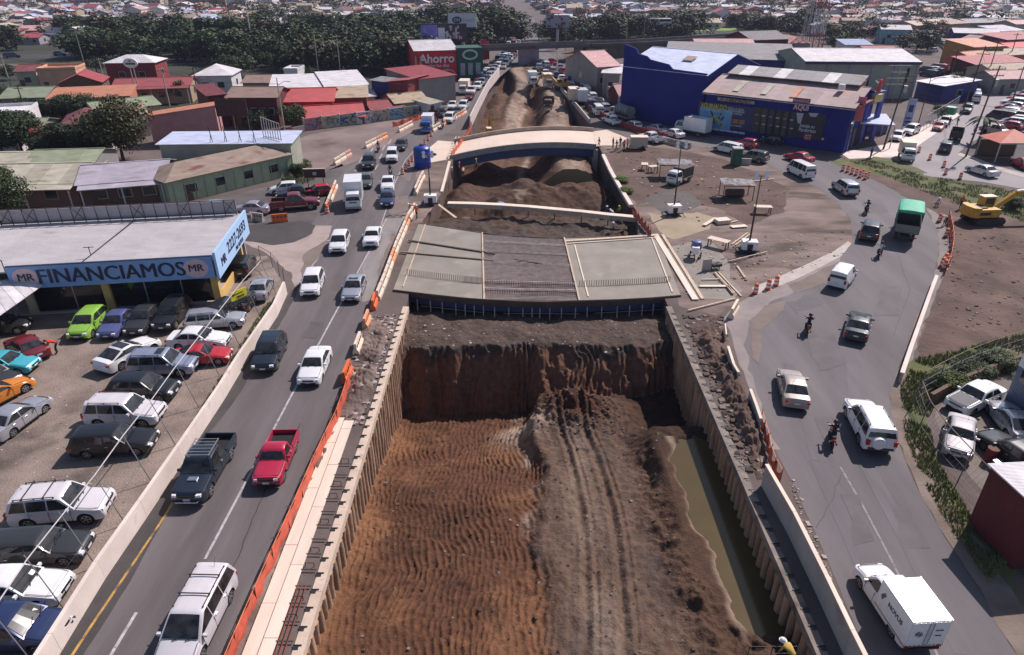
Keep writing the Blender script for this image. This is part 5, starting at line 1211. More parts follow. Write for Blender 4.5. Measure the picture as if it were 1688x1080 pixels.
for i,(x,y)in enumerate([(1245,484),(1266,477),(1279,471)]):barrel(x,y,['orange striped drum, leftmost of three by the dirt island rim','orange striped drum in the middle of three by the dirt island rim','orange striped drum, rightmost of three by the dirt island rim'][i],'drums by the island rim')
for i,(x,y)in enumerate([(1389,282),(1397,284),(1404,287),(1411,289),(1417,293),(1421,291),(1426,296),(1430,294)]):barrel(x,y,ORD[i]+' striped drum from the left in the tight row by the silver road car','drums lined up on the bend')
for i,(x,y)in enumerate([(1514,252),(1532,264),(1555,276),(1558,288),(1582,296)]):barrel(x,y,ORD[i]+' stacked drum from the white truck along the far street','drums along the far street')
for i,(x,y)in enumerate([(1556,444),(1552,440),(1561,438),(1557,433)]):barrel(x,y,ORD[i]+' drum of the cluster by the concrete shoulder kerb at the dug area','clustered drums at the dug area')
barrel(1559,391,'single striped drum beside the orange net and kneeling workers');barrel(1548,366,'striped drum with pale top beside the bending worker')
k=0
for r_ in range(2):
 for i in range(9):
  t=i/8;barrel(664+42*t+r_*5,288-56*t-r_*7+0*r_,'%s drum in the %s line up to the blue water tank'%(ORD[i],['road side','inner'][r_]),'drums before the blue water tank',.95)
barrel(540,352,'lone drum at the end of the barriers by the red pickup')
# shoulder walls
def wall_run(name,label,pts,h,t,m,cat='wall',z0=0.0,piece=3.0,top=None,tap=.0):
 w=[P(*p)for p in pts];root=thing(name,label,cat,w[0]);o=w[0]
 for a,b in zip(w[:-1],w[1:]):
  L=(b-a).length;n=max(1,int(L/piece));u=(b-a)/L;nr=Vector((-u.y,u.x,0))
  for k in range(n):
   p=a+u*(L*k/n+.008)-o;q=a+u*(L*(k+1)/n-.008)-o;mb=MB()
   vs=[]
   for pt in(p,q):
    vs+=[pt-nr*(t/2+tap),pt+nr*(t/2+tap),pt+nr*t/2+Vector((0,0,h)),pt-nr*t/2+Vector((0,0,h))]
   mb.add(vs,[(0,1,2,3)[::-1],(4,5,6,7),(0,4,7,3)[::-1],(1,2,6,5)[::-1],(3,7,6,2)[::-1]])
   if True:
    mb.build('wall_section',m,root)
   if top:MB().beam(p+Vector((0,0,h+.035)),q+Vector((0,0,h+.035)),t+.08,.07).build('coping',top,root)
 return root
wall_run('boundary_wall','long pale concrete wall between the gravel car lot and the left road',[(30,1180),(96,1074),(169,954),(238,853),(298,763),(367,658),(398,606),(455,521),(471,484)],1.15,.2,CONCP,piece=4.2,tap=.05)
wall_run('plank_barrier','long grey barrier with bright top rail above the right pile wall',[(1256,800),(1300,880),(1350,985),(1392,1078),(1440,1180)],1.45,.12,CONC,piece=3.2,top=TIMBERP)
wall_run('plank_barrier','short grey board barrier beside the spoil ridge, nearest the deck',[(1197,590),(1206,620),(1214,634)],.95,.1,CONC,piece=3,top=TIMBERP)
wall_run('plank_barrier','short grey board barrier beside the spoil ridge, left of the beige car',[(1233,662),(1243,690),(1250,712)],.95,.1,CONC,piece=3,top=TIMBERP)
wall_run('plank_barrier','upright cream board at the road edge above the spoil ridge',[(1193,548),(1195,566)],.8,.1,CREAM,piece=3)
wall_run('shoulder_wall','low pale wall with bright top along the outer bend of the right road',[(1482,632),(1496,590),(1512,545),(1528,500),(1540,468)],.8,.2,CONC,piece=3.5,top=CONCP)
wall_run('trench_wall','long white board wall on the left rim of the far trench',[(775,212),(790,180),(806,148),(823,126)],2.2,.2,wallm('chalk',(.60,.50,.48)),piece=4)
wall_run('trench_wall','low concrete wall on the right rim of the far trench',[(972,205),(950,178),(925,150),(902,122)],.9,.25,CONC,piece=4)
wall_run('graffiti_base_wall','low broken white wall stub at the left end of the graffiti wall',[(484,222),(502,218)],1.2,.2,WL['grey'],piece=3)
wall_run('boundary_wall','long grey concrete wall between the jam and the blue warehouse yard',[(1020,182),(1000,160),(975,138),(955,122)],2.6,.22,CONC,piece=4)
wall_run('pit_edge_kerb','pale concrete edge beam along the right rim from the far bridge to the dark pit',[(1040,342),(1022,312),(1006,284),(994,258)],.35,.5,CONCP,piece=4)
# the near deck with its bays
dk=thing('bridge_deck','half finished bridge deck with two poured bays and a rebar bay between them','bridge',(0,0,0))
F=[(648,480),(705,487),(760,493),(798,496),(860,499),(900,500),(955,498),(1020,496),(1075,493),(1122,489)]
Bk=[(690,370),(735,377),(775,383),(795,386),(850,391),(900,394),(930,394),(985,393),(1040,391),(1083,389)]
Fw=[P(*p)for p in F];Bw=[P(*p)for p in Bk]
def bay(nm,i0,i1,z0,z1,m):
 mb=MB();mb.prism([(p.x,p.y)for p in Fw[i0:i1+1]]+[(p.x,p.y)for p in Bw[i0:i1+1][::-1]],z0,z1);return mb.build(nm,m,dk)
bay('slab_soffit',0,9,-.42,-.16,CONC)
bay('poured_bay',0,3,-.155,.10,CONCG);bay('poured_bay',6,9,-.155,.10,CONCG);bay('rebar_bay_formwork',3,6,-.155,-.03,mat('form_ply',(.15,.118,.11),.9,.25,1.2,stain=((.20,.16,.15),.6,.55)))
def dpt(s,t,z):
 """point on the deck: s 0..9 across, t 0 front .. 1 back"""
 i=min(8,int(s));f=s-i;a=Fw[i]+(Fw[i+1]-Fw[i])*f;b=Bw[i]+(Bw[i+1]-Bw[i])*f;p=a+(b-a)*t;return Vector((p.x,p.y,z))
mb=MB()
for s in np.linspace(3.03,5.97,52):mb.beam(dpt(s,.01,.035),dpt(s,.99,.035),.03,.03)
mb.build('long_bars',mat('rebar_brown',(.20,.14,.12),.9,.3,2),dk)['kind']='stuff'
mb=MB()
for t in np.linspace(.02,.98,58):mb.beam(dpt(3.02,t,.075),dpt(5.98,t,.075),.05,.03)
for t in(.12,.22,.5,.68,.84):
 for d in(0,.012,.024):mb.beam(dpt(3.0,t+d,.11),dpt(6.0,t+d,.11),.05,.06)
mb.build('cross_bars',mat('rebar_dusty',(.42,.345,.32),.9,.3,2),dk)['kind']='stuff'
mb=MB()
for s in np.linspace(.25,2.95,46):mb.beam(dpt(s,.21,.1),dpt(s,.215,.62),.045,.045)
for s in np.linspace(6.1,8.8,44):mb.beam(dpt(s,.20,.1),dpt(s,.205,.62),.045,.045)
for s in np.linspace(3.05,5.95,46):
 mb.beam(dpt(s,.09,.05),dpt(s,.095,.5),.04,.04);mb.beam(dpt(s,.20,.05),dpt(s,.205,.55),.04,.04)
mb.build('starter_bars',RUST,dk)['kind']='stuff'
mb=MB()
for s in(3.0,6.0):mb.beam(dpt(s,0,.1),dpt(s,1,.1),.14,.22)
mb.build('bay_joint_form',TIMBER,dk)
for i in range(9):
 MB().beam(Fw[i]+Vector((0,-.06,-.12)),Fw[i+1]+Vector((0,-.06,-.12)),.09,.5).build('edge_form',mat('edge_form_board',(.075,.05,.045),.9,.4,1.5,stretch=(.5,3,3)),dk)
 MB().beam(Fw[i]+Vector((0,-.02,.155)),Fw[i+1]+Vector((0,-.02,.155)),.07,.05).build('edge_rail',TIMBERD,dk)
 MB().beam(Bw[i]+Vector((0,.05,.02)),Bw[i+1]+Vector((0,.05,.02)),.09,.26).build('edge_form',TIMBERD,dk)
GIRD=flat('girder_blue',(.03,.045,.13),.6)
for i in range(9):
 a,b=Fw[i]+Vector((0,.25,-.75)),Fw[i+1]+Vector((0,.25,-.75));MB().beam(a,b,.12,.62).build('girder',GIRD,dk)
for k,s in enumerate(np.linspace(.35,8.8,24)):
 p=dpt(s,0,0)+Vector((RND.uniform(-.1,.1),-.32,0));MB().beam((p.x,p.y,-1.5),(p.x,p.y+.1,-.4),.085,.085,up=(0,1,0)).build('prop',mat('prop_steel',(.34,.31,.30),.7,.3,2),dk)
mb=MB();
for s0,s1 in((.8,3.0),(3.5,6.0),(6.4,8.6)):mb.beam(dpt(s0,0,-1.0)+Vector((0,-.25,0)),dpt(s1,0,-1.02)+Vector((0,-.25,0)),.04,.04)
mb.build('prop_rail',STEEL,dk)
for s,t0,t1 in((6.25,.0,.86),(8.75,.0,.95),(.25,0,1)):MB().beam(dpt(s,t0+.05,.14),dpt(s,t1,.14),.12,.06).build('batten',TIMBERP if s>6 else TIMBER,dk)
MB().beam(dpt(6.0,.93,.17),dpt(8.95,.985,.17),.42,.10).build('screed_board',TIMBER,dk)
MB().beam(dpt(6.0,.88,.16),dpt(8.95,.94,.16),.12,.07).build('screed_board',TIMBERP,dk)
def plank(label,p,q,w=.2,h=.06,m=TIMBER,z0=.05,z1=None,name='plank',group=None):
 a=P(*p)if len(p)==2 else Vector(p);b=P(*q)if len(q)==2 else Vector(q);z1=z0 if z1 is None else z1
 o=MB();c=(a+b)/2;o.beam(a-c+Vector((0,0,z0)),b-c+Vector((0,0,z1)),w,h)
 return tag(o.build(name,m,loc=(c.x,c.y,0)),label,'plank',group)
plank('upper dark timber lying across the left poured bay',(674,399),(816,421),.2,.12,TIMBERD,.18);plank('lower dark timber lying across the left poured bay',(660,418),(814,432),.2,.12,mat('grey_timber',(.22,.17,.13),.9,.3,2),.18)
plank('slanting thin timber on the rebar bay',(848,431),(893,438),.1,.06,TIMBERD,.22)
plank('wide pale kerb plank along the right side of the deck',(1080,388),(1146,496),.55,.12,TIMBERP,.1);plank('narrow dark edged plank beside the wide kerb plank',(1092,388),(1158,494),.3,.1,TIMBER,.06)
plank('long pale plank across the dark bench below the deck',(760,541),(842,514),.12,.05,TIMBER,-1.0,-.95)if False else None
for nm,p,q,w_,lab in[('a',(1153,474),(1202,474),.35,'pale board lying across the formwork frame beside the deck'),('b',(1178,452),(1210,486),.16,'left long batten of the formwork frame beside the deck'),('c',(1184,450),(1222,490),.14,'right long batten of the formwork frame beside the deck'),('d',(1156,463),(1185,462),.14,'short upper batten of the formwork frame beside the deck'),('e',(1198,474),(1208,487),.2,'short end board of the formwork frame beside the deck'),('f',(1215,440),(1228,459),.2,'loose plank lying alone on the dirt left of the drums'),('g',(1134,514),(1212,494),.14,'long reddish pole lying over the rubble at the deck corner'),('h',(1200,434),(1264,418),.12,'long thin pole pointing from the wheelbarrow to the trestle'),('i',(1206,404),(1232,385),.16,'dark brown plank on the dirt behind the light tower'),('j',(1212,406),(1236,388),.14,'second brown plank on the dirt behind the light tower'),('k',(1160,374),(1180,362),.45,'pale board leaning on the dirt beside the stacked boards'),('l',(1195,370),(1216,365),.25,'thin board below the square board stack'),('m',(1205,376),(1230,374),.7,'pale plywood sheet on the dirt by the light tower'),('n',(720,338),(752,362),.3,'plank leaning over the dirt below the left light tower'),('o',(1240,300),(1276,296),.2,'thin board near the island rim')]:
 plank(lab,p,q,w_,.05,TIMBERP if w_>.3 else TIMBER,.09+.06*(ord(nm)%3))
def put(name,label,cat,px,py,parts,rz=0.0,z=0.0,group=None,sc=1.0):
 loc=P(px,py);loc.z=z;r_=thing(name,label,cat,loc,rz,group);r_.scale=(sc,)*3
 for nm,mb,m in parts:mb.build(nm,m,r_,40)
 return r_
def trestle(label,px,py,rz,L=2.2,top=True):
 r_=put('work_trestle',label,'trestle',px,py,[],rz)
 for x in(-L/2+.15,L/2-.15):
  for s in(-1,1):MB().beam((x,s*.4,0),(x,s*.28,.8),.09,.09).build('leg',TIMBERD,r_)
  MB().box((x,0,.78),(.09,.7,.09)).build('cross_bar',TIMBERD,r_)
 for i in range(4 if top else 0):MB().box((0,-.36+.24*i,.86+.01*(i%2)),(L,.2,.05)).build('top_board',TIMBERP,r_)
 return r_
trestle('wooden trestle bench with pale top beside the concrete pad',1183,408,R(-40));trestle('slatted wooden table right of the light tower pole',1256,352,R(-5),2.0);trestle('small wooden bench near the grey truck at the pit rim',1062,280,R(80),1.4);trestle('dark slatted frame bench left of the small truck',1076,284,R(20),1.3)
put('board_stack','square stack of pale boards on the dirt island','boards',1190,368,[('board',MB().box((0,0,.1+.09*i),(1.6-.05*(i%2),1.1,.07)),TIMBERP)for i in range(5)],R(15))
put('wheelbarrow','dark tipped wheelbarrow beside the formwork frame','wheelbarrow',1179,444,[('tray',MB().prism([(-.5,-.3),(.4,-.35),(.5,.35),(-.5,.3)],.35,.62),STEELD),('wheel',MB().tube((.6,-.05,.2),(.6,.05,.2),.2,.2,12),RUBBER),('handle',MB().beam((-.4,.25,.4),(-1.1,.3,.6),.05,.05),TIMBER),('handle',MB().beam((-.4,-.25,.4),(-1.1,-.3,.6),.05,.05),TIMBER),('leg',MB().beam((-.3,.2,.35),(-.35,.22,0),.04,.04),STEELD)],R(200))
put('cement_board','upright dark grey panel standing beside the wheelbarrow','panel',1164,447,[('panel',MB().box((0,0,.6),(.9,.07,1.2)),CONC),('foot',MB().box((0,.2,.04),(.6,.5,.06)),TIMBERD)],R(10))
put('concrete_mixer','blue and white portable concrete mixer on the concrete pad','concrete mixer',1146,424,[('drum',MB().lathe([(.12,.6),(.42,.8),(.48,1.1),(.34,1.45),(.24,1.5)],14),flat('mixer_blue',(.10,.12,.25),.5)),('engine_cover',MB().box((.5,0,.85),(.6,.6,.6)),WHITEP),('frame',MB().beam((-.5,-.4,.3),(.8,-.4,.5),.08,.08).beam((-.5,.4,.3),(.8,.4,.5),.08,.08),STEELD),('wheel',MB().tube((.1,-.5,.28),(.1,-.42,.28),.28,.28,14),RUBBER),('wheel',MB().tube((.1,.42,.28),(.1,.5,.28),.28,.28,14),RUBBER),('leg',MB().beam((.8,0,.5),(.85,0,0),.08,.08),STEELD)],R(250),sc=1.15)
def light_tower(px,py,H,label,rz=0.0,lean=(0,0)):
 r_=put('light_tower',label,'light tower',px,py,[('generator_cabinet',MB().box((0,0,.85),(1.5,1.05,.85)),WHITEP),('radiator_grille',MB().box((0,-.535,.8),(.55,.03,.5)),STEELD),('chassis',MB().box((0,0,.36),(2.0,1.0,.12)),STEELD)],rz)
 for s in(-1,1):MB().tube((0,s*.56,.3),(0,s*.72,.3),.3,.3,16).build('wheel',RUBBER,r_,40)
 for sx in(-1,1):
  for s in(-1,1):MB().beam((sx*.9,s*.5,.36),(sx*1.15,s*.95,.02),.06,.06).build('outrigger',STEELD,r_)
 MB().tube((0,.1,1.2),(0,.1,H*.55),.10,.09,8).tube((0,.1,H*.55),(0,.1,H),.06,.05,8).build('mast',STEELD,r_,40)
 MB().box((0,.1,H),(1.1,.06,.06)).build('lamp_bar',STEELD,r_)
 for x in(-.48,.48):
  for z in(.0,.42):MB().lathe([(.05,0),(.21,.08),(.22,.12)],12).build('lamp',LAMPW,r_,40).location=(x,-.02,H+z-.1)
 for ch in r_.children:
  if ch.name.startswith('lamp')and 'bar' not in ch.name:ch.rotation_euler=(R(75),0,0)
 return r_
light_tower(1110,355,8.0,'white light tower trailer on the dark wet patch in front of the small truck',R(5));light_tower(1233,416,7.8,'white light tower trailer right of the wooden trestles on the dirt island',R(-8));light_tower(710,338,6.0,'white light tower trailer below the blue water tank',R(4))
TARP=mat('dusty_tarp',(.13,.115,.125),.7,.4,1.2,bump=.3,bscale=3,col2=(.24,.22,.235))
def shelter(label,px,py,W,D,h,rz=0.0):
 r_=put('tarp_shelter',label,'shelter',px,py,[],rz)
 for x in(-W/2,W/2):
  for y in(-D/2,D/2):MB().tube((x,y,0),(x,y,h),.06,.05,7).build('post',TIMBERD,r_)
 MB().box((0,-D/2,h-.1),(W,.06,.09)).build('rail',TIMBERD,r_)
 mb=MB();n=10
 for i in range(n+1):
  for j in range(n+1):
   x=-W/2-.2+(W+.4)*i/n;y=-D/2-.2+(D+.4)*j/n;mb.v.append((x,y,h+.12+.25*mnoise.noise(Vector((x*1.3,y*1.3,px)))))
 for i in range(n):
  for j in range(n):a=i*(n+1)+j;mb.f.append((a,a+n+1,a+n+2,a+1));mb.m.append(0)
 mb.build('tarpaulin',TARP,r_)
 return r_
shelter('grey tarp shelter on posts beside the right light tower',1212,326,3.6,2.4,1.9,R(-4));shelter('grey sagging tarp canopy behind the small truck',1110,292,4.2,2.6,2.0,R(-4))
put('brown_tank','brown low tank under the grey tarp shelter','tank',1210,324,[('shell',MB().tube((-1.1,0,.5),(1.1,0,.5),.48,.48,16),mat('brown_tank_paint',(.10,.06,.045),.7,.3,2)),('cradle',MB().box((-.7,0,.06),(.12,.9,.12)).box((.7,0,.06),(.12,.9,.12)),TIMBERD)])
put('portable_toilet','dark green portable toilet cabin at the island edge','portable toilet',1212,272,[('cabin',MB().box((0,0,1.05),(1.15,1.15,2.1)),flat('toilet_green',(.012,.075,.05),.5)),('roof',MB().prism([(-.62,-.62),(.62,-.62),(.62,.62),(-.62,.62)],2.1,2.28),flat('toilet_roof',(.42,.40,.40),.6)),('door',MB().box((0,-.59,1.0),(.8,.04,1.8)),flat('toilet_door',(.015,.10,.065),.5)),('vent_pipe',MB().tube((.4,.4,2.2),(.4,.4,2.6),.05,.05,8),STEELD)],R(-5),sc=1.12)
put('grey_panel','pale grey panel leaning beside the green toilet cabin','panel',1228,272,[('panel',MB().box((0,0,.45),(1.6,.1,.9)),CONC),('rail',MB().box((0,0,.93),(1.65,.14,.06)),CONCP)],R(-8))
put('water_tank','tall blue cylindrical water tank at the left end of the far bridge','water tank',697,276,[('shell',MB().lathe([(1.2,0),(1.22,.06),(1.2,.9),(1.23,.95),(1.2,1.0),(1.2,1.9),(1.23,1.95),(1.2,2.0),(1.2,2.75)],28),flat('tank_blue',(.015,.05,.30),.4)),('dome',MB().lathe([(1.2,2.75),(1.05,2.95),(.6,3.12),(.3,3.18)],28),flat('tank_blue',(.015,.05,.30),.4)),('lid',MB().lathe([(.32,3.15),(.33,3.3),(.05,3.34)],16),BLACK),('emblem',MB().box((.85,-.92,1.9),(.55,.03,.1),R(43)).box((.85,-.92,1.65),(.4,.03,.08),R(43)),WHITEP)])
put('generator_trailer','cream generator trailer beside the crowd at the far bridge','generator',1052,246,[('cabinet',MB().box((0,0,1.2),(2.6,1.6,1.5)),flat('gen_cream',(.50,.42,.34),.6)),('roof',MB().box((0,0,2.0),(2.7,1.7,.08)),CREAM),('chassis',MB().box((0,0,.4),(2.8,1.2,.12)),STEELD),('wheel',MB().tube((.6,-.85,.35),(.6,-.65,.35),.35,.35,14),RUBBER),('wheel',MB().tube((.6,.65,.35),(.6,.85,.35),.35,.35,14),RUBBER)],R(-3))
put('spare_tyre','old tyre lying on the pale slab beside the blue water tank','tyre',714,256,[('ring',MB().lathe([(.28,0),(.5,0),(.55,.1),(.5,.22),(.28,.22),(.25,.1),(.28,.0)],18),RUBBER)])
lw=thing('plank_walk','long pale plank walk crossing the middle pit','walkway',P(890,345))
for i in range(7):
 a=P(738+310*i/7,[331,332,334,337,341,345,350,354][i]);b=P(738+310*(i+1)/7,[331,332,334,337,341,345,350,354][i+1]);o=lw.location
 MB().beam(a-o+Vector((0,0,-.25)),b-o+Vector((0,0,-.25)),.9,.08).build('plank',TIMBERP,lw);MB().beam(a-o+Vector((0,-.46,-.52)),b-o+Vector((0,-.46,-.52)),.07,.45).build('board',TIMBER,lw)
 MB().box(tuple(a-o+Vector((0,.3,-1.0))),(.12,.12,1.5)).build('stake',TIMBERD,lw)
plank('pale post leaning against the left rim of the middle pit',(741,268),(728,318),.35,.2,TIMBERP,.1);plank('thin pale pole on the dirt mound in the middle pit',(800,275),(838,300),.12,.1,TIMBER,.05)if False else None
# the far arched bridge
fb=thing('arched_bridge','far finished bridge with pale arched deck and dark blue girder','bridge',(0,0,0))
def fpt(s,back,dz=0):
 x=738+(982-738)*s;y=266-31*(1-(1-s)**2.0)*.95 if not back else 236-20*s
 return P(x,y,0)+Vector((0,0,0))
nB=16;fr=[];bk=[]
a0,a1=P(742,262),P(982,243);b0,b1=P(748,236),P(978,217)
for i in range(nB+1):
 s=i/nB;z=1.0*(1-(2*s-1)**2);fr.append(a0+(a1-a0)*s+Vector((0,0,z)));bk.append(b0+(b1-b0)*s+Vector((0,0,z)))
V3=lambda z:Vector((0,0,z))
for i in range(nB):
 m=MB();vs=[fr[i],fr[i+1],bk[i+1],bk[i]];m.add([v+V3(-.35)for v in vs]+vs,[(3,2,1,0),(4,5,6,7),(0,1,5,4),(1,2,6,5),(2,3,7,6),(3,0,4,7)]);m.build('deck_segment',mat('bridge_deck_pale',(.60,.47,.38),.9,0,.25,col2=(.70,.57,.48),detail=8,stain=((.45,.26,.17),.25,.64)),fb)
 m=MB();m.beam(fr[i]+Vector((0,-.05,.08)),fr[i+1]+Vector((0,-.05,.08)),.3,.85);m.build('edge_beam',mat('edge_concrete',(.27,.255,.25),.85,.2,1),fb)
 m=MB();m.beam(fr[i]+Vector((0,.25,-1.0)),fr[i+1]+Vector((0,.25,-1.0)),.25,1.25);m.build('girder',GIRD,fb)
 m=MB();m.beam(bk[i]+V3(.3),bk[i+1]+V3(.3),.35,.7);m.build('parapet',mat('parapet_buff',(.36,.29,.23),.9,.2,1),fb)
for e,(p,q)in enumerate(((a0,b0),(a1,b1))):MB().beam(p+V3(-2.6),q+V3(-2.6),.9,4.4).build('abutment',CONC,fb)
sheet('bridge_apron',[(690,272),(700,250),(722,232),(748,234),(744,262),(722,266)],mat('apron_pale',(.58,.45,.36),.9,0,.3,col2=(.68,.55,.46),detail=8,stain=((.42,.3,.22),.3,.64)),6,.05)
sheet('bridge_apron',[(982,242),(978,217),(1000,214),(1034,228),(1020,240),(994,240)],mat('apron_pale',(.6,.5,.4)),6,.05)
ld=thing('ladder_form','pale ladder like form frame at the left end of the far bridge','form frame',P(738,262))
for s in(0,.5):MB().beam((s,0,.25),P(752,228)-P(738,262)+Vector((s,0,.25)),.1,.12).build('side_board',TIMBERP,ld)
for t in np.linspace(.05,.95,9):MB().beam((P(752,228)-P(738,262))*t+Vector((0,0,.26)),(P(752,228)-P(738,262))*t+Vector((.5,0,.26)),.08,.06).build('rung',TIMBERD,ld)
put('blue_sheet','crumpled blue plastic sheet in the middle pit','plastic sheet',826,326,[('sheet',MB().poly([(-.9,-.3,0),(.4,-.4,.2),(.9,.1,.1),(.2,.4,.35),(-.7,.3,.15)]).poly([(-.7,.3,.15),(-.2,.6,.4),(.2,.4,.35)]),flat('blue_plastic',(.25,.35,.6),.5))],0,-1.0)
YEL=mat('machine_yellow',(.55,.30,.035),.5,.15,2,stain=((.25,.13,.03),1.5,.66))
def excavator(label,px,py,rz,z=0.0,boom=((1.2,0,1.7),(3.6,0,4.0),(6.2,0,3.7),(7.2,0,1.6)),sc=1.0,name='excavator'):
 loc=P(px,py);loc.z=z;r_=thing(name,label,'excavator',loc,rz);r_.scale=(sc,)*3
 for s in(-1,1):
  m=MB();pr=[(-1.9,.2),(-1.6,0),(1.6,0),(1.9,.2),(1.9,.6),(1.6,.8),(-1.6,.8),(-1.9,.6)];n=8
  m.add([(x,s*1.1+d,z_)for d in(-.28,.28)for x,z_ in pr],[tuple(range(n)),tuple(range(2*n-1,n-1,-1))]+[(k,n+k,n+(k+1)%n,(k+1)%n)for k in range(n)]);t=m.build('track',STEELD,r_)
  for k in range(16):MB().box((-1.7+k*.226,s*1.1,.83),(.10,.6,.05)).build('track_shoe',RUST,t)
 MB().box((0,0,.75),(2.2,1.7,.4)).build('undercarriage',STEELD,r_)
 m=MB();m.prism([(-2.3,-1.0),(-1.9,-1.3),(.9,-1.3),(.9,1.3),(-1.9,1.3),(-2.3,1.0),(-2.5,0)],1.0,1.95);m.build('upper_body',YEL,r_,30)
 MB().prism([(-2.45,-1.05),(-2.0,-1.32),(-1.6,-1.32),(-1.6,1.32),(-2.0,1.32),(-2.45,1.05),(-2.62,0)],.98,2.15).build('counterweight',YEL,r_,30)
 MB().box((-1.0,-1.31,1.45),(1.4,.03,.35)).build('side_decal',BLACK,r_);MB().box((-1.0,-.2,2.02),(1.0,1.2,.12)).build('engine_hood',STEELD,r_)
 c=MB();c.prism([(-.4,.25),(1.0,.25),(1.25,.3),(1.25,1.2),(-.4,1.2)],1.95,3.0);cab=c.build('cab',YEL,r_);MB().box((.4,.72,3.04),(1.75,1.0,.08)).build('cab_roof',CREAM,cab)
 for q in(((1.27,.75,2.5),(.03,.75,.8)),((.45,.235,2.5),(1.1,.03,.75)),((.45,1.215,2.5),(1.1,.03,.75))):MB().box(*q).build('cab_window',GLASSB,cab)
 for i,nm in enumerate(('boom','boom','stick')):MB().beam(boom[i],boom[i+1],.4,[.55,.55,.42][i]).build(nm,YEL,r_)
 MB().tube((1.3,-.2,1.5),Vector(boom[1])*.75+Vector(boom[0])*.25,.09,.07,8).tube(Vector(boom[1])+V3(.3),Vector(boom[2])+V3(.35),.09,.07,8).build('hydraulic_ram',CHROME,r_)
 b=Vector(boom[3]);m=MB()
 pr=[(.3,.3),(.5,-.3),(.2,-.8),(-.5,-.85),(-.8,-.5),(-.35,-.4),(-.1,.3)]
 m.add([(b.x+x,y,b.z+z_)for y in(-.55,.55)for x,z_ in pr],[tuple(range(7)),tuple(range(13,6,-1))]+[(k,7+k,7+(k+1)%7,(k+1)%7)for k in range(7)if k!=4]);bk_=m.build('bucket',STEELD,r_)
 for y in np.linspace(-.45,.45,5):MB().beam((b.x-.78,y,b.z-.5),(b.x-1.0,y,b.z-.42),.08,.06).build('tooth',STEEL,bk_)
 return r_
excavator('yellow excavator with its boom out to the right over the dug area',1618,366,R(6),0,((1.0,0,1.8),(3.2,0,3.5),(6.6,0,3.7),(7.4,0,1.7)),.93)
excavator('yellow excavator working at the left foot of the far trench',812,196,R(100),-4.6,((1.0,0,1.8),(2.6,0,4.6),(4.6,0,4.0),(5.0,0,1.6)),.95)
excavator('yellow excavator among the jammed vehicles beside the far haul road',925,148,R(180),0,sc=.8)
cgm=thing('railing','thin grey guard rail at the near end of the muddy water','railing',(11.3,19.2,-1.4))
for x in(-1.0,0,1.0):MB().tube((x,0,-.4),(x,0,1.0),.02,.02,6).build('post',STEELD,cgm)
for z in(.2,.5,.95):MB().tube((-1.05,0,z),(1.05,0,z),.014,.014,6).build('rail',STEELD,cgm)
put('form_platform','small grey platform below the guard rail','platform',1300,1072,[('board',MB().box((0,0,0),(1.8,1.0,.08)),CONC),('leg',MB().box((-.6,0,-.5),(.1,.1,1.0)).box((.6,0,-.5),(.1,.1,1.0)),STEELD)],0,-1.3)
# the car showroom with its sign
sr=thing('car_showroom','open car showroom with long blue lettered sign and pale flat roof','showroom',P(367,500))
o=sr.location.copy();gA,gB,gC=P(367,500),P(-60,527),P(412,424)
u=(gB-gA).normalized();v=(gC-gA).normalized();Lf=27.0;Ls=(gC-gA).length
def sp(a,b,z):return u*a+v*b+V3(z)
YELW=wallm('yellow',(.62,.40,.13));SIGNB=mat('sign_blue',(.15,.29,.58),.5,0,.35,col2=(.24,.40,.68),detail=9,stain=((.13,.24,.48),.5,.62));SIGNL=flat('sign_pale_blue',(.38,.56,.80),.5);NAVY=flat('letter_navy',(.012,.018,.06),.5);SROOF=mat('showroom_roof',(.40,.37,.385),.6,0,.35,col2=(.52,.485,.50),detail=9,stretch=(1,2,1),stain=((.34,.30,.31),.3,.62),objrand=.05,wave=('X',2.6,.5))
def pr4(a0,a1,b0,b1,z0,z1,nm,m):
 mb=MB();mb.prism([tuple(sp(a,b,0)[:2])for a,b in((a0,b0),(a1,b0),(a1,b1),(a0,b1))],z0,z1);return mb.build(nm,m,sr)
nR=12
for i in range(nR):
 t0,t1=Lf*i/nR,Lf*(i+1)/nR
 mb=MB();q=[sp(t0+.0,-.1,4.0),sp(t1-.01,-.1,4.0),sp(t1-.01,Ls,4.5),sp(t0,Ls,4.5)];mb.add([x-V3(.12)for x in q]+q,[(0,1,2,3),(7,6,5,4),(4,5,1,0),(5,6,2,1),(6,7,3,2),(7,4,0,3)]);mb.build('roof_sheet',SROOF,sr)
pr4(0.2,Lf,Ls-.3,Ls,0,4.3,'rear_wall',WL['lilac']);pr4(0,Lf,0,Ls,.0,.12,'floor_slab',CONC)
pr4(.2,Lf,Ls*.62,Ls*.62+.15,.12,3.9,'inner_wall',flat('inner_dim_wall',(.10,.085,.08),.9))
for a in(.0,8.6,14.6,21.5):pr4(a,a+.55,-.05,.5,.1,3.6,'column',YELW if a<10 else WL['cream'])
for a in(3.0,5.9,11.5,17.5,19.5):pr4(a,a+.08,.25,.33,.1,3.6,'mullion',STEEL)
for a0,a1 in((.55,8.6),(9.15,14.6)):pr4(a0,a1,.27,.30,.2,3.5,'shop_glass',mat('shop_glass',(.016,.018,.02),.08,0,1,spec=.7))
pr4(0,.12,.5,Ls*.8,.1,.95,'parapet',YELW);pr4(0,.35,Ls*.78,Ls*.78+.4,.1,3.6,'column',YELW)
s0,s1,zs0,zs1=0,15.6,2.55,4.45
sg=MB();sg.prism([tuple(sp(a,b,0)[:2])for a,b in((s0,-.35),(s1,-.35),(s1,-.15),(s0,-.15))],zs0,zs1);sg=sg.build('sign_board',SIGNB,sr)
angs=math.atan2(-u.y,-u.x)
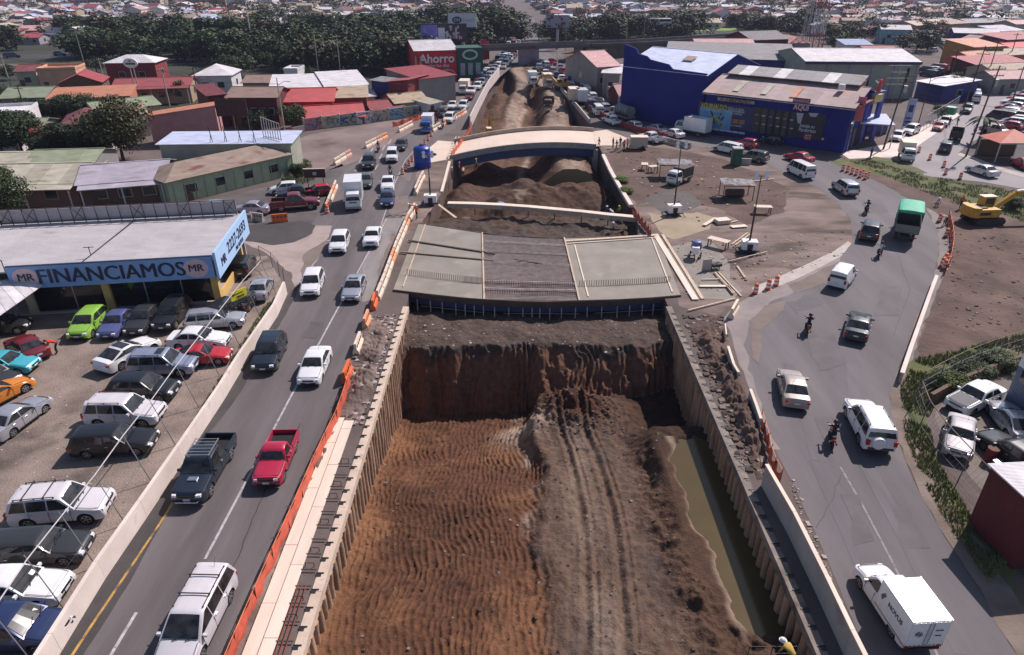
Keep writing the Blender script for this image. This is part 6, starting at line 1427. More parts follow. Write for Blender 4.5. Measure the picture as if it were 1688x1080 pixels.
def on_sign(txt,a,z,size,m,sx=1.0,par=None):return lettering(txt,size,m,par or sg,sp(a,-.37,z),(math.pi/2,0,angs),True,sx=sx)
lettering('FINANCIAMOS',1.75,NAVY,sg,sp(7.85,-.37,3.46),(math.pi/2,0,angs),True,width=11.2)
for a in(14.35,1.35):
 d=MB();c=sp(a,-.36,3.48);d.add([c+(-u)*(.98*math.cos(t))+V3(.82*math.sin(t))-v*.004 for t in np.linspace(0,2*math.pi,25)[:-1]],[tuple(range(24))]);d.build('logo_disc',flat('logo_pink',(.62,.45,.47),.6),sg)
 lettering('MR',.88,NAVY,sg,sp(a,-.39,3.5),(math.pi/2,0,angs),True)
MB().beam(sp(s0,-.25,zs1+.03),sp(s1,-.25,zs1+.03),.24,.05).build('sign_trim',NAVY,sg)
ss=MB();ss.prism([tuple(sp(a,b,0)[:2])for a,b in((-.38,-.4),(-.18,-.4),(-.18,Ls+.2),(-.38,Ls+.2))],zs0-.1,zs1+.35);ss=ss.build('sign_board',SIGNL,sr)
ang2=math.atan2(v.y,v.x)
lettering('MR',1.1,NAVY,ss,sp(-.395,1.5,3.4),(math.pi/2,0,ang2),True);lettering('2227-2693',1.35,NAVY,ss,sp(-.395,Ls*.60,3.75),(math.pi/2,0,ang2),True,width=Ls*.62);lettering('MR AUTOS',.55,NAVY,ss,sp(-.395,Ls*.64,2.85),(math.pi/2,0,ang2),True)
lt=MB();ztop,zbot=6.0,4.75
for z in(zbot,ztop):lt.beam(sp(.3,Ls-.4,z),sp(21,Ls-.4,z),.07,.07)
fr_=lt.build('sign_frame',flat('frame_maroon',(.07,.05,.055),.7),sr)
for i in range(21):
 a=.3+i*1.035;MB().beam(sp(a,Ls-.4,4.5),sp(a,Ls-.4,ztop),.06,.06).build('frame_post',flat('frame_maroon',(.07,.05,.055),.7),fr_)
 if i in(1,5,9,14,18,20):MB().beam(sp(a-1.0,Ls-.4,zbot),sp(a,Ls-.4,ztop),.05,.05).beam(sp(a,Ls-.4,zbot),sp(a-1,Ls-.4,ztop),.05,.05).build('frame_brace',STEELD,fr_)
pr4(.3,21,Ls-.15,Ls-.1,4.55,5.85,'sign_back_panel',flat('panel_pale',(.42,.38,.40),.7))
MB().beam(sp(10.5,.2,4.12),sp(9.4,Ls-.5,4.6),.05,.05).build('roof_cable',STEELD,sr);MB().beam(sp(10.2,2,4.3),sp(10.2,2,5.0),.05,.05).beam(sp(9.8,2,4.95),sp(10.6,2,4.95),.05,.05).build('roof_vent',STEELD,sr)
mb=MB()
for i in range(6):mb.beam(sp(15.8+i*2.2,-.1,4.0),sp(15.8+i*2.2,-.1,5.0),.05,.05)
mb.beam(sp(15.8,-.1,5.0),sp(27,-.1,5.0),.05,.05).build('roof_rail',STEELD,sr)
cn=thing('lean_to_canopy','corrugated pale canopy jutting into the car lot left of the lettered sign','canopy',P(40,500));co=cn.location
def cp(px,py,z):return P(px,py,z)-co
q=[cp(-80,575,2.9),cp(70,470,2.9),cp(44,456,3.3),cp(-110,478,3.3)]
for i in range(9):
 t0,t1=i/9,(i+1)/9-.004;mb=MB()
 vs=[q[0]+(q[1]-q[0])*t0,q[0]+(q[1]-q[0])*t1,q[3]+(q[2]-q[3])*t1,q[3]+(q[2]-q[3])*t0];mb.add([x-V3(.06)for x in vs]+vs,[(3,2,1,0),(4,5,6,7),(0,1,5,4),(1,2,6,5),(2,3,7,6),(3,0,4,7)]);mb.build('roof_sheet',RF['white'],cn)
for x,y in((75,500),(0,560),(35,530)):MB().tube(P(x,y)-co,P(x,y)-co+V3(2.85),.07,.07,8).build('post',STEEL,cn)
fn=thing('lot_fence','tall thin pole fence with sagging top wire along the car lot wall','fence',P(100,1060));fo=fn.location
fpx=[(60,1100),(110,1010),(160,935),(208,865),(250,795),(290,735),(328,672),(362,620),(395,570),(428,520),(455,485)]
fl=[P(*p)-fo for p in fpx]
for p in fl:MB().tube(p,p+Vector((-.95,.25,3.3)),.028,.022,6).build('post',STEEL,fn)
for a,b in zip(fl[:-1],fl[1:]):
 t=Vector((-.95,.25,3.3));MB().tube(a+t*.93,b+t*.93,.03,.03,6).build('top_rail',mat('pale_pipe',(.5,.47,.48),.5,.1,2),fn);MB().tube(a+t*.4,b+t*.4,.006,.006,4).build('wire',STEELD,fn)
put('hanging_sign','yellow sign with black arrow hanging from the lot fence','sign',402,525,[('board',MB().box((0,0,2.2),(1.55,.06,.75)),flat('sign_yellow',(.72,.62,.03),.5)),('arrow',MB().add([(-.7,-.04,2.3),(-.5,-.04,2.45),(-.5,-.04,2.34),(.4,-.04,2.34),(.4,-.04,2.26),(-.5,-.04,2.26),(-.5,-.04,2.15)],[(0,6,5,4,3,2,1)]),BLACK)],R(58))
hs=[x for x in bpy.data.objects if x.name.startswith('hanging_sign')][0];lettering('VENTA',.24,BLACK,hs,(0.1,-.045,2.02),bold=True)
# vehicles
WHITE=paint('white',(.74,.73,.74));SILVER=paint('silver',(.50,.50,.54),.55,.3);SILVB=paint('silver_blue',(.36,.39,.50),.5,.3);BLK=paint('black',(.012,.012,.014));DGREY=paint('dark_grey',(.045,.047,.05),.3);NAVYP=paint('navy',(.03,.045,.12),.3)
MAROON=paint('maroon',(.15,.012,.02));CRIM=paint('crimson',(.40,.015,.05));REDP=paint('red',(.45,.02,.03));LIME=paint('lime',(.28,.52,.07),.1);BLUEP=paint('blue_violet',(.11,.13,.30),.3);TURQ=paint('turquoise',(.06,.40,.48),.1);ORNG=paint('orange_car',(.62,.20,.02));TEALP=paint('pale_teal',(.32,.52,.56),.2);LILAC=paint('lilac',(.40,.36,.45),.4)
BEIGE=paint('beige',(.40,.34,.30),.4);GREENG=paint('green_grey',(.10,.12,.11),.3);CHAR=paint('charcoal_blue',(.028,.038,.055),.4);BLUET=paint('truck_blue',(.03,.10,.42));OLDS=paint('dull_silver',(.30,.28,.30),.2,.55);PEARL=paint('pearl',(.66,.62,.64),.1)
car('minivan',PEARL,330,1036,285,1125,'silver minivan with two roof bars at the bottom of the left road',extra=('bars','rails'),cat='minivan')
car('crossover',CHAR,447,593,424,643,'dark blue crossover driving beside the long pale wall',extra=('rails',))
car('sedan',WHITE,521,613,503,654,'white sedan on the left road next to the orange barriers',scale=.97)
car('pickup',CHAR,343,785,305,851,'dark pickup truck with a roof rack and silver bull bar on the left road','pickup',extra=('rack','scoop','bullbar'),scale=1.02)
car('old_pickup',CRIM,459,767,443,805,'old crimson pickup truck with items in its open bed','pickup')
car('crossover',WHITE,517,477,507,505,'white crossover on the left road opposite the lot entrance',scale=.95)
car('sedan',SILVER,585,484,576,507,'silver sedan with sunroof passing the left side of the deck',extra=('sunroof',),scale=.98)
car('hatch',WHITE,561,409,553,430,'white hatchback car behind the white box truck on the left road',scale=1.05)
car('boxy_sedan',WHITE,615,399,609,419,'white sedan on the concrete lane by the upper left deck corner')
truck(585,338,582,362,'white box truck with dark windscreen driving towards the camera on the left road',WHITE,WHITE,(3.6,2.05,2.25),doors=False,scale=1.0)
car('sedan',NAVYP,639,335,637,352,'dark blue sedan close behind the white sedan near the light tower');car('sedan',WHITE,640,310,638,326,'white sedan with a dark blue sedan before it, near the blue water tank',scale=1.02)
car('sedan',GREENG,604,305,602,318,'grey green sedan partly behind the white box truck');car('suv',DGREY,609,275,606,288,'dark grey sport utility car beside the dashed lines left of the water tank')
car('suv',WHITE,647,264,645,276,'white sport utility car left of the row of drums',scale=.95);car('sedan',DGREY,662,245,657,254,'dark grey sedan just left of the striped drums')
car('crossover',WHITE,741,201,734,209,'white crossover behind the blue truck beside the pink barriers');car('hatch',DGREY,729,192,722,199,'dark hatchback beside the white crossover near the red dump truck')
car('sedan',WHITE,746,179,741,185,'white sedan left of the grey car on the far left road');car('crossover',WHITE,764,180,759,186,'white crossover nearest the white board wall of the far trench');car('sedan',GREENG,755,189,750,195,'grey sedan between white cars on the far left road')
car('hatch',MAROON,774,164,769,170,'red hatchback beside the far white truck')
truck(705,216,698,228,'blue cab truck with white box among the dirt yard barriers',BLUET,WHITE,(3.4,2.0,2.0),doors=False,scale=.95)
truck(713,202,707,212,'dark red dump truck behind the blue cab truck',paint('dark_red',(.14,.02,.025)),flat('bed_dark_red',(.10,.025,.03),.7),(3.6,2.1,1.0),kind='bed',name='dump_truck')
truck(765,154,758,163,'white truck with dark grille far up the left road',WHITE,CREAM,(4.0,2.2,2.0),scale=1.0,doors=False)
car('hatch',TEALP,365,352,385,352,'pale teal hatchback parked across the side street');car('sedan',LILAC,415,352,398,352,'lilac grey sedan nose to tail with the pale teal hatchback')
car('pickup',MAROON,488,344,515,342,'large red pickup truck standing behind the side street barriers','pickup',extra=('stripe',),scale=1.1)
car('pickup',BLK,492,328,470,330,'black pickup with white canopy behind the red pickup','pickup');car('hatch',REDP,525,322,508,324,'small red hatchback at the end of the barriers behind the red pickup',scale=.9);car('hatch',WHITE,470,318,456,319,'white hatchback mostly hidden behind the black pickup',scale=.95)
car('wagon',SILVER,398,343,414,343,'pale silver wagon behind the teal hatchback on the side street')if False else None
L_='cars for sale on the gravel lot'
car('hatch',LIME,150,544,130,564,'lime green hatchback in the showroom row',group=L_,scale=1.05);car('sedan',BLUEP,196,542,177,563,'blue violet sedan beside the lime green hatchback',group=L_,scale=.95);car('sedan',DGREY,240,536,222,557,'dark grey sedan between the blue violet sedan and the black car',group=L_);car('suv',BLK,287,530,268,551,'black sport utility car last in the showroom row',group=L_,extra=('rails',),scale=.95)
car('wagon',SILVER,358,538,402,534,'silver wagon at the fence end of the lot',group=L_,extra=('rails',));car('sedan',WHITE,331,570,382,570,'white sedan in front of the silver wagon',group=L_);car('coupe',REDP,336,596,370,594,'bright red coupe half hidden behind the silver blue car',group=L_,scale=.92)
car('coupe',WHITE,214,593,262,566,'white coupe with dark glass roof driving away across the lot',group=L_,extra=('darkroof',),scale=1.05);car('suv',SILVB,273,614,338,612,'silver blue sport utility car with sunroof',group=L_,extra=('sunroof','rails'));car('crossover',BLK,240,654,300,654,'black crossover between the silver blue and white sport utility cars',group=L_)
car('suv',PEARL,212,694,278,694,'white sport utility car with roof rails and rear spare wheel',group=L_,extra=('rails','spare'));car('wagon',BLK,194,741,258,737,'black fastback parked below the white sport utility car',group=L_,scale=1.03,extra=('sticker',));car('suv',PEARL,110,850,190,843,'pale silver sport utility car with two roof bars on the lot',group=L_,extra=('bars','rails','sticker'),scale=1.02)
car('wagon',DGREY,72,918,145,912,'dark grey car with paper in its windscreen',group=L_,extra=('sticker',));car('sedan',WHITE,35,983,105,981,'white sedan below the dark grey car at the left edge',group=L_,extra=('sticker',));car('hatch',NAVYP,34,1052,84,1052,'dark navy car at the bottom left corner',group=L_,extra=('sticker',),scale=1.05)
car('sedan',SILVER,33,699,78,666,'silver sedan seen from behind at the left edge',group=L_,scale=.97);car('coupe',ORNG,-2,661,38,640,'orange coupe cut by the left edge of the picture',group=L_);car('sedan',TURQ,14,610,50,610,'turquoise sedan at the left edge',group=L_,scale=.95);car('crossover',DGREY,-14,636,8,640,'dark grey car corner below the turquoise sedan',group=L_)
car('sedan',MAROON,48,583,14,562,'maroon sedan next to the person in red',group=L_,scale=.97);car('hatch',BLK,6,548,30,545,'black car in the shade under the canopy',group=L_)
car('sedan',SILVER,432,484,440,466,'silver sedan beyond the yellow parapet by the lot fence',group=L_,scale=.95);car('sedan',BLK,408,503,420,490,'black sedan below the yellow sign behind the fence',group=L_,scale=.9);car('suv',BLK,404,448,412,430,'black off road car beside the showroom corner',group=L_,scale=.92);car('suv',BLK,380,520,400,508,'black sport utility car at the foot of the yellow parapet',group=L_,scale=.9)
car('suv',GREENG,215,492,240,490,'green grey car displayed inside the showroom',group=L_);car('hatch',WHITE,318,482,330,470,'white hatchback displayed inside the showroom',group=L_,scale=.95)
nv=truck(1472,1012,1425,944,'white delivery truck with lettered box at the bottom of the right road',WHITE,WHITE,(2.75,1.85,1.75),cat='delivery truck',name='delivery_truck',doors=True,bed_h=.72,scale=1.0)if False else None
def novus():
 loc,rz=heading(1466,1008,1422,942,.014);r_=thing('delivery_truck','white delivery truck with lettered box at the bottom of the right road','delivery truck',loc,rz);r_.scale=(.84,.90,.92)
 k='pickup';SPEC['delivery']=dict(L=5.0,W=1.76,H=1.72,belt=1.06,zb=.30,r=.34,xf=1.6,xr=-1.5,cowl=1.35,rf=.75,rr=.12,rw=.06,top=[(-2.5,.62),(.0,.62),(.04,1.06),(1.3,1.06),(1.8,.98),(2.35,.82),(2.5,.6)],split=[-9])
 for pn,me,lc,c in car_parts('delivery'):
  if pn in('rear_window','tail_light','rear_bumper','license_plate'):continue
  inst(pn,me,r_,lc,mat=WHITE if c else None)
 for x in(1.6,-1.5):
  for sy in(-1,1):add_wheel(r_,x,sy*.77,.34)
 x0,x1,z0,z1,w=-2.62,.02,.70,2.28,.93
 MB().box(((x0+x1)/2,0,(z0+z1)/2),(x1-x0,2*w,z1-z0)).build('cargo_box',WHITEP,r_)
 for sy in(-1,1):MB().box(((x0+x1)/2,sy*w,z0),(x1-x0+.02,.04,.07)).build('box_rail',STEEL,r_);MB().box(((x0+x1)/2,sy*w,z1),(x1-x0+.02,.04,.05)).build('box_rail',STEEL,r_)
 for sy in(-1,1):
  d=MB().box((x0-.02,sy*w/2,(z0+z1)/2),(.03,w-.05,z1-z0-.1)).build('rear_door',WHITEP,r_);mb=MB()
  for k_ in range(9):mb.box((x0-.035,sy*(.05+(w-.1)*k_/8),z0+.06 if k_%2 else z0+.061),(.012,.07,.04),0,k_%2);mb.box((x0-.035,sy*(.05+(w-.1)*k_/8),z1-.06),(.012,.07,.04),0,(k_+1)%2)
  mb.build('reflective_tape',[LAMPR,WHITEP],d);MB().box((x0-.06,sy*.1,(z0+z1)/2),(.03,.03,z1-z0-.2)).build('lock_rod',STEEL,d)
 lettering('NOVUS',.36,flat('letter_grey',(.12,.12,.15),.5),r_,(-1.45,w+.012,1.52),(math.pi/2,0,math.pi),True);MB().add([(-.35,w+.012,1.3),(-.6,w+.012,1.75),(-.42,w+.012,1.8),(-.2,w+.012,1.5)],[(0,1,2,3)]).build('emblem',flat('letter_grey',(.12,.12,.15),.5),r_)
 mb=MB()
 for a,b in(((x0-.05,.62,1.62),(x0-.05,.35,1.42)),((x0-.05,.35,1.62),(x0-.05,.62,1.42)),((x0-.05,.66,1.52),(x0-.05,.48,1.7)),((x0-.05,.48,1.34),(x0-.05,.3,1.52))):mb.beam(a,b,.05,.02)
 mb.build('door_emblem',flat('letter_grey',(.12,.12,.15),.5),r_);lettering('novus',.16,flat('letter_grey',(.12,.12,.15),.5),r_,(x0-.045,-.45,1.72),(math.pi/2,0,-math.pi/2),True);MB().beam((x0-.05,-.6,1.38),(x0-.05,-.32,1.38),.06,.02).build('door_sticker',STEELD,r_)
 for sy in(-1,1):MB().box((x0+.02,sy*.78,.6),(.06,.22,.12)).build('tail_light',LAMPR,r_)
 MB().box((x0,0,.48),(.1,1.6,.1)).build('rear_bumper',STEELD,r_);return r_
novus()
car('suv',WHITE,1427,713,1402,664,'white off road car with covered rear spare wheel on the right road',extra=('spare','rails'),scale=1.03)
car('sedan',BEIGE,1304,650,1295,612,'beige silver sedan on the right road beside the spoil ridge',scale=.98);car('sedan',DGREY,1412,547,1421,508,'dark sedan with bright roof in the middle of the right road',extra=('sunroof',),scale=1.02)
car('panel_van',WHITE,1386,467,1402,448,'small white panel van on the right bend');car('crossover',BLK,1432,390,1438,362,'black crossover beside the green topped dump truck',scale=1.05)
truck(1490,386,1494,350,'dump truck with bright green tarpaulin on the right bend',WHITE,flat('bed_grey',(.22,.21,.20),.7),(4.0,2.15,.95),kind='bed',tarp=mat('green_tarp',(.03,.36,.21),.55,.12,1.5,bump=.3,bscale=2),name='dump_truck',scale=1.05,bed_h=1.0)
car('suv',SILVER,1391,318,1372,305,'silver sport utility car entering the bend near the drums');car('van',WHITE,1318,290,1297,280,'white passenger van on the upper right road',cat='van');car('sedan',CRIM,1316,266,1296,261,'crimson sedan behind the white passenger van')
car('minivan',WHITE,1198,252,1180,248,'white minivan beside the crimson hatchback at the dirt island',cat='minivan');car('hatch',CRIM,1230,243,1214,240,'crimson hatchback at the foot of the blue shop');car('suv',GREENG,1240,266,1222,263,'dark green sport utility car behind the green toilet cabin',extra=('rails',),scale=.97)
car('pickup',WHITE,1072,234,1052,229,'white pickup beside the block barriers at the far bridge','pickup',scale=.95);car('sedan',WHITE,1108,226,1092,222,'white sedan in front of the white box truck');car('sedan',SILVER,1080,218,1064,214,'pale sedan in the shade of the blue warehouse');car('hatch',WHITE,1043,213,1030,208,'pale hatchback behind the dark red net fence');car('pickup',WHITE,1008,205,994,199,'white pickup beside the grey tanker truck','pickup',scale=.95)
truck(1140,222,1112,217,'white box truck parked under the blue warehouse wall',WHITE,WHITE,(4.2,2.1,2.2));car('hatch',BLK,1272,237,1258,235,'black hatchback in the shade of the shop front',scale=.9)
def small_truck():
 r_=truck(1119,302,1092,312,'small white truck with dark box body and plank sides on the wet patch',WHITE,flat('dark_box',(.06,.045,.04),.7),(2.7,1.8,1.5),scale=.9,doors=False);return r_
small_truck()
tk=truck(1024,198,996,188,'grey tanker truck in front of the blue warehouse',WHITE,STEEL,(4.5,2.0,.3),kind='bed',name='tanker_truck');m_=MB()
m_.tube((-3.2,0,2.0),(1.2,0,2.0),.95,.95,18);m_.build('tank',mat('tank_grey',(.20,.21,.21),.5,.2,1,metal=.3),tk,40)
for x in np.linspace(-3.0,1.0,5):MB().tube((x-.04,0,2.0),(x+.04,0,2.0),.99,.99,18).build('tank_band',STEELD,tk)
truck(1492,263,1499,274,'white box truck facing the camera at the grassy corner',WHITE,CREAM,(2.9,1.9,1.9),doors=False,scale=.95);truck(904,172,900,184,'brown dump truck on the far haul road',flat('brown_truck',(.12,.07,.05),.7),flat('brown_bed',(.10,.06,.045),.8),(3.6,2.1,1.4),kind='bed',name='dump_truck',z=-.8)
car('sedan',SILVER,1617,288,1598,282,'silver sedan on the far street by the carport');car('suv',BLK,1557,250,1561,240,'black off road car with rear rack on the far street',extra=('rails',),scale=.95);truck(1574,232,1578,220,'dark stake bed truck on the far street',DGREY,flat('bed_black',(.04,.035,.03),.8),(2.6,1.9,1.3),kind='bed',name='flatbed_truck',scale=.92)
car('sedan',REDP,1546,214,1538,222,'red sedan parked before the white pickup on the far street',scale=.95);car('pickup',WHITE,1556,206,1549,213,'white pickup with green canopy frame on the far street','pickup',scale=.9);car('suv',GREENG,1592,186,1584,196,'dark grey off road car beside the wire fence of the far street')
car('crossover',WHITE,1500,221,1482,228,'white crossover under the pole at the blue canopy');car('hatch',WHITE,1478,231,1467,240,'white hatchback beside the pale blue canopy');car('sedan',REDP,1684,276,1668,268,'red sedan at the right edge beside the carport')
put('green_canopy','bright green crate standing on the white pickup','crate',1563,196,[('panel',MB().box((0,0,1.5),(1.6,1.4,1.3)),flat('crate_green',(.02,.26,.16),.6)),('roof',MB().box((0,0,2.18),(1.7,1.5,.06)),flat('crate_top',(.45,.55,.52),.6))],R(-50))
car('boxy_sedan',WHITE,1603,667,1572,681,'white sedan with grey primer bonnet in the repair yard',extra=('darkhood',));car('boxy_sedan',OLDS,1577,731,1573,768,'old dull silver car with crumpled nose in the repair yard',scale=.95);car('coupe',SILVER,1664,706,1634,668,'silver coupe in the repair yard at the right edge');car('wagon',DGREY,1668,762,1640,742,'dark dusty car beside the red barrel in the repair yard')
put('steel_barrel','rusty red barrel beside the dark dusty car','barrel',1630,760,[('shell',MB().lathe([(.3,0),(.3,.3),(.32,.32),(.3,.34),(.3,.6),(.32,.62),(.3,.64),(.3,.9),(.27,.9),(.26,.86)],16),flat('barrel_red',(.20,.03,.03),.6)),('rim',MB().lathe([(.30,.9),(.31,.93),(.29,.93)],16),RUST)])
put('steel_barrel','grey barrel lying low behind the rusty red barrel','barrel',1640,772,[('shell',MB().lathe([(.28,0),(.28,.3),(.3,.32),(.28,.34),(.28,.55),(.25,.55)],16),STEELD),('lid',MB().lathe([(.26,.55),(.05,.57)],16),STEEL)])
JK=lambda n,c:flat('jacket_'+n,c,.85)
bike(1330,548,1332,520,BLK,'black motorcycle in the middle of the right road',(JK('black',(.015,.015,.017)),BLACK,'rider in black with dark helmet on the right road'))
bike(1369,730,1366,704,REDP,'red motorcycle beside the white off road car',(JK('dark',(.03,.022,.025)),flat('helmet_dark_red',(.05,.02,.025),.3),'rider in dark jacket on the red motorcycle'))
bike(1448,424,1451,404,WHITE,'pale motorcycle behind the green topped dump truck',(JK('white',(.62,.58,.56)),BLACK,'rider in white shirt behind the green topped dump truck'))
bike(1427,352,1424,338,BLK,'black motorcycle before the black crossover',(JK('black',(.015,.015,.017)),BLACK,'rider in black before the black crossover'))
bike(644,291,645,304,BLK,'dark motorcycle between the white cars near the water tank',(JK('navy',(.03,.035,.06)),BLACK,'rider between the white cars near the water tank'))
bike(624,250,621,260,DGREY,'dark motorcycle beside the dashed line at the dirt yard',(JK('grey',(.08,.08,.08)),BLACK,'rider beside the dashed line at the dirt yard'));bike(730,212,726,219,BLK,'dark motorcycle beside the pink barriers',(JK('black',(.015,.015,.017)),BLACK,'rider beside the pink barriers'))
for i,(x,y)in enumerate(((1280,240),(1262,236))):bike(x,y,x-12,y-2,BLK,['parked motorcycle at the foot of the shop front, nearer the corner','parked motorcycle at the foot of the shop front beside the crimson hatchback'][i])
bike(1606,220,1602,230,BLK,'dark motorcycle crossing the far street',(JK('white',(.62,.58,.56)),BLACK,'rider in white crossing the far street'))
TR=dict(blue=PANTS,dark=flat('trousers_dark',(.02,.02,.022),.9),tan=flat('trousers_tan',(.2,.15,.1),.9));HV=flat('vest_orange',(.75,.16,.03),.8);HVY=flat('vest_yellow',(.55,.55,.04),.8)
SHm=lambda n,c:flat('shirt_'+n,c,.9)
person(95,583,R(200),'bend',SHm('red',(.55,.04,.03)),TR['dark'],'person in a red top leaning over the maroon sedan','hair')
person(1308,1068,R(120),'bend',SHm('yellow',(.50,.34,.08)),TR['blue'],'worker in white helmet and yellow top at the guard rail',z=-1.3)
person(1582,345,R(-90),'stand',SHm('orange',(.60,.15,.04)),TR['dark'],'worker in orange standing behind the yellow excavator',vest=HV,headcol=ORANGE)
person(1543,341,R(20),'crouch',SHm('white',(.55,.5,.48)),TR['tan'],'kneeling worker beside the shoulder of the right bend');person(1556,372,R(200),'bend',SHm('pale',(.45,.40,.36)),TR['blue'],'worker bending over the drum near the orange net')
person(1434,262,R(-60),'stand',SHm('dark',(.04,.04,.05)),TR['dark'],'dark clothed person standing on the pale pavement by the shop','hair')
person(1148,418,R(160),'bend',SHm('blue',(.06,.08,.2)),TR['blue'],'worker stooping behind the concrete mixer',headcol=flat('helmet_blue',(.05,.08,.3),.4))
for i,(x,y,a,po,c,hc,lab)in enumerate([(1001,336,200,'stand',(.06,.06,.07),WHITEP,'worker in dark clothes, left of the three in the dark pit corner'),(1011,337,120,'bend',(.5,.5,.5),WHITEP,'worker in pale top, middle of the three in the dark pit corner'),(1021,336,90,'stand',(.4,.35,.05),flat('helmet_yellow',(.6,.45,.05),.4),'worker in yellow vest, right of the three in the dark pit corner'),(1010,362,60,'crouch',(.5,.48,.46),WHITEP,'worker crouching below the plank walk by the dark pit')]):
 person(x,y,R(a),po,SHm('pit%d'%i,c),TR['dark'],lab,headcol=hc,z=-2.0 if i<3 else-1.5)
for i,(x,y,a,po)in enumerate([(1010,245,20,'stand'),(1016,249,200,'walk'),(1022,244,100,'stand'),(1028,249,250,'point'),(1034,246,180,'stand'),(1040,243,90,'bend')]):
 person(x,y,R(a),po,SHm(['navy','black','green','brown','grey','rust'][i],[(.04,.05,.1),(.02,.02,.02),(.04,.08,.04),(.12,.07,.04),(.15,.15,.15),(.3,.09,.04)][i]),TR['dark']if i%2 else TR['blue'],'%s worker from the left in the crowd by the cream generator'%ORD[i],headcol=[WHITEP,flat('helmet_yellow',(.6,.45,.05),.4),WHITEP,ORANGE,WHITEP,ORANGE][i],vest=HV if i in(3,5)else None,group='workers crowding beside the far bridge')
for i,(x,y,a)in enumerate([(757,276,0),(763,282,90),(745,284,200),(785,270,180)]):
 person(x,y,R(a),['stand','bend','stand','walk'][i],SHm('pitl%d'%i,[(.55,.14,.05),(.6,.2,.08),(.5,.2,.1),(.2,.3,.1)][i]),TR['dark'],['worker in orange at the pit rim under the bridge, standing','stooping worker in orange under the bridge','worker in pale orange beside the left bridge end','worker in green walking under the far bridge'][i],headcol=[ORANGE,WHITEP,WHITEP,HVY][i],z=-1.0)
person(681,352,R(200),'bend',SHm('salmon',(.6,.2,.1)),TR['tan'],'worker bending beside the barriers at the upper left deck corner',headcol=WHITEP);person(687,362,R(60),'walk',SHm('salmon',(.6,.2,.1)),TR['dark'],'worker walking at the upper left deck corner',vest=HV)
for i,(x,y)in enumerate([(875,112),(879,111),(987,244)]):person(x,y,R(90*i),'walk',SHm('far%d'%i,[(.03,.03,.04),(.05,.05,.06),(.04,.04,.05)][i]),TR['dark'],['pedestrian on the empty grey far road, left of a pair','pedestrian on the empty grey far road, right of a pair','dark clothed worker at the right end of the far bridge'][i],'hair' if i<2 else 'helmet')
for i,(x,y)in enumerate([(1576,209),(1563,210)]):person(x,y,R(90*i),'walk',SHm('st%d'%i,[(.03,.03,.04),(.05,.05,.12)][i]),TR['dark'],['pedestrian in dark clothes crossing by the dark stake truck','pedestrian beside the white pickup on the far street'][i],'hair')
# houses at the left
def H(lab,A,B,h,d,roof='gable_x',rise=1.2,rm='red',wm='cream',**k):return house(k.pop('name','house'),lab,A,B,h,d,roof,rise,rm,wm,**k)
H('row house with cream corrugated roof at the side street, leftmost of the row',(-30,304),(124,301),2.9,9,rm='cream',wm='brick',fw=2,sheets=1,porch=1.6)
H('row house with lilac grey corrugated roof between the cream and rust roofed ones',(129,304),(271,293),2.9,9,'gable_x',1.1,'lilac','brown',sheets=1,fw=3,porch=1.4)
gh=H('rust roofed corner house with pale green wall along the side street',(274,300),(478,254),2.9,6.5,'hip',1.25,'rustmix','green',sheets=1,fw=4,door=.3)
for i in range(13):MB().box((-gh['_w']/2+gh['_w']*(i+.5)/13,-gh['_d']/2-.05,1.2),(.08,.08,2.4)).build('wall_batten',WL['sage'],gh)
H('small house with sage green roof behind the row houses',(40,273),(150,270),3.0,8,'gable_x',1.0,'green','grey',fw=1,sheets=1)
H('low house with cream and tan roof at the left edge behind the row houses',(-60,276),(36,274),3.0,8,'gable_x',.8,'cream','tan',fw=1,sheets=1)
wh=H('long workshop with bright pale blue roof carrying a steel sign frame',(262,238),(478,236),4.2,5.5,'shed',.35,'paleblue','sage',fw=0,sw=0,door=0,name='workshop')
W_,D_=wh['_w'],wh['_d']
for i in range(4):
 x=-W_/2+W_*(.40+.11*i);MB().tube((x,-D_/2+.5,4.3),(x-.3,-D_/2+.7,6.4),.05,.05,6).tube((x-.35,-D_/2+.5,4.3),(x-.1,-D_/2+.6,5.5),.04,.04,6).build('frame_prop',STEELD,wh)
sfm=MB()
for t in np.linspace(0,1,8):sfm.beam((W_*(.26+.17*t),-D_/2+2.6-2.2*t,4.4),(W_*(.26+.17*t),-D_/2+2.6-2.2*t,7.3-.6*t),.09,.09)
for z in(4.6,7.2):sfm.beam((W_*.26,-D_/2+2.6,z),(W_*.43,-D_/2+.5,z-.5*(z>5)),.09,.09)
sfm.build('sign_frame',STEEL,wh)
H('pink rendered building with orange roof edges behind the workshop',(243,192),(356,188),4.6,3.6,'shed_x',1.3,'orange','pink',fw=0,sw=0,door=0)
H('long orange house with flat parapet behind the round trees',(78,164),(212,158),3.8,8,'shed',.8,'orange','orange',fw=2)
H('house with broad sage green roof left of the orange house',(0,162),(73,160),3.2,10,'gable_x',1.2,'green','grey',fw=2)
H('brown walled house with red roof beside the palm tree',(96,138),(166,135),4.2,8,'gable_y',1.6,'red','brown',fw=2)
H('peach coloured house with flat top beyond the palm tree',(60,117),(124,115),4.5,8,'flat',0,'orange','peach',fw=0)
H('small house with dark red roof left of the peach house',(25,118),(58,117),4.0,8,'gable_x',1,'maroon','cream',fw=1)
H('white house with maroon hipped roof behind the big dark tree',(102,206),(172,201),5.2,8,'hip',1.4,'maroon','white',fw=2)
H('low house with red roof below the white maroon roofed house',(58,232),(132,224),3.0,7,'gable_x',1.2,'red','cream',fw=1)
H('white boxy house at the left edge with flat pale roof',(-30,192),(42,188),4.4,8,'flat',0,'white','white',fw=2)
H('low house with grey green roof at the left edge below the white boxy house',(-30,214),(66,210),2.8,7,'gable_x',.8,'green','grey',fw=0)
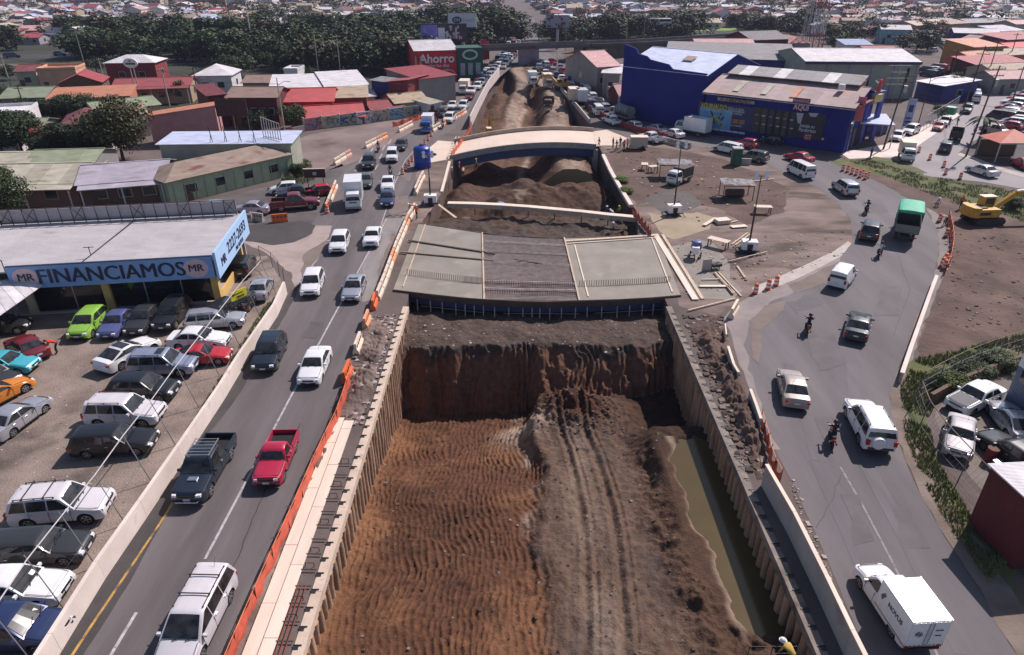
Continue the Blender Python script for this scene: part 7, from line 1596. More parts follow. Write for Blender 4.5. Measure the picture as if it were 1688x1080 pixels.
H('small house with red roof at the far left below the grey green roof',(-40,232),(20,228),2.8,6,'gable_x',1.0,'red','white',fw=1)
H('beige house with tan roof between the sage roof and the pink building',(176,192),(240,186),3.8,9,'gable_x',1.0,'tan','beige',fw=0)
H('house with long sage roof above the beige house',(160,184),(262,172),3.4,8,'gable_x',1.0,'green','cream',fw=0)
H('long house with red roof and open gallery behind the oval sign',(186,144),(312,140),3.6,8,'gable_x',1.1,'red','tan',fw=4,porch=1.5)
H('white villa with hipped white roof among the trees',(318,125),(380,124),4.2,9,'hip',1.9,'white','white',fw=2)
H('white roofed house with red upper storey among the far left trees',(172,104),(254,103),5.5,8,'hip',1.4,'white','red',fw=2)
H('tall narrow maroon house beside the brown roofed house',(342,158),(370,155),5.6,6,'shed',1.0,'maroon','maroon',fw=1)
H('two storey house with brown roof and dark red wall',(374,160),(455,160),5.2,8,'gable_x',1.1,'rust','maroon',fw=5)
H('low porch house with dark red roof behind the wooden hoarding',(366,178),(400,176),3.0,6,'shed',.8,'maroon','grey',fw=2)
H('bright red walled building with bright red roof',(433,168),(548,166),3.8,9,'gable_x',1.6,'bright','bred',fw=0,door=0)
H('low house with bright red roof behind the graffiti wall',(508,196),(600,190),1.5,6.0,'gable_x',1.7,'bright','red',fw=0,door=0)
H('workshop with long white roof, left half',(445,148),(536,145),4.4,11,'shed',1.2,'white','maroon',fw=0)
H('workshop with long white roof, right half',(538,144),(606,140),4.6,12,'shed',1.3,'white','maroon',fw=0)
H('brown roofed workshop with dark red wall and window strip',(540,162),(604,160),4.0,7,'shed',.9,'tan','red',fw=5)
H('brown low house at the left of the white workshop roof',(400,136),(444,136),3.5,8,'gable_x',1,'rust','tan',fw=1)
H('small white house with window under the far left trees',(468,117),(490,117),4.2,6,'flat',0,'white','white',fw=1,door=0)
H('grey concrete building with graffiti and red roof by the left road',(690,131),(750,124),5.6,12,'shed',.8,'red','grey',fw=0,sw=0,door=0)
H('dark red walled building left of the blue walled one',(631,136),(672,139),5.2,8,'shed_x',.8,'red','red',fw=3,door=0);H('narrow blue walled building beside the graffiti building',(673,140),(690,134),5.0,8,'shed',.5,'grey','blue',fw=0,sw=0,door=0)
H('low house with pink red roof behind the graffiti wall, right part',(612,180),(662,176),2.0,6,'gable_x',1.0,'red','cream',fw=0);H('low house with tan roof near the end of the graffiti wall',(652,170),(704,165),2.6,7,'gable_x',1.1,'tan','cream',fw=1)
H('white shed at the end of the graffiti wall near the road',(708,172),(728,168),2.4,6,'shed',.5,'cream','white',fw=0);H('small white gabled hut behind the low pink red roof',(590,160),(618,158),3.0,6,'gable_x',.8,'white','white',fw=0,door=0)
gw=thing('graffiti_wall','long rendered wall with graffiti panels along the dirt yard','wall',P(502,216));g0,g1=P(502,216),P(692,192);gd=g1-g0;gu=gd.normalized();gn=Vector((gu.y,-gu.x,0))
GC=[flat('spray_blue',(.05,.14,.36),.8),flat('spray_black',(.03,.03,.035),.8),flat('spray_pink',(.50,.22,.26),.8),flat('spray_teal',(.10,.26,.28),.8),flat('spray_grey',(.14,.14,.16),.8)]
for i in range(7):
 a,b=gd*(i/7+.002),gd*((i+1)/7-.002);pn=MB().beam(a+V3(1.05),b+V3(1.05),.18,2.1).build('wall_panel',[WL['pink'],WL['cream'],WL['beige'],WL['white'],WL['cream'],WL['teal'],WL['beige']][i],gw)
 MB().box(tuple(a+V3(1.15)),(.3,.3,2.3)).build('pier',WL['cream'],gw)
 rr=random.Random(i);mb=MB()
 for k in range(16):
  t=rr.uniform(.12,.9);p=a+(b-a)*t+gn*.097+V3(rr.uniform(.5,1.7));pts=[p]
  for q in range(6):pts.append(pts[-1]+gu*rr.uniform(-.35,.4)+V3(rr.uniform(-.35,.35)))
  mi=[0,1,2,3,4][rr.randrange(5)]if i!=2 else[0,0,1][rr.randrange(3)]
  for q0,q1 in zip(pts[:-1],pts[1:]):
   q0.z=min(1.95,max(.2,q0.z));q1.z=min(1.95,max(.2,q1.z));mb.beam(q0,q1,.16 if i==2 else .09,.014,mi,up=gn)
 mb.build('graffiti',GC,pn)
st=H('store with red lettered front, green tower front and pale roof at the far left road',(684,84),(752,82),7.2,18,'gable_x',1.6,'white','bred',fw=0,sw=0,door=0,name='store',cat='store')
sw_,sd_=st['_w'],st['_d']
lettering('Ahorro',2.9,WHITEP,st,(.2,-sd_/2-.06,5.2),bold=True,extrude=.04);lettering('todos los días',1.1,WHITEP,st,(.2,-sd_/2-.06,3.6),extrude=.03)
for k in range(3):
 x=-sw_/2+sw_*(.18+.29*k);a=MB();pts=[(x+1.9*math.cos(t),-sd_/2-.25,1.5+1.1*math.sin(t))for t in np.linspace(0,math.pi,9)]
 for p,q in zip(pts[:-1],pts[1:]):a.beam(p,q,.5,.35)
 a.build('arch',WL['cream'],st);MB().box((x,-sd_/2-.04,.8),(3.4,.08,1.5)).build('shop_window',GLASSB,st)
for x in(-sw_/2,-sw_/2+1.2):MB().box((x,-sd_/2-.3,3.0),(.35,.35,6)).build('pier',WL['cream'],st)
GRN=wallm('deep_green',(.022,.085,.06));gx=sw_/2+3.4
MB().box((gx,-sd_/2+3.0,3.7),(6.6,7,7.8)).build('tower_front',GRN,st)
MB().add([(gx+2.0*math.cos(t),-sd_/2-.56,6.0+1.25*math.sin(t))for t in np.linspace(0,2*math.pi,21)[:-1]],[tuple(range(20))]).build('oval_emblem',flat('emblem_pale',(.45,.55,.50),.6),st)
MB().add([(gx+1.5*math.cos(t),-sd_/2-.58,6.0+.8*math.sin(t))for t in np.linspace(0,2*math.pi,21)[:-1]],[tuple(range(20))]).build('oval_emblem',GRN,st);lettering('PALI',.8,WHITEP,st,(gx,-sd_/2-.6,6.0),bold=True)if False else None
for k in range(3):MB().box((gx-2+2.0*k,-sd_/2-.55,2.6),(1.2,.08,2.9)).build('tall_window',mat('pane_pale',(.30,.36,.34),.2,.2,1),st)
for i,(x,y,sc_)in enumerate([(793,106,1.0),(799,104,.9)]):
 r_=put('feather_banner',['red feather banner at the right end of the red and green store, taller','red feather banner at the right end of the red and green store, shorter'][i],'banner',x,y,[('pole',MB().tube((0,0,0),(0,0,7),.07,.05,6),STEEL),('cloth',MB().prism([(0.05,-.05),(1.6,-.05),(1.6,.03),(.05,.03)],1.2,6.8),flat('banner_red',(.55,.06,.09),.8))],0,sc=sc_)
def billboard(lab,px,py,zb,w,h,m,post,rz=0.0,offx=0.0):
 r_=put('billboard',lab,'billboard',px,py,[('panel',MB().box((offx,0,zb+h/2),(w,.5,h)),m),('frame',MB().box((offx,0,zb-.1),(w+.3,.7,.2)).box((offx,0,zb+h+.08),(w+.3,.6,.12)),STEELD),('post',MB().tube((0,.2,0),(0,.2,zb),.5,.45,12),post),('catwalk',MB().box((offx,-.7,zb-.25),(w,.9,.06)),STEELD)],rz);return r_
DK=flat('board_dark',(.025,.025,.04),.5)
b1=billboard('dark billboard with a glowing blue panel above the red and green store',727,116,7.6,12.5,4.2,DK,flat('post_black',(.015,.015,.018),.5),R(4),1.2)
MB().box((-2.7,-.27,9.7),(4.4,.04,3.8)).build('blue_print',mat('print_blue',(.06,.05,.28),.5,0,.5,col2=(.25,.22,.60)),b1);MB().box((.6,-.27,9.4),(1.8,.04,3.0)).build('white_print',flat('print_pale',(.5,.5,.58),.6),b1)
mb=MB();rr=random.Random(9)
for k in range(22):mb.box((1.9+rr.uniform(0,4.6),-.27,8.2+rr.uniform(0,3.0)),(rr.uniform(.25,.8),.04+.002*k,rr.uniform(.3,1.0)))
mb.build('print_patches',flat('print_grey',(.40,.40,.46),.6),b1)
b2=billboard('white billboard with dark oval logo beyond the store roof',764,98,9.2,8.6,3.9,flat('board_white',(.58,.58,.62),.5),STEEL,R(-3))
MB().add([(-1.6+1.5*math.cos(t),-.27,11.2+.95*math.sin(t))for t in np.linspace(0,2*math.pi,21)[:-1]],[tuple(range(20))]).build('oval_logo',DK,b2);lettering('ON',1.2,flat('print_pale',(.5,.5,.58),.6),b2,(-1.6,-.29,11.2),bold=True);lettering('hotel',1.6,flat('print_lilac',(.28,.28,.45),.6),b2,(1.9,-.28,11.2))
b3=billboard('small billboard with dark red print among the trees right of the far road',918,82,7.0,8.0,3.8,flat('board_grey',(.32,.30,.34),.6),STEEL,R(-4));mb=MB()
for k in range(16):mb.box((-3.3+rr.uniform(0,6.6),-.27,7.4+rr.uniform(0,3.0)),(rr.uniform(.3,.9),.04+.002*k,rr.uniform(.4,1.2)))
mb.build('print_patches',flat('print_red',(.12,.03,.05),.6),b3)
ov=put('oval_sign','white oval sign on twin posts above the red roofed gallery','sign',232,172,[('post',MB().tube((-.35,0,0),(-.35,0,7.2),.12,.1,8),CONC),('post',MB().tube((.35,0,0),(.35,0,7.2),.12,.1,8),CONC),('board',MB().add([(1.45*math.cos(t),y,8.1+.95*math.sin(t))for y in(-.15,.15)for t in np.linspace(0,2*math.pi,25)[:-1]],[tuple(range(24)),tuple(range(47,23,-1))]+[(k,24+k,24+(k+1)%24,(k+1)%24)for k in range(24)]),flat('sign_white',(.66,.68,.66),.5)),('print',MB().box((0,-.17,8.0),(1.9,.03,.35)).box((0,-.17,8.5),(.35,.03,.3)),flat('print_green',(.05,.09,.06),.6))])
put('wooden_hoarding','brown wooden hoarding standing above the workshop roof','hoarding',392,236,[('board',MB().box((-2.2+.63*k,0,5.6),(.61,.08+.02*(k%2),2.7)),mat('hoarding_brown',(.075,.03,.025),.8,.3,1))for k in range(8)]+[('post',MB().box((x,.12,3.4),(.14,.14,6.8)),TIMBERD)for x in(-2.3,0,2.3)])
put('low_billboard','dark red low billboard beside the pickup trucks','billboard',522,311,[('panel',MB().box((0,0,2.0),(2.7,.14,1.1)),mat('panel_maroon',(.045,.015,.015),.6,.2,2)),('print',MB().box((0,-.09,2.0),(.45,.02,.4)),flat('print_grey',(.3,.28,.28),.6)),('post',MB().tube((-1,0,0),(-1,0,1.5),.05,.05,6),STEELD),('post',MB().tube((1,0,0),(1,0,1.5),.05,.05,6),STEELD),('top',MB().box((0,0,2.6),(2.8,.2,.08)),CREAM)],R(5))
put('red_shelter','small dark red shelter at the right corner of the workshop','shelter',484,243,[('roof',MB().box((0,0,2.5),(2.6,1.6,.3)),RF['maroon']),('post',MB().box((-1.1,0,1.2),(.12,.12,2.4)).box((1.1,0,1.2),(.12,.12,2.4)),TIMBERD)])
# buildings at the right
BLU=mat('wall_deep_blue',(.012,.022,.16),.8,0,.25,col2=(.02,.033,.21),detail=6,spec=.15);BLUR=mat('wall_shop_blue',(.012,.020,.15),.8,0,.5,col2=(.02,.03,.20),spec=.15,wave=('X',2.0,.25))
bg=house('warehouse','huge dark blue warehouse with stepped parapet and pale roof',None,None,9.2,19,'gable_x',2.6,'paleblue',BLU,'warehouse',0,0,0,.3,world=(P(1022,193),P(1154,215)))
w2,d2=bg['_w']/2,bg['_d']/2;pp=MB();prof=[(-w2,13.0),(-w2+.55*w2*.55,12.4),(-w2*.64,11.6),(-w2*.42,11.3),(-w2*.34,10.8),(w2*.12,10.3),(w2*.22,9.6),(w2+.05,9.45)]
for(xa,za),(xb,zb_)in zip(prof[:-1],prof[1:]):pp.add([(xa,-d2-.2,9.15),(xb,-d2-.2,9.15),(xb,-d2-.2,zb_),(xa,-d2-.2,za),(xa,-d2+.1,9.15),(xb,-d2+.1,9.15),(xb,-d2+.1,zb_),(xa,-d2+.1,za)],[(0,1,2,3),(7,6,5,4),(3,2,6,7),(1,5,6,2),(0,3,7,4)])
pp.build('stepped_parapet',BLU,bg);pp2=MB().box((0,-d2-.05,4.6),(w2*2+.1,.3,9.1));pp2.build('front_wall',BLU,bg);MB().add([(w2*.1,-3.2,9.2+2.6*(d2-3.2)/d2+.32),(w2*.34,-3.2,9.2+2.6*(d2-3.2)/d2+.32),(w2*.34,-5.2,9.2+2.6*(d2-5.2)/d2+.32),(w2*.1,-5.2,9.2+2.6*(d2-5.2)/d2+.32)],[(0,1,2,3)]).build('skylight',RF['rust'],bg)
sA,sB=P(1156,219),P(1389,253)
shp=house('parts_shop','dark blue shop with painted advertising front and rusty pink roof',None,None,6.9,13,'gable_x',2.0,'dirtpink',BLUR,'shop',0,0,0,.5,sheets=1,world=(sA,sB))
sW,sD=shp['_w'],shp['_d'];su=(sB-sA).normalized();sn=Vector((su.y,-su.x,0));camv=Vector((0,0,CAMH))
def wl(px,py,off=.05):
 """local x, z on the shop front seen at a photograph pixel"""
 d=P(px,py,0)-camv;t=((sA+sn*off)-camv).dot(sn)/d.dot(sn);q=camv+d*t;return(q-sA).dot(su)-sW/2,q.z
def panel(nm,a,b,m,off=.06,par=None):
 x0,z0=wl(a[0],a[1]);x1,z1=wl(b[0],b[1]);return MB().box(((x0+x1)/2,-sD/2-off,(z0+z1)/2),(abs(x1-x0),.08,abs(z1-z0))).build(nm,m,par or shp)
MB().box((0,2.2,8.9),(sW*.88,5,.9)).build('roof_monitor_wall',WL['brown'],shp);mb=MB()
for i in range(11):
 x0=-sW*.46+sW*.92*i/11;x1=x0+sW*.92/11-.02;q=[(x0,-.9,9.3),(x1,-.9,9.3),(x1,3.2,10.3),(x0,3.2,10.3)]
 MB().add([(a,b,c-.1)for a,b,c in q]+q,[(3,2,1,0),(4,5,6,7),(0,1,5,4),(1,2,6,5),(2,3,7,6),(3,0,4,7)]).build('roof_sheet',RF['white']if i in(1,4,8)else RF['grey'],shp)
for x in(-.32,-.12,.08):MB().add([(sW*x,-sD/2+.6,7.32),(sW*x+1,-sD/2+.6,7.32),(sW*x+1,-2.2,8.5),(sW*x,-2.2,8.5)],[(0,1,2,3)]).build('skylight',RF['cream']if x<.05 else RF['orange'],shp)
MB().box((sW*.36,-2.2,9.0),(.9,.7,.8)).build('air_unit',WHITEP,shp);MB().box((0,-sD/2-.55,6.6),(sW+1,.06,.12)).build('gutter',STEEL,shp)
ad=panel('advert_board',(1153,167),(1239,217),flat('advert_navy',(.018,.028,.10),.5),.09);panel('advert_picture',(1155,176),(1203,216),mat('advert_sky',(.08,.22,.45),.5,0,.6,col2=(.18,.40,.60)),.12)
YL=flat('print_yellow',(.50,.48,.03),.6);PW_=flat('print_white',(.48,.48,.52),.6);PO=flat('print_orange',(.60,.22,.04),.6)
def wtext(s,px,py,size,m,sx=1.0,off=.16,bold=True):
 x,z=wl(px,py);return lettering(s,size,m,shp,(x,-sD/2-off,z),bold=bold,sx=sx)
wtext('AGUINALDO',1177,176,1.15,YL,.68,.19);wtext('con sorpresa',1176,182,.5,PW_,.9,.19);wtext('TODA LA LÍNEA',1213,180,.5,PW_,.8);wtext('EN PARABRISAS',1214,184,.5,PW_,.8);wtext('EN COMPRAS',1214,188,.42,PW_,.8);wtext('1.000.000',1216,201,1.0,PO,.62);wtext('en premios',1214,207,.45,PW_,.9)
for k in range(6):panel('strip_print',(1166+k*10.5,210+k*1.4),(1175+k*10.5,214+k*1.5),PW_,.15)
mb=MB();rr=random.Random(4)
for k in range(14):
 x,z=wl(1172+rr.uniform(0,18),188+rr.uniform(0,18));mb.beam((x,-sD/2-.18-.003*k,z),(x+rr.uniform(-.7,.7),-sD/2-.18-.003*k,z+rr.uniform(-.9,.9)),.3,.02,k%3,up=(0,1,0))
mb.build('advert_shapes',[flat('print_red',(.35,.03,.05),.6),YL,flat('print_brown',(.12,.06,.05),.6)],shp)
sb=panel('name_board',(1184,160),(1244,172),flat('name_buff',(.34,.30,.20),.6),.2);x,z=wl(1213,167);lettering('EL LUBRICENTRO',.85,flat('print_wine',(.10,.03,.06),.6),shp,(x,-sD/2-.27,z),bold=True,sx=.78)
for k in range(6):panel('product_panel',(1243+11.5*k,176+1.7*k),(1252+11.5*k,219+1.7*k),mat('product_%d'%(k%3),[(.035,.035,.033),(.05,.05,.038),(.03,.03,.04)][k%3],.5,.3,2),.07)
for k in range(12):panel('product_print',(1245+11.5*(k%6),188+1.7*(k%6)+14*(k//6)),(1250+11.5*(k%6),190.5+1.7*(k%6)+14*(k//6)),PW_ if k%2 else flat('print_dim',(.2,.2,.2),.6),.13)
panel('windscreen_advert',(1311,184),(1354,232),flat('advert_black',(.014,.014,.02),.5),.08);wtext('Instale su',1331,208,.72,PW_,.85);wtext('Parabrisas',1331,215,.78,PW_,.85)
q=[wl(*c,.1)for c in((1313,186),(1325,187),(1320,204),(1315,203))];MB().add([(a,-sD/2-.15,b)for a,b in q],[(3,2,1,0)]).build('advert_shapes',flat('print_grey',(.3,.3,.34),.6),shp)
q=[wl(*c,.1)for c in((1333,186),(1350,187),(1345,193),(1336,192))];MB().add([(a,-sD/2-.15,b)for a,b in q],[(3,2,1,0)]).build('advert_shapes',flat('print_grey',(.3,.3,.34),.6),shp)
PK=flat('print_crimson',(.30,.02,.06),.6);panel('price_board',(1309,160),(1336,171),PK,.3);panel('price_board',(1311,170),(1333,183),PK,.33);wtext('PARABRISAS',1322,166,.5,PW_,.9,.4);wtext('AQUÍ',1322,177,1.15,PW_,.85,.42);panel('price_board',(1327,219),(1337,232),PK,.16);wtext('GT',1332,226,.9,PW_,.8,.23)
panel('round_lamp',(1355,227),(1358,231),PW_,.14)
for y,w_,h_,z_,nm,m in((-sD/2+1.6,1.7,1.7,3.9,'side_window',GLASSB),(-sD/2+4.2,1.6,3.0,1.6,'roller_door',flat('roller_dark',(.02,.025,.05),.6)),(-sD/2+7.4,2.6,3.6,1.9,'roller_door',DARKIN)):MB().box((sW/2+.05,y,z_),(.08,w_,h_)).build(nm,m,shp)
MB().box((sW/2-1.4,0,7.0),(4.6,sD*.9,.12)).build('side_roof',RF['red'],shp)
po=put('shop_portal','blue portal frame with yellow sign and red figure on top beside the shop','portal',1424,236,[('column',MB().box((-.9,0,3.3),(.6,.8,6.6)),mat('portal_blue',(.06,.08,.34),.5,.1,1)),('column',MB().box((2.4,2.6,3.3),(.6,.8,6.6)),mat('portal_blue',(.06,.08,.34),.5,.1,1)),('beam',MB().beam((-1.2,-.3,7.0),(2.7,2.9,7.0),.8,1.7),mat('portal_blue',(.06,.08,.34),.5,.1,1))])
MB().beam((-.6,-.32,7.0),(1.6,1.5,7.0),.95,1.1).build('sign_board',flat('portal_yellow',(.55,.45,.16),.6),po)
put('inflatable_figure','small red inflatable figure standing on top of the blue portal','figure',1424,236,[('body',MB().tube((.6,.6,7.9),(.6,.6,9.4),.35,.28,10),flat('figure_red',(.52,.06,.07),.6)),('arm',MB().tube((.6,.6,9.1),(1.5,.4,9.9),.13,.1,8),flat('figure_red',(.52,.06,.07),.6)),('arm',MB().tube((.6,.6,9.1),(-.2,.6,9.6),.13,.1,8),WHITEP),('head',MB().lathe([(.05,9.4),(.24,9.5),(.26,9.7),(.05,9.9)],12,(.6,.6,0)),flat('figure_red',(.52,.06,.07),.6))])
put('red_banner','tall pinkish red banner fixed at the shop corner','banner',1402,250,[('cloth',MB().prism([(-.5,-.04),(.55,-.04),(.55,.04),(-.5,.04)],4.6,8.2),flat('banner_pink',(.58,.14,.17),.7)),('pole',MB().tube((-.55,0,0),(-.55,0,8.4),.05,.05,6),STEEL)],R(-30))
cnp=thing('blue_canopy','pale blue flat canopy on posts beside the shop','canopy',P(1445,232));ccx=cnp.location
cq=[P(1416,203,3.6),P(1476,207,3.6),P(1470,200,3.6)+Vector((2,6,0)),P(1432,199,3.6)+Vector((0,5,0))];MB().prism([tuple((p-ccx)[:2])for p in cq],3.5,3.66).build('roof_panel',mat('canopy_blue',(.40,.44,.66),.5,.1,.5),cnp)
for p in cq:MB().tube((p-ccx).to_2d().to_3d(),(p-ccx).to_2d().to_3d()+V3(3.5),.08,.08,8).build('post',STEEL,cnp)
MB().box((1.5,5,1.5),(5,.2,3.0)).build('back_wall',mat('canopy_wall',(.10,.11,.24),.6,.2,1),cnp)
put('feather_banner','pale blue tall banner with dark print beside the white crossover','banner',1492,216,[('cloth',MB().prism([(-.6,-.04),(.65,-.04),(.65,.04),(-.6,.04)],.8,5.4),flat('banner_blue',(.30,.34,.55),.7)),('print',MB().box((0,-.06,3.8),(.7,.02,1.2)).box((0,-.06,2.2),(.9,.02,.25)).box((0,-.06,1.6),(.9,.02,.25)),flat('print_navy',(.02,.03,.09),.6)),('pole',MB().tube((-.65,0,0),(-.65,0,5.6),.05,.05,6),STEEL)],R(-15))
cb=H('large sage grey hall with bright pale roof and navy fascia behind the shop',(1330,101),(1516,102),7.6,20,'gable_x',1.6,'white','sage',fw=0,sw=0,door=0,name='sports_hall',cat='hall');cw,cd_=cb['_w'],cb['_d']
MB().box((0,-cd_/2-.46,7.35),(cw+.9,.1,.55)).build('fascia',flat('fascia_navy',(.025,.03,.13),.5),cb)
for k in range(6):MB().box((-cw/2+cw*k/5,-cd_/2-.1,3.6),(.5,.2,7.1)).build('pilaster',WL['lilac'],cb)
for x in(-.46,-.27):MB().box((cw*x,-cd_/2-.07,3.2),(.7,.06,2.6)).build('window',flat('window_white',(.6,.6,.64),.4),cb)
MB().box((cw*.05,-cd_/2-.07,2.0),(2.2,.1,3.4)).build('door',DARKIN,cb);MB().box((cw*.42,-cd_/2-.07,4.2),(.5,.06,4.2)).build('window',DARKIN,cb)
H('low white and blue annex at the right end of the sage grey hall',(1513,134),(1557,142),3.4,9,'shed',.8,'white',WL['blue'],fw=0,door=0)
H('white gabled hall with pink roof left of the blue warehouse',(985,110),(1021,108),6.0,16,'gable_x',2.4,'pink','grey',fw=2,door=0);H('white roofed shed in front of the pink roofed hall',(994,120),(1022,121),5.0,6,'shed',1.0,'white','grey',fw=1,door=0);H('maroon hut with pink gable roof against the blue warehouse',(1003,150),(1021,155),3.0,6,'gable_y',1.6,'pink','maroon',fw=0,sw=0)
H('long warehouse with dull grey roof behind the blue warehouse',(1098,94),(1312,100),6.2,16,'shed',2.0,'grey',WL['blue'],fw=0,sw=0,door=0,name='warehouse');H('pale red roofed long building behind the grey roofed warehouse',(1150,76),(1245,76),5.5,10,'gable_x',1.5,'pink','cream',fw=3);H('pavilion with pink red hipped roof beside the lattice tower',(1264,72),(1336,71),5.2,10,'hip',2.0,'red','grey',fw=2);H('small blue building left of the pavilion',(1232,92),(1296,96),4.0,8,'gable_y',1.4,'darkgrey',WL['blue'],fw=0)
H('open shed with grey roof between the pavilion and the grey warehouse',(1240,66),(1300,64),6.5,14,'gable_x',1.8,'darkgrey','maroon',fw=0);H('small house with bright blue roof in front of the dark trees',(1394,74),(1438,74),3.6,7,'shed',1.0,'blue','white',fw=2);H('pale teal house with white roof above the dark trees',(1454,48),(1502,49),5.0,9,'gable_x',1.2,'white','teal',fw=2);H('low red roof strip behind the hall with pale roof',(1426,82),(1477,82),4.0,6,'gable_x',.8,'red','cream',fw=0)
kp=thing('carport','open carport with orange red hipped roof at the far street','carport',P(1655,262));mb=MB();e=[(-3.2,-2.6,2.9),(3.2,-2.6,2.9),(3.2,2.6,2.9),(-3.2,2.6,2.9)]
for i in range(4):MB().add([e[i],e[(i+1)%4],(0,0,4.4)],[(0,1,2)]).build('roof_slope',RF['bright']if False else mat('carport_roof',(.60,.16,.10),.6,.15,1),kp)
for x in(-2.9,2.9):
 for y in(-2.3,2.3):MB().tube((x,y,0),(x,y,2.9),.09,.09,8).build('post',STEEL,kp)
MB().box((0,2.4,1.2),(6,.15,2.4)).build('back_wall',WL['brown'],kp);MB().box((0,-2.6,2.85),(6.5,.08,.2)).build('fascia',WL['cream'],kp)
sheet('carport_yard',[(1580,252),(1610,262),(1660,278),(1740,296),(1740,200),(1640,215),(1600,235)],mat('yard_dark',(.07,.06,.058),.9,.3,.3),4,.1);sheet('street_kerb',[(1578,256),(1612,268),(1662,286),(1740,306),(1740,300),(1660,280),(1612,262),(1582,252)],CONC,6,.02)
for i,(A,B,h,d,rm,wm,lab)in enumerate([((1606,78),(1656,76),5.5,10,'orange','ochre','ochre walled tall house right of the far street'),((1604,96),(1640,93),3.5,8,'orange','orange','orange roofed house below the ochre walled house, left part'),((1642,92),(1710,88),3.5,8,'tan','orange','tan roofed house below the ochre walled house, right part'),((1612,108),(1700,104),3.5,8,'red','maroon','red roofed house row above the grey fronted house'),((1640,118),(1730,114),3.2,8,'tan','beige','beige house with tan roof above the grey fronted house'),((1644,130),(1740,128),3.4,8,'pink','grey','grey fronted house with pale pink roof by the parked cars'),((1660,66),(1730,62),4,10,'red','red','wide red roofed house at the right edge beside the ochre house'),((1668,80),(1740,76),3.5,8,'bright','maroon','bright red roofed house at the right edge'),((1510,42),(1562,38),5.5,10,'tan','pink','long pale pink house at the far end of the street'),((1566,40),(1600,38),5,9,'rust','tan','rust roofed house right of the long pale pink house'),((1574,54),(1648,56),4.5,12,'white',WL['blue'],'white roofed shop with dark blue front on the far street'),((1600,38),(1668,36),4.5,12,'grey','grey','grey roofed long shed at the upper right'),((1650,52),(1690,50),4.5,9,'lilac','lilac','lilac gabled house right of the white roofed shop'),((1585,64),(1606,66),4,8,'rust','brown','small brown shop by the far street jam'),((1675,40),(1740,38),4.5,10,'pink','cream','pink roofed house at the upper right edge')]):
 H(lab,A,B,h,d,'gable_x' if i%3 else 'shed',1.2,rm,wm,fw=2,sw=0)
house('red_shed','dark red walled shed with pale pink roof at the lower right edge',None,None,3.6,9,'shed_f',.15,'pink' if False else RF['white'],mat('wall_shed_red',(.10,.012,.016),.7,.2,.6,wave=('X',1.6,.4)),'shed',0,0,0,.15,world=(P(1633,774,3.6),P(1712,846,3.6)))
bgy=house('workshop','blue grey workshop with white sign at the right edge of the repair yard',None,None,3.9,8,'flat',0,'grey',mat('wall_blue_grey',(.13,.15,.22),.6,.15,1,wave=('X',1.8,.3)),'workshop',0,0,0,.1,world=(P(1652,668),P(1740,735)))
sgn=MB().box((-bgy['_w']/2+1.4,-bgy['_d']/2-.08,3.6),(2.6,.1,.9)).build('sign_board',WHITEP,bgy);lettering('ALTO',.5,BLACK,bgy,(-bgy['_w']/2+1.1,-bgy['_d']/2-.14,3.7),bold=True);MB().box((-bgy['_w']/2+1.2,-bgy['_d']/2-.06,2.6),(1.4,.06,.8)).build('window',GLASSB,bgy)
def rail_fence(lab,pts,h,lean=(0,0),step=2.4,m=None,wires=3):
 w=[P(*p)for p in pts];root=thing('wire_fence',lab,'fence',w[0]);o=w[0];m=m or mat('fence_rust',(.20,.15,.12),.8,.3,2);ps=[p for p,_ in along(pts,step)]+[w[-1]];t=Vector((lean[0],lean[1],h))
 for p in ps:MB().tube(p-o,p-o+t,.035,.03,6).build('post',m,root)
 for a,b in zip(ps[:-1],ps[1:]):
  MB().tube(a-o+t*.97,b-o+t*.97,.03,.03,6).build('top_rail',m,root);mb=MB()
  for k in range(wires):mb.tube(a-o+t*(.15+.75*k/wires),b-o+t*(.15+.75*k/wires),.008,.008,3)
  n=7
  for k in range(n):mb.tube(a+(b-a)*(k/n)-o+t*.1,a+(b-a)*((k+2)/n if k+2<=n else 1)-o+t*.9,.006,.006,3)
  mb.build('mesh_wire',STEEL,root)
 return root
rail_fence('rusty leaning wire fence along the grassy verge of the repair yard',[(1502,672),(1518,718),(1560,770),(1610,822),(1650,880)],2.0,(.3,.2));rail_fence('rusty wire fence on the low wall behind the white sedan with grey bonnet',[(1512,660),(1560,632),(1620,606),(1700,580)],2.2,(.1,.2));wall_run('low_wall','low dark wall with plants above it behind the repair yard cars',[(1530,668),(1580,640),(1640,616),(1710,592)],.9,.25,WL['brown'],piece=3)
rail_fence('tall pale wire fence along the left pavement of the far street',[(1521,216),(1545,202),(1576,182)],2.8,step=2.2,m=mat('fence_pale',(.45,.44,.45),.6,.1,2),wires=6);rail_fence('thin fence on the lower kerb beside the side street entrance',[(430,430),(455,444),(470,470)],1.6)
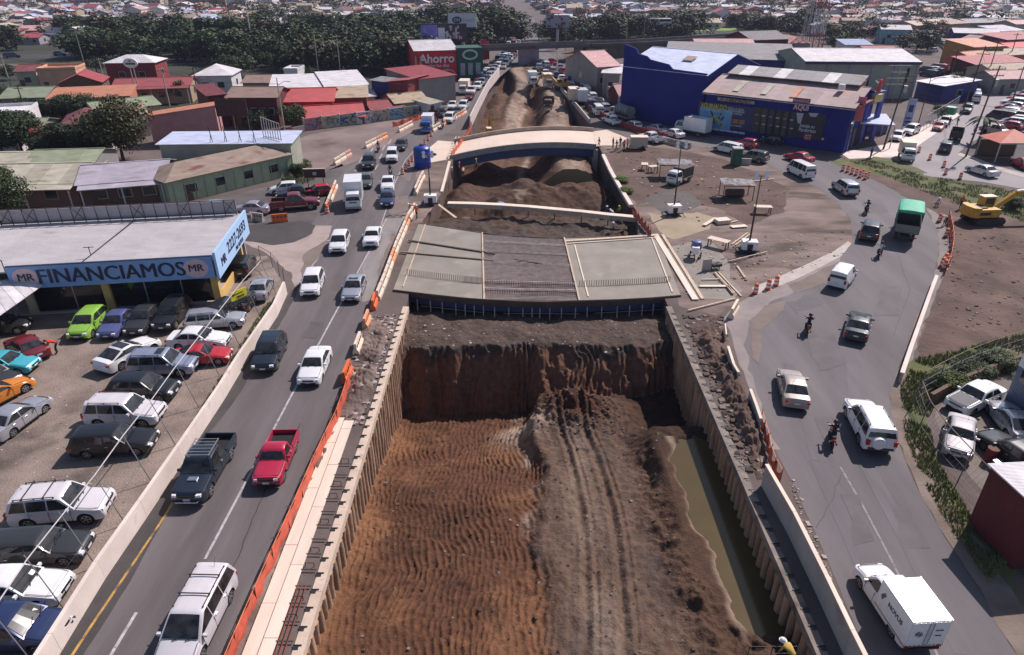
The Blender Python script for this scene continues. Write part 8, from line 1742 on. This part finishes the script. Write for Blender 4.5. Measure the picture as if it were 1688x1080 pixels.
# poles, tower, wires
WOODP=mat('pole_wood',(.085,.062,.05),.9,.3,2,stretch=(3,3,.5))
utility_pole(1456,246,11.5,'dark wooden utility pole with transformer in front of the pale blue canopy',WOODP,2,.6,transformer=1);utility_pole(1592,258,13.0,'tall leaning wooden pole standing at the corner by the carport',WOODP,2,.9,transformer=1);utility_pole(1585,190,12.5,'tall dark pole beside the dark grey off road car',WOODP,2,.5);utility_pole(1560,150,9,'thin pole by the parked car lot of the sage grey hall',WOODP,1);utility_pole(1665,178,8,'thin dark pole in the right parking row',WOODP,1);utility_pole(1624,138,10,'pole at the street corner beside the jammed cars',WOODP,1);utility_pole(1660,110,9,'pole among the orange roofs at the right',WOODP,1)
utility_pole(471,226,9.5,'tall concrete lamp pole beside the workshop yard',None,0,.0,1,.13,name='street_lamp',cat='lamp post');utility_pole(280,176,7.5,'concrete pole behind the pink building',None,1);utility_pole(176,148,7,'concrete pole in front of the brown walled house',None,1);utility_pole(20,148,7.5,'concrete pole left of the sage green roof',None,1);utility_pole(50,208,7,'dark pole beside the white boxy house',WOODP,1);utility_pole(330,172,7.5,'thin dark pole beside the maroon house',WOODP,1);utility_pole(138,102,9,'lamp pole at the far left road',None,0,0,1,.12,name='street_lamp',cat='lamp post');utility_pole(526,126,11,'concrete pole among the trees left of the white workshop',None,1);utility_pole(562,126,10,'second concrete pole among the trees above the white workshop roof',None,1)
utility_pole(418,86,16,'tall white mast rising above the far left trees',CONCP,0,0,0,.22,name='mast',cat='mast');utility_pole(1512,210,9.0,'dark lamp post with pale head beside the pale wire fence',STEELD,0,0,1,.09,name='street_lamp',cat='lamp post');utility_pole(1060,72,9,'lamp post on the embankment before the dark trees, left',STEEL,0,0,1,.1,name='street_lamp',cat='lamp post');utility_pole(1032,73,9,'lamp post on the embankment before the dark trees, right',STEEL,0,0,1,.1,name='street_lamp',cat='lamp post');utility_pole(932,84,8,'thin pole behind the small billboard',STEEL,0,r=.08);utility_pole(918,124,6,'yellowish short post beside the orange fence of the far haul road',CREAM,0,r=.2)
lt_=thing('lattice_tower','red and white lattice radio tower behind the shop','tower',P(1340,96));LRED=flat('tower_red',(.30,.05,.05),.6);LWH=flat('tower_white',(.58,.55,.57),.6)
for s in range(12):
 z0,z1=s*3.5,s*3.5+3.5;w0,w1=1.7-s*.1,1.7-(s+1)*.1;mb=MB();c0=[(sx*w0,sy*w0,z0)for sx,sy in((-1,-1),(1,-1),(1,1),(-1,1))];c1=[(sx*w1,sy*w1,z1)for sx,sy in((-1,-1),(1,-1),(1,1),(-1,1))]
 for i in range(4):mb.beam(c0[i],c1[i],.2,.2).beam(c0[i],c1[(i+1)%4],.1,.1).beam(c0[(i+1)%4],c1[i],.1,.1).beam(c1[i],c1[(i+1)%4],.1,.1)
 mb.build('tower_section',LRED if(s//2)%2==0 else LWH,lt_)
lt2=thing('lattice_tower','smaller grey lattice mast next to the red and white tower','tower',P(1333,92))
for s in range(7):
 mb=MB()
 for i in range(4):a,b=[((-1,-1),(1,-1),(1,1),(-1,1))[k%4]for k in(i,i+1)];mb.beam((a[0]*.7-2.4,a[1]*.7,s*3),(a[0]*.7-2.4,a[1]*.7,s*3+3),.13,.13).beam((a[0]*.7-2.4,a[1]*.7,s*3),(b[0]*.7-2.4,b[1]*.7,s*3+3),.08,.08)
 mb.build('tower_section',STEEL,lt2)
an=thing('antenna','white yagi antennas on a thin mast before the sage grey hall','antenna',P(1470,168));MB().tube((0,0,0),(0,0,7.5),.06,.05,6).build('mast',STEEL,an)
for z,L in((7.3,2.4),(6.0,1.6),(4.8,2.2),(3.6,2.2)):MB().beam((-L,0,z),(L,0,z),.07,.07).build('boom',WHITEP,an)
def wire(lab,a,b,sag=.8,r=.018):
 pts=[a+(b-a)*(k/12)-V3(sag*4*(k/12)*(1-k/12))for k in range(13)];mb=MB();c=pts[0];mb.path([p-c for p in pts],r,4);return tag(mb.build('power_line',STEELD,loc=c),lab,'power line')
def wp(px,py,z):q=P(px,py);q.z=z;return q
for k,z in enumerate((11.2,10.4)):wire(['upper','lower'][k]+' power line between the transformer pole and the corner pole',wp(1456,246,z),wp(1592,258,z+1.2));wire(['upper','lower'][k]+' power line from the corner pole up the far street',wp(1592,258,z+1.2),wp(1585,190,z+1))
wire('power line from the transformer pole towards the right edge',wp(1456,246,9.5),wp(1800,330,9.5));wire('power line along the gardens behind the pink building',wp(20,148,7),wp(280,176,7));wire('power line from the pink building to the lamp pole',wp(280,176,7),wp(471,226,8.6));wire('power line beyond the far left road',wp(138,102,8),wp(526,126,10.2))
# garden trees and bushes
for i,(x,y,h,w,lf,lod,lab)in enumerate([(204,266,9.0,9.5,'brown','N','big dark brownish tree before the workshop roof'),(140,264,5.8,9.0,'dark','N','broad dark green tree below the white maroon roofed house'),(40,258,6.6,8.0,'dark','N','dark green tree at the left behind the row houses'),(8,366,6.0,6.5,'mid','N','leafy tree at the left edge before the cream roofed house'),(135,204,5.8,7.5,'dark','N','round dark tree before the orange house, right one'),(92,205,4.8,6.0,'dark','N','round dark tree before the orange house, left one'),(56,204,5.0,4,'dark','M','narrow dark tree beside the white boxy house'),(5,178,4.4,5,'dark','M','dark tree at the left edge above the white boxy house'),(182,262,5.0,7.0,'dark','N','low dark bushy tree under the big brownish tree'),(92,262,4.4,8.0,'dark','N','low dark bushy tree between the row houses and the red roof'),(441,208,4.0,4.6,'light','M','bright green round tree left of the lamp pole'),(484,212,4.4,5.0,'mid','M','green round tree right of the lamp pole'),(425,214,3.5,4.5,'dark','M','dark bush tree behind the sign frame'),(352,140,4.0,7,'mid','M','green tree in front of the white villa'),(398,128,6,9,'mid','M','broad pale green tree right of the white villa'),(245,128,5.5,7,'dark','M','dark tree behind the oval sign'),(210,126,5.5,7,'dark','M','dark tree left of the oval sign'),(666,176,3.0,4.5,'mid','M','small tree behind the tan roofed house'),(640,118,9,9,'dark','M','dark tree left of the graffiti building'),(300,168,4.5,5,'dark','M','dark tree between the pink building and the maroon house'),(270,158,4,5,'mid','M','green tree below the oval sign posts'),(330,148,4,6,'dark','M','dark tree behind the maroon house'),(505,140,4.5,6,'dark','M','dark tree behind the long white workshop roof'),(160,120,4,6,'dark','M','dark tree right of the peach house'),(15,132,4,6,'dark','M','dark tree left of the dark red roof'),(575,196,3.2,4,'dark','M','small dark tree behind the low bright red roof'),(455,116,5,8,'mid','M','green tree left of the small white house'),(1545,200,3.0,3,'mid','M','small tree behind the pale wire fence'),(1572,146,4.0,4,'light','M','small palm like tree by the white and blue annex')]):
 tree(x,y,h,w,lab,lf,lod,name='garden_tree')
palm(66,138,4.2,'spreading palm tree in front of the peach house');palm(1612,236,4.0,'thin palm tree beside the carport');palm(1570,160,4.2,'palm tree at the pavement corner beside the annex')
for i,(x,y,h,w,lf,lab)in enumerate([(490,292,1.9,2.6,'mid','leafy bush at the end of the green walled corner house'),(504,282,1.6,2.2,'light','pale bush behind the low dark red billboard'),(478,304,1.2,2.0,'mid','low bush by the orange mesh at the corner house'),(1560,640,1.3,2.6,'light','bright bush on the verge above the low dark wall, left'),(1600,622,1.2,2.8,'mid','bush on the verge above the low dark wall, middle'),(1640,604,1.2,3.0,'mid','bush on the verge above the low dark wall, right'),(1668,346,1.5,2.2,'mid','green bush at the right edge behind the excavator'),(1026,300,.7,2.2,'light','tuft of pale weeds at the pit rim'),(1034,318,.7,2.0,'light','second tuft of pale weeds at the pit rim')]):bush(x,y,h,w,lab,lf,'N' if y>290 else 'M')
def tufts(lab,px,n,h0,h1,m,seed=1):
 poly=[tuple(P(*p)[:2])for p in px];r=random.Random(seed);xs=[p[0]for p in poly];ys=[p[1]for p in poly];mb=MB();c=0
 while c<n:
  x,y=r.uniform(min(xs),max(xs)),r.uniform(min(ys),max(ys));k=False;j=len(poly)-1
  for i in range(len(poly)):
   if(poly[i][1]>y)!=(poly[j][1]>y)and x<(poly[j][0]-poly[i][0])*(y-poly[i][1])/(poly[j][1]-poly[i][1])+poly[i][0]:k=not k
   j=i
  if not k or mnoise.noise(Vector((x*.5,y*.5,seed)))<-.18:continue
  a=r.uniform(0,6.28);h=r.uniform(h0,h1);w=.02+.05*h;l=r.uniform(-.5,.5)*h
  for q in range(3):
   b=a+q*2.1;mb.add([(x+w*math.cos(b),y+w*math.sin(b),0),(x-w*math.cos(b),y-w*math.sin(b),0),(x+l*math.sin(b),y+l*math.cos(b)+.1*q,h)],[(0,1,2)],r.randrange(2))
  c+=1
 return tag(mb.build('grass_tufts',m),lab,None,None,'stuff')
GT=[mat('blade_green',(.075,.12,.022),.8,.3,1),mat('blade_dry',(.20,.175,.07),.8,.3,1)]
tufts('rough grass blades on the verge at the lower right',[(1484,640),(1512,592),(1570,582),(1640,562),(1700,550),(1700,590),(1640,612),(1560,640),(1530,690),(1545,760),(1600,850),(1660,930),(1629,960),(1565,870),(1520,790),(1492,722)],5200,.08,.30,GT,3)
tufts('rough grass blades on the traffic island',[(1390,262),(1440,266),(1500,284),(1560,296),(1620,306),(1688,318),(1700,372),(1645,352),(1600,346),(1530,320)],4000,.08,.3,GT,5)
tufts('weeds along the foot of the pale lot wall',[(40,1070),(96,1050),(290,740),(440,500),(455,500),(300,740),(100,1074)],1200,.08,.3,GT,8);tufts('weeds before the corner house',[(440,312),(510,290),(520,296),(450,322)],700,.1,.4,GT,9)
# far: overpass, tree belts, city, jams
ovp=thing('overpass','dark concrete overpass crossing behind the store and the jam','bridge',(0,0,0));op=[P(600,88,4),P(700,84,4.2),P(800,79,4.6),P(870,76,4.8),P(960,73,4.4),P(1040,70,3.8),P(1240,57,3)]
for i in range(len(op)-1):
 a,b=op[i],op[i+1];MB().beam(a,b,9,.9).build('deck_span',mat('overpass_concrete',(.09,.08,.08),.9,.3,.3),ovp);MB().beam(a+Vector((0,-4.6,.9)),b+Vector((0,-4.6,.9)),.25,.9).build('parapet',mat('overpass_rail',(.14,.125,.125),.9,.3,.3),ovp)
 if i>3:MB().beam(a+Vector((0,-3,-2.6)),b+Vector((0,-3,-2.2)),2.5,4.5).build('retaining_face',mat('embankment',(.10,.085,.07),.95,.3,.3),ovp)
for t,i in((.9,2),(.1,3),(.95,3)):
 p=op[i]+(op[i+1]-op[i])*t;MB().box((p.x,p.y,p.z/2-.3),(3.2,5,p.z-.5)).build('pier',WL['lilac'],ovp)
put('white_bus','small white bus driving on the overpass embankment','bus',1085,62,[('body',MB().box((0,0,1.7),(9,2.5,2.5)),WHITEP),('window_band',MB().box((0,-.02,2.2),(8.6,2.52,.8)),GLASSB),('wheel',MB().tube((-3,-1.26,.5),(-3,1.26,.5),.5,.5,12),RUBBER),('wheel',MB().tube((3,-1.26,.5),(3,1.26,.5),.5,.5,12),RUBBER)],R(6),z=4.2)
sheet('bright_field',[(1135,52),(1170,51),(1172,44),(1136,44)],mat('field_green',(.16,.24,.03),.9,.2,.1),2,.3);sheet('bright_field',[(1182,51),(1214,50),(1214,45),(1182,45)],mat('field_green',(.16,.24,.03),.9,.2,.1),3,.3)
sheet('embankment_slope',[(930,98),(1240,74),(1240,60),(1000,70),(930,78)],BROWND,2,.3);sheet('far_left_road',[(-80,104),(0,98),(130,94),(260,90),(262,86),(130,88),(0,90),(-80,95)],ASPHD,3,.1)
tr=random.Random(21);TL={'dark':'dark tree','mid':'mid green tree','brown':'olive tree','light':'pale green tree'}
BT=[]
def belt(n,xr,yr,hr,where,grp,wmul=(1.0,1.6),skip=None,lfs=('dark','dark','mid','mid','brown')):
 c=0
 while c<n:
  x,y=tr.uniform(*xr),tr.uniform(*yr)
  if skip and skip(x,y):continue
  h=tr.uniform(*hr);lf=lfs[tr.randrange(len(lfs))]
  BT.append((x,tree(x,y,h,h*tr.uniform(*wmul),'',lf,'F',grp,name='tree',sink=.12),lf,where,h));c+=1
belt(95,(120,690),(82,122),(6,11),'in the belt left of the store','trees left of the store',skip=lambda x,y:x<280 and y>102 or(y>108 and 300<x<400)or(y>112 and x<460))
belt(56,(180,700),(62,84),(7,13),'in the far row of the left tree belt','far row of the left belt');belt(22,(-40,240),(64,98),(5,10),'beside the far left road','trees beside the far left road',skip=lambda x,y:30<x<110 and y>70)
belt(22,(690,845),(60,78),(9,15),'around the white billboard','trees around the white billboard',skip=lambda x,y:y>72 and x>790);belt(56,(880,1130),(52,70),(6,11),'behind the overpass embankment','trees behind the embankment',skip=lambda x,y:x<900 and y<56);belt(22,(1120,1330),(44,58),(6,11),'around the bright green field','trees around the bright field',skip=lambda x,y:1130<x<1220 and y>48)
belt(26,(1365,1530),(60,88),(5,9),'behind the hall with the pale roof','trees behind the pale roofed hall',skip=lambda x,y:1390<x<1480 and y>72);belt(10,(950,1000),(84,104),(3,5),'on the embankment slope','small trees on the embankment slope')
bk_={}
for x,o_,lf,where,h in sorted(BT,key=lambda b:b[0]):
 key=(where,lf);bk_[key]=bk_.get(key,0)+1;o_['label']='%s %s from left %s'%(ORD[min(58,bk_[key]-1)],TL[lf],where)
def city_mesh(w,d,h,rise,kind,seed):
 r=random.Random(seed);mb=MB();x0,x1,y0,y1=-w/2,w/2,-d/2,d/2
 mb.quad((x0,y0,0),(x1,y0,0),(x1,y0,h),(x0,y0,h));mb.quad((x1,y0,0),(x1,y1,0),(x1,y1,h),(x1,y0,h));mb.quad((x1,y1,0),(x0,y1,0),(x0,y1,h),(x1,y1,h));mb.quad((x0,y1,0),(x0,y0,0),(x0,y0,h),(x0,y1,h))
 o=.5
 if kind=='gx':
  mb.quad((x0-o,y0-o,h),(x1+o,y0-o,h),(x1+o,0,h+rise),(x0-o,0,h+rise),1);mb.quad((x1+o,y1+o,h),(x0-o,y1+o,h),(x0-o,0,h+rise),(x1+o,0,h+rise),1);mb.poly([(x1,y0,h),(x1,y1,h),(x1,0,h+rise)]);mb.poly([(x0,y1,h),(x0,y0,h),(x0,0,h+rise)])
 elif kind=='gy':
  mb.quad((x0-o,y1+o,h),(x0-o,y0-o,h),(0,y0-o,h+rise),(0,y1+o,h+rise),1);mb.quad((x1+o,y0-o,h),(x1+o,y1+o,h),(0,y1+o,h+rise),(0,y0-o,h+rise),1);mb.poly([(x0,y0,h),(x1,y0,h),(0,y0,h+rise)]);mb.poly([(x1,y1,h),(x0,y1,h),(0,y1,h+rise)])
 else:mb.box((0,0,h+.15),(w+.3,d+.3,.3),0,1)
 n=max(2,int(w/3.2));fl=max(1,int(h/3))
 for f in range(fl):
  for i in range(n):
   x=x0+w*(i+.5)/n;mb.box((x,y0-.03,1.6+3*f),(1.3,.1,1.2),0,2)
  for sx in(x0-.03,x1+.03):mb.box((sx,0,1.6+3*f),(.1,1.4,1.2),0,2)
 return mb
CM=[]
for s in range(12):
 r=random.Random(s);k=['gx','gy','gx','flat','gx','gy'][s%6];CM.append(city_mesh(r.uniform(8,13),r.uniform(8,11),r.choice([3,3.2,5.8]),r.uniform(1.2,2.2),k,s))
AP=[city_mesh(20,14,15,0,'flat',50),city_mesh(26,12,21,0,'flat',51),city_mesh(34,20,7,1.5,'gx',52)]
CMM=[m.mesh('distant_house',[WL['cream'],RF['red'],DARKIN])for m in CM];APM=[m.mesh('distant_block',[WL['white'],RF['grey'],DARKIN])for m in AP]
rc=random.Random(77);ROOFN=[('white','white'),('red','red'),('rust','rust brown'),('grey','grey'),('lilac','lilac grey'),('maroon','dark red'),('white','white'),('pink','pink'),('paleblue','pale blue'),('tan','tan'),('cream','cream')]
WALLN=['white','cream','white','pink','lilac','beige','tan','grey','white']
spots=[]
Y=262.0
while Y<1500:
 hw=Y*.86+20;X=-hw
 while X<hw:
  X+=rc.uniform(8,13);x=X+rc.uniform(-2,2);y=Y+rc.uniform(-4,4)
  if abs(x-3.2-(y-250)*.002)<17:continue
  px=PW/2+FPX*x/(y*_CP+CAMH*_SP)
  if px<700 and y<(285 if px<150 else 330):continue
  if 700<=px<860 and y<350:continue
  if 860<=px<1340 and y<345:continue
  if 1340<=px<1530 and y<300:continue
  if px>=1530 and y<345:continue
  if mnoise.noise(Vector((x*.012,y*.012,3.3)))>.42:continue
  spots.append((x,y))
 Y+=rc.uniform(11,15)*(1+max(0,Y-500)/700)
spots.sort(key=lambda s:s[1]);mass={};near_=sorted(spots[:295]);rank_={};CH=[]
for i,(x,y)in enumerate(spots):
 rn,rl=ROOFN[rc.randrange(len(ROOFN))];wn=WALLN[rc.randrange(len(WALLN))];rz=rc.choice([0,0,.1,-.12,.3,math.pi/2])+rc.uniform(-.08,.08);big=rc.random()<.04 and y>520;hs_=rc.uniform(.62,.85)if not big else 1
 if i<295:
  o_=inst('distant_block' if big else 'distant_house',(APM if big else CMM)[rc.randrange(3 if big else 12)],None,(x,y,min(0,-.028*(y-450))),rz,scale=(hs_,)*3)
  for sl,m_ in((0,WL[wn]),(1,RF[rn])):o_.material_slots[sl].link='OBJECT';o_.material_slots[sl].material=m_
  sd_='left of avenue' if x<3 else 'right of avenue'
  CH.append((x,y,o_,rl,big,sd_))
 else:
  key=(rn,wn);mb=mass.setdefault('m',MB());src=(AP if big else CM)[rc.randrange(3 if big else 12)];c_,s_=math.cos(rz),math.sin(rz)
  b0_=len(mb.v);zg=min(0,-.028*(y-450));mb.v+=[(x+(a*c_-b*s_)*hs_,y+(a*s_+b*c_)*hs_,z*hs_+zg)for a,b,z in src.v]
  wi=WALLN.index(wn);ri=[k[0]for k in ROOFN].index(rn)
  for f,mi in zip(src.f,src.m):mb.f.append(tuple(k+b0_ for k in f));mb.m.append(wi if mi==0 else len(WALLN)+ri if mi==1 else len(WALLN)+len(ROOFN))
tag(mass['m'].build('far_city_houses',[WL[w]for w in WALLN]+[RF[k[0]]for k in ROOFN]+[DARKIN]),'mass of small houses and blocks spreading to the far edge of the city',kind='stuff')
ys_=sorted(c[1]for c in CH)
for x,y,o_,rl,big,sd_ in sorted(CH,key=lambda c:c[0]):
 bd='nearest' if y<ys_[98]else 'middle' if y<ys_[196]else 'farther';key=(rl,big,sd_,bd);rank_[key]=rank_.get(key,0)+1
 tag(o_,'%s %s roofed %s from left, %s far city rows, %s'%(ORD[min(58,rank_[key]-1)],rl,'block' if big else 'house',bd,sd_),'apartment block' if big else 'house','%s %s of the far city'%(rl,'blocks' if big else 'houses'))
for i,(x,y,rn,wn,lab)in enumerate([(30,62,'red','cream','red roofed house at the upper left among trees, leftmost'),(62,58,'maroon','pink','dark red roofed house at the upper left, second from the left'),(52,72,'red','lilac','red roofed house below the upper left pair'),(86,68,'white','white','white roofed house beside the upper left red ones'),(136,62,'red','cream','red roofed house in the gap of the left tree belt'),(142,74,'white','white','small white roofed house in the gap of the left tree belt'),(172,52,'blue','white','blue roofed house above the left tree belt'),(210,58,'white','white','white roofed house above the left tree belt'),(262,60,'pink','cream','pink roofed house above the left tree belt'),(330,62,'grey','white','grey roofed house between the left belt rows'),(450,52,'white','white','long white roofed house above the mast'),(478,60,'white','lilac','second long white roofed house above the mast'),(520,54,'white','white','white roofed house above the two concrete poles'),(560,92,'red','red','red roofed house deep in the left belt'),(610,96,'maroon','red','dark red roofed house deep in the left belt'),(400,100,'rust','brown','brown roofed house deep in the left belt'),(330,98,'grey','grey','grey roofed house deep in the left belt'),(1010,34,'red','pink','pink red roofed house above the small billboard trees'),(1245,46,'paleblue','lilac','pale blue roofed house right of the bright field'),(1285,44,'white','pink','white roofed house left of the lattice tower'),(1310,52,'rust','brick','rust roofed house left of the lattice tower'),(1296,34,'red','white','red roofed block above the lattice tower base'),(1400,52,'rust','tan','rust roofed house behind the blue roofed house'),(1440,58,'maroon','brown','dark roofed house left of the teal house'),(1420,44,'tan','cream','tan roofed house above the dark trees'),(1375,40,'red','cream','red roofed house right of the lattice tower')]):
 o_=inst('distant_house',CMM[i%12],None,P(x,y),rc.uniform(-.3,.3));o_.scale=(.8,.8,.8)
 for sl,m_ in((0,WL[wn]),(1,RF[rn])):o_.material_slots[sl].link='OBJECT';o_.material_slots[sl].material=m_
 tag(o_,lab,'house','houses among the tree belts')
cv=np.array([v.co for v in CR_F[0].vertices]);mbv,mbf=[],[];nq=len(CR_F[0].polygons);base=np.arange(nq*4).reshape(-1,4);cnt=0
for i in range(1500):
 y=300+1000*rc.random()**1.1;x=rc.uniform(-1,1)*(y*.86+20)
 if abs(x-3)<13:continue
 px=PW/2+FPX*x/(y*_CP+CAMH*_SP)
 den=mnoise.noise(Vector((x*.012,y*.012,3.3)))
 if den<.12 and rc.random()<.55:continue
 s=rc.uniform(6,12);a=rc.random()*6.28;k=cv[:nq*4//1].copy();xx=k[:,0]*math.cos(a)-k[:,1]*math.sin(a);yy=k[:,0]*math.sin(a)+k[:,1]*math.cos(a)
 sub=rc.sample(range(nq),170);idx=np.array([[q*4,q*4+1,q*4+2,q*4+3]for q in sub]).ravel();pts=np.stack([xx*s*1.25+x,yy*s*1.25+y,k[:,2]*s-.15*s+min(0,-.028*(y-450))],1)[idx];mbv.append(pts)
V_=np.concatenate(mbv);me=bpy.data.meshes.new('far_tree_canopy');nF=len(V_)//4;me.vertices.add(len(V_));me.vertices.foreach_set('co',V_.ravel());me.loops.add(len(V_));me.loops.foreach_set('vertex_index',np.arange(len(V_)));me.polygons.add(nF);me.polygons.foreach_set('loop_start',np.arange(0,len(V_),4));me.polygons.foreach_set('loop_total',np.full(nF,4));me.materials.append(LEAF['dark']);me.update()
tag(link(bpy.data.objects.new('far_tree_canopy',me)),'dark tree crowns scattered through the far city',kind='stuff')
FC=[(WHITE,'white'),(WHITE,'white'),(SILVER,'silver'),(SILVER,'silver'),(BLK,'black'),(DGREY,'dark grey'),(REDP,'red'),(NAVYP,'dark blue'),(WHITE,'white'),(BEIGE,'beige')]
def jam(lane,step,where,grp,jitter=.15,facing=0,kinds=('sedan','hatch','suv','crossover','wagon','minivan','van','pickup'),skip=.0,off=0,turn=0.0):
 for n_,(p,rz)in enumerate(along(lane,step,off)):
  if rc.random()<skip:continue
  m_,cn_=FC[rc.randrange(len(FC))];k=kinds[rc.randrange(len(kinds))]
  far_car(k,m_,p+Vector((rc.uniform(-.2,.2),rc.uniform(-.5,.5),.014)),rz+(math.pi if facing else 0)+turn+rc.uniform(-.05,.05),'%s %s, %s car %s'%(cn_,{'suv':'jeep','hatch':'hatchback'}.get(k,k),ORD[min(n_,50)],where),grp,cat='van' if k=='van' else 'car')
J1='in the jam beside the green store front';jam([(848,70),(842,90),(822,112),(800,134),(786,148)],6.2,J1+', right lane','jam beside the store',facing=0);jam([(842,70),(834,90),(812,112),(788,138),(776,158)],6.4,J1+', left lane','jam beside the store',facing=0,off=3);jam([(856,66),(854,84),(842,100),(828,116)],6.4,J1+', inner lane','jam beside the store',off=2)
J2='in the jam below the blue warehouse';jam([(1006,190),(980,168),(952,142),(930,122),(905,104)],6.6,J2+', outer lane','jam below the warehouse',facing=0,off=5);jam([(988,192),(962,168),(938,145),(914,124),(892,104)],6.4,J2+', middle lane','jam below the warehouse',off=2);jam([(900,128),(886,112),(879,100)],6.0,J2+', far inner lane','jam below the warehouse',off=2)
for i,(x,y,q,lab)in enumerate([(957,170,(950,163),'white box truck in the middle of the jam below the blue warehouse'),(903,144,(908,150),'cream box truck among the jam by the far haul road'),(878,140,(882,146),'white tall box truck at the left of the far jam'),(944,168,(938,160),'cream short truck beside the white box truck in the jam')]):truck(x,y,*q,lab,WHITE if i%2==0 else BEIGE,[WHITE,CREAM,WHITE,CREAM][i],(3.6,2.1,2.2),doors=True)
truck(940,141,934,134,'dark blue truck head beside the yellow excavator in the jam',NAVYP,NAVYP,(2.5,2.0,1.5),doors=False)
jam([(1600,132),(1592,118),(1580,104),(1564,86),(1548,72),(1533,58)],6.0,'queued on the far street, right lane','queue on the far street',facing=1);jam([(1610,128),(1596,112),(1584,98)],5.5,'parked along the far street kerb','cars at the far street kerb');jam([(1610,146),(1607,158),(1606,170)],7,'waiting at the corner pole of the far street','cars at the street corner',facing=1)
jam([(1650,200),(1662,184),(1676,170),(1690,158)],3.2,'parked nose in at the right edge of the far street','parked row at the right edge',turn=1.4);jam([(1664,214),(1690,192)],3.0,'parked in the second row at the right edge','second parked row at the right edge',turn=1.4);jam([(1526,120),(1552,116)],2.8,'parked tightly beside the sage grey hall','cars beside the hall',turn=1.5);jam([(1528,126),(1556,122)],2.8,'parked in front beside the sage grey hall','front cars beside the hall',turn=1.5);jam([(1650,146),(1690,144)],5.5,'parked before the grey fronted house','cars before the grey fronted house')
jam([(852,50),(856,34),(858,26)],7,'on the far avenue beyond the overpass','cars on the far avenue');jam([(962,108),(985,100)],4.5,'parked on the lot left of the pink roofed hall','cars left of the pink roofed hall');far_car('hatch',WHITE,P(1538,86),.6,'lone white hatchback on the empty lane of the far street',None);far_car('sedan',BLK,P(1588,122),.2,'black sedan turning at the far street junction',None)
jam([(1640,222),(1675,228),(1700,236)],5,'parked behind the carport roof','cars behind the carport');jam([(20,96),(80,92),(150,91)],14,'driving on the far left road','cars on the far left road')
hz=MB().box((0,870,3.0),(3404,1864,84)).mesh('haze',[])
hz.materials.clear();hm=bpy.data.materials.new('haze_air');hm.use_nodes=True;hn=hm.node_tree.nodes;hn.remove(hn['Principled BSDF'])
pv=hn.new('ShaderNodeVolumePrincipled');pv.inputs['Color'].default_value=(.66,.68,1,1);pv.inputs['Density'].default_value=.00013;pv.inputs['Anisotropy'].default_value=.2
hm.node_tree.links.new(pv.outputs[0],hn['Material Output'].inputs['Volume']);hz.materials.append(hm)
tag(link(bpy.data.objects.new('haze',hz)),'thin bluish haze of the air over the town',kind='stuff')
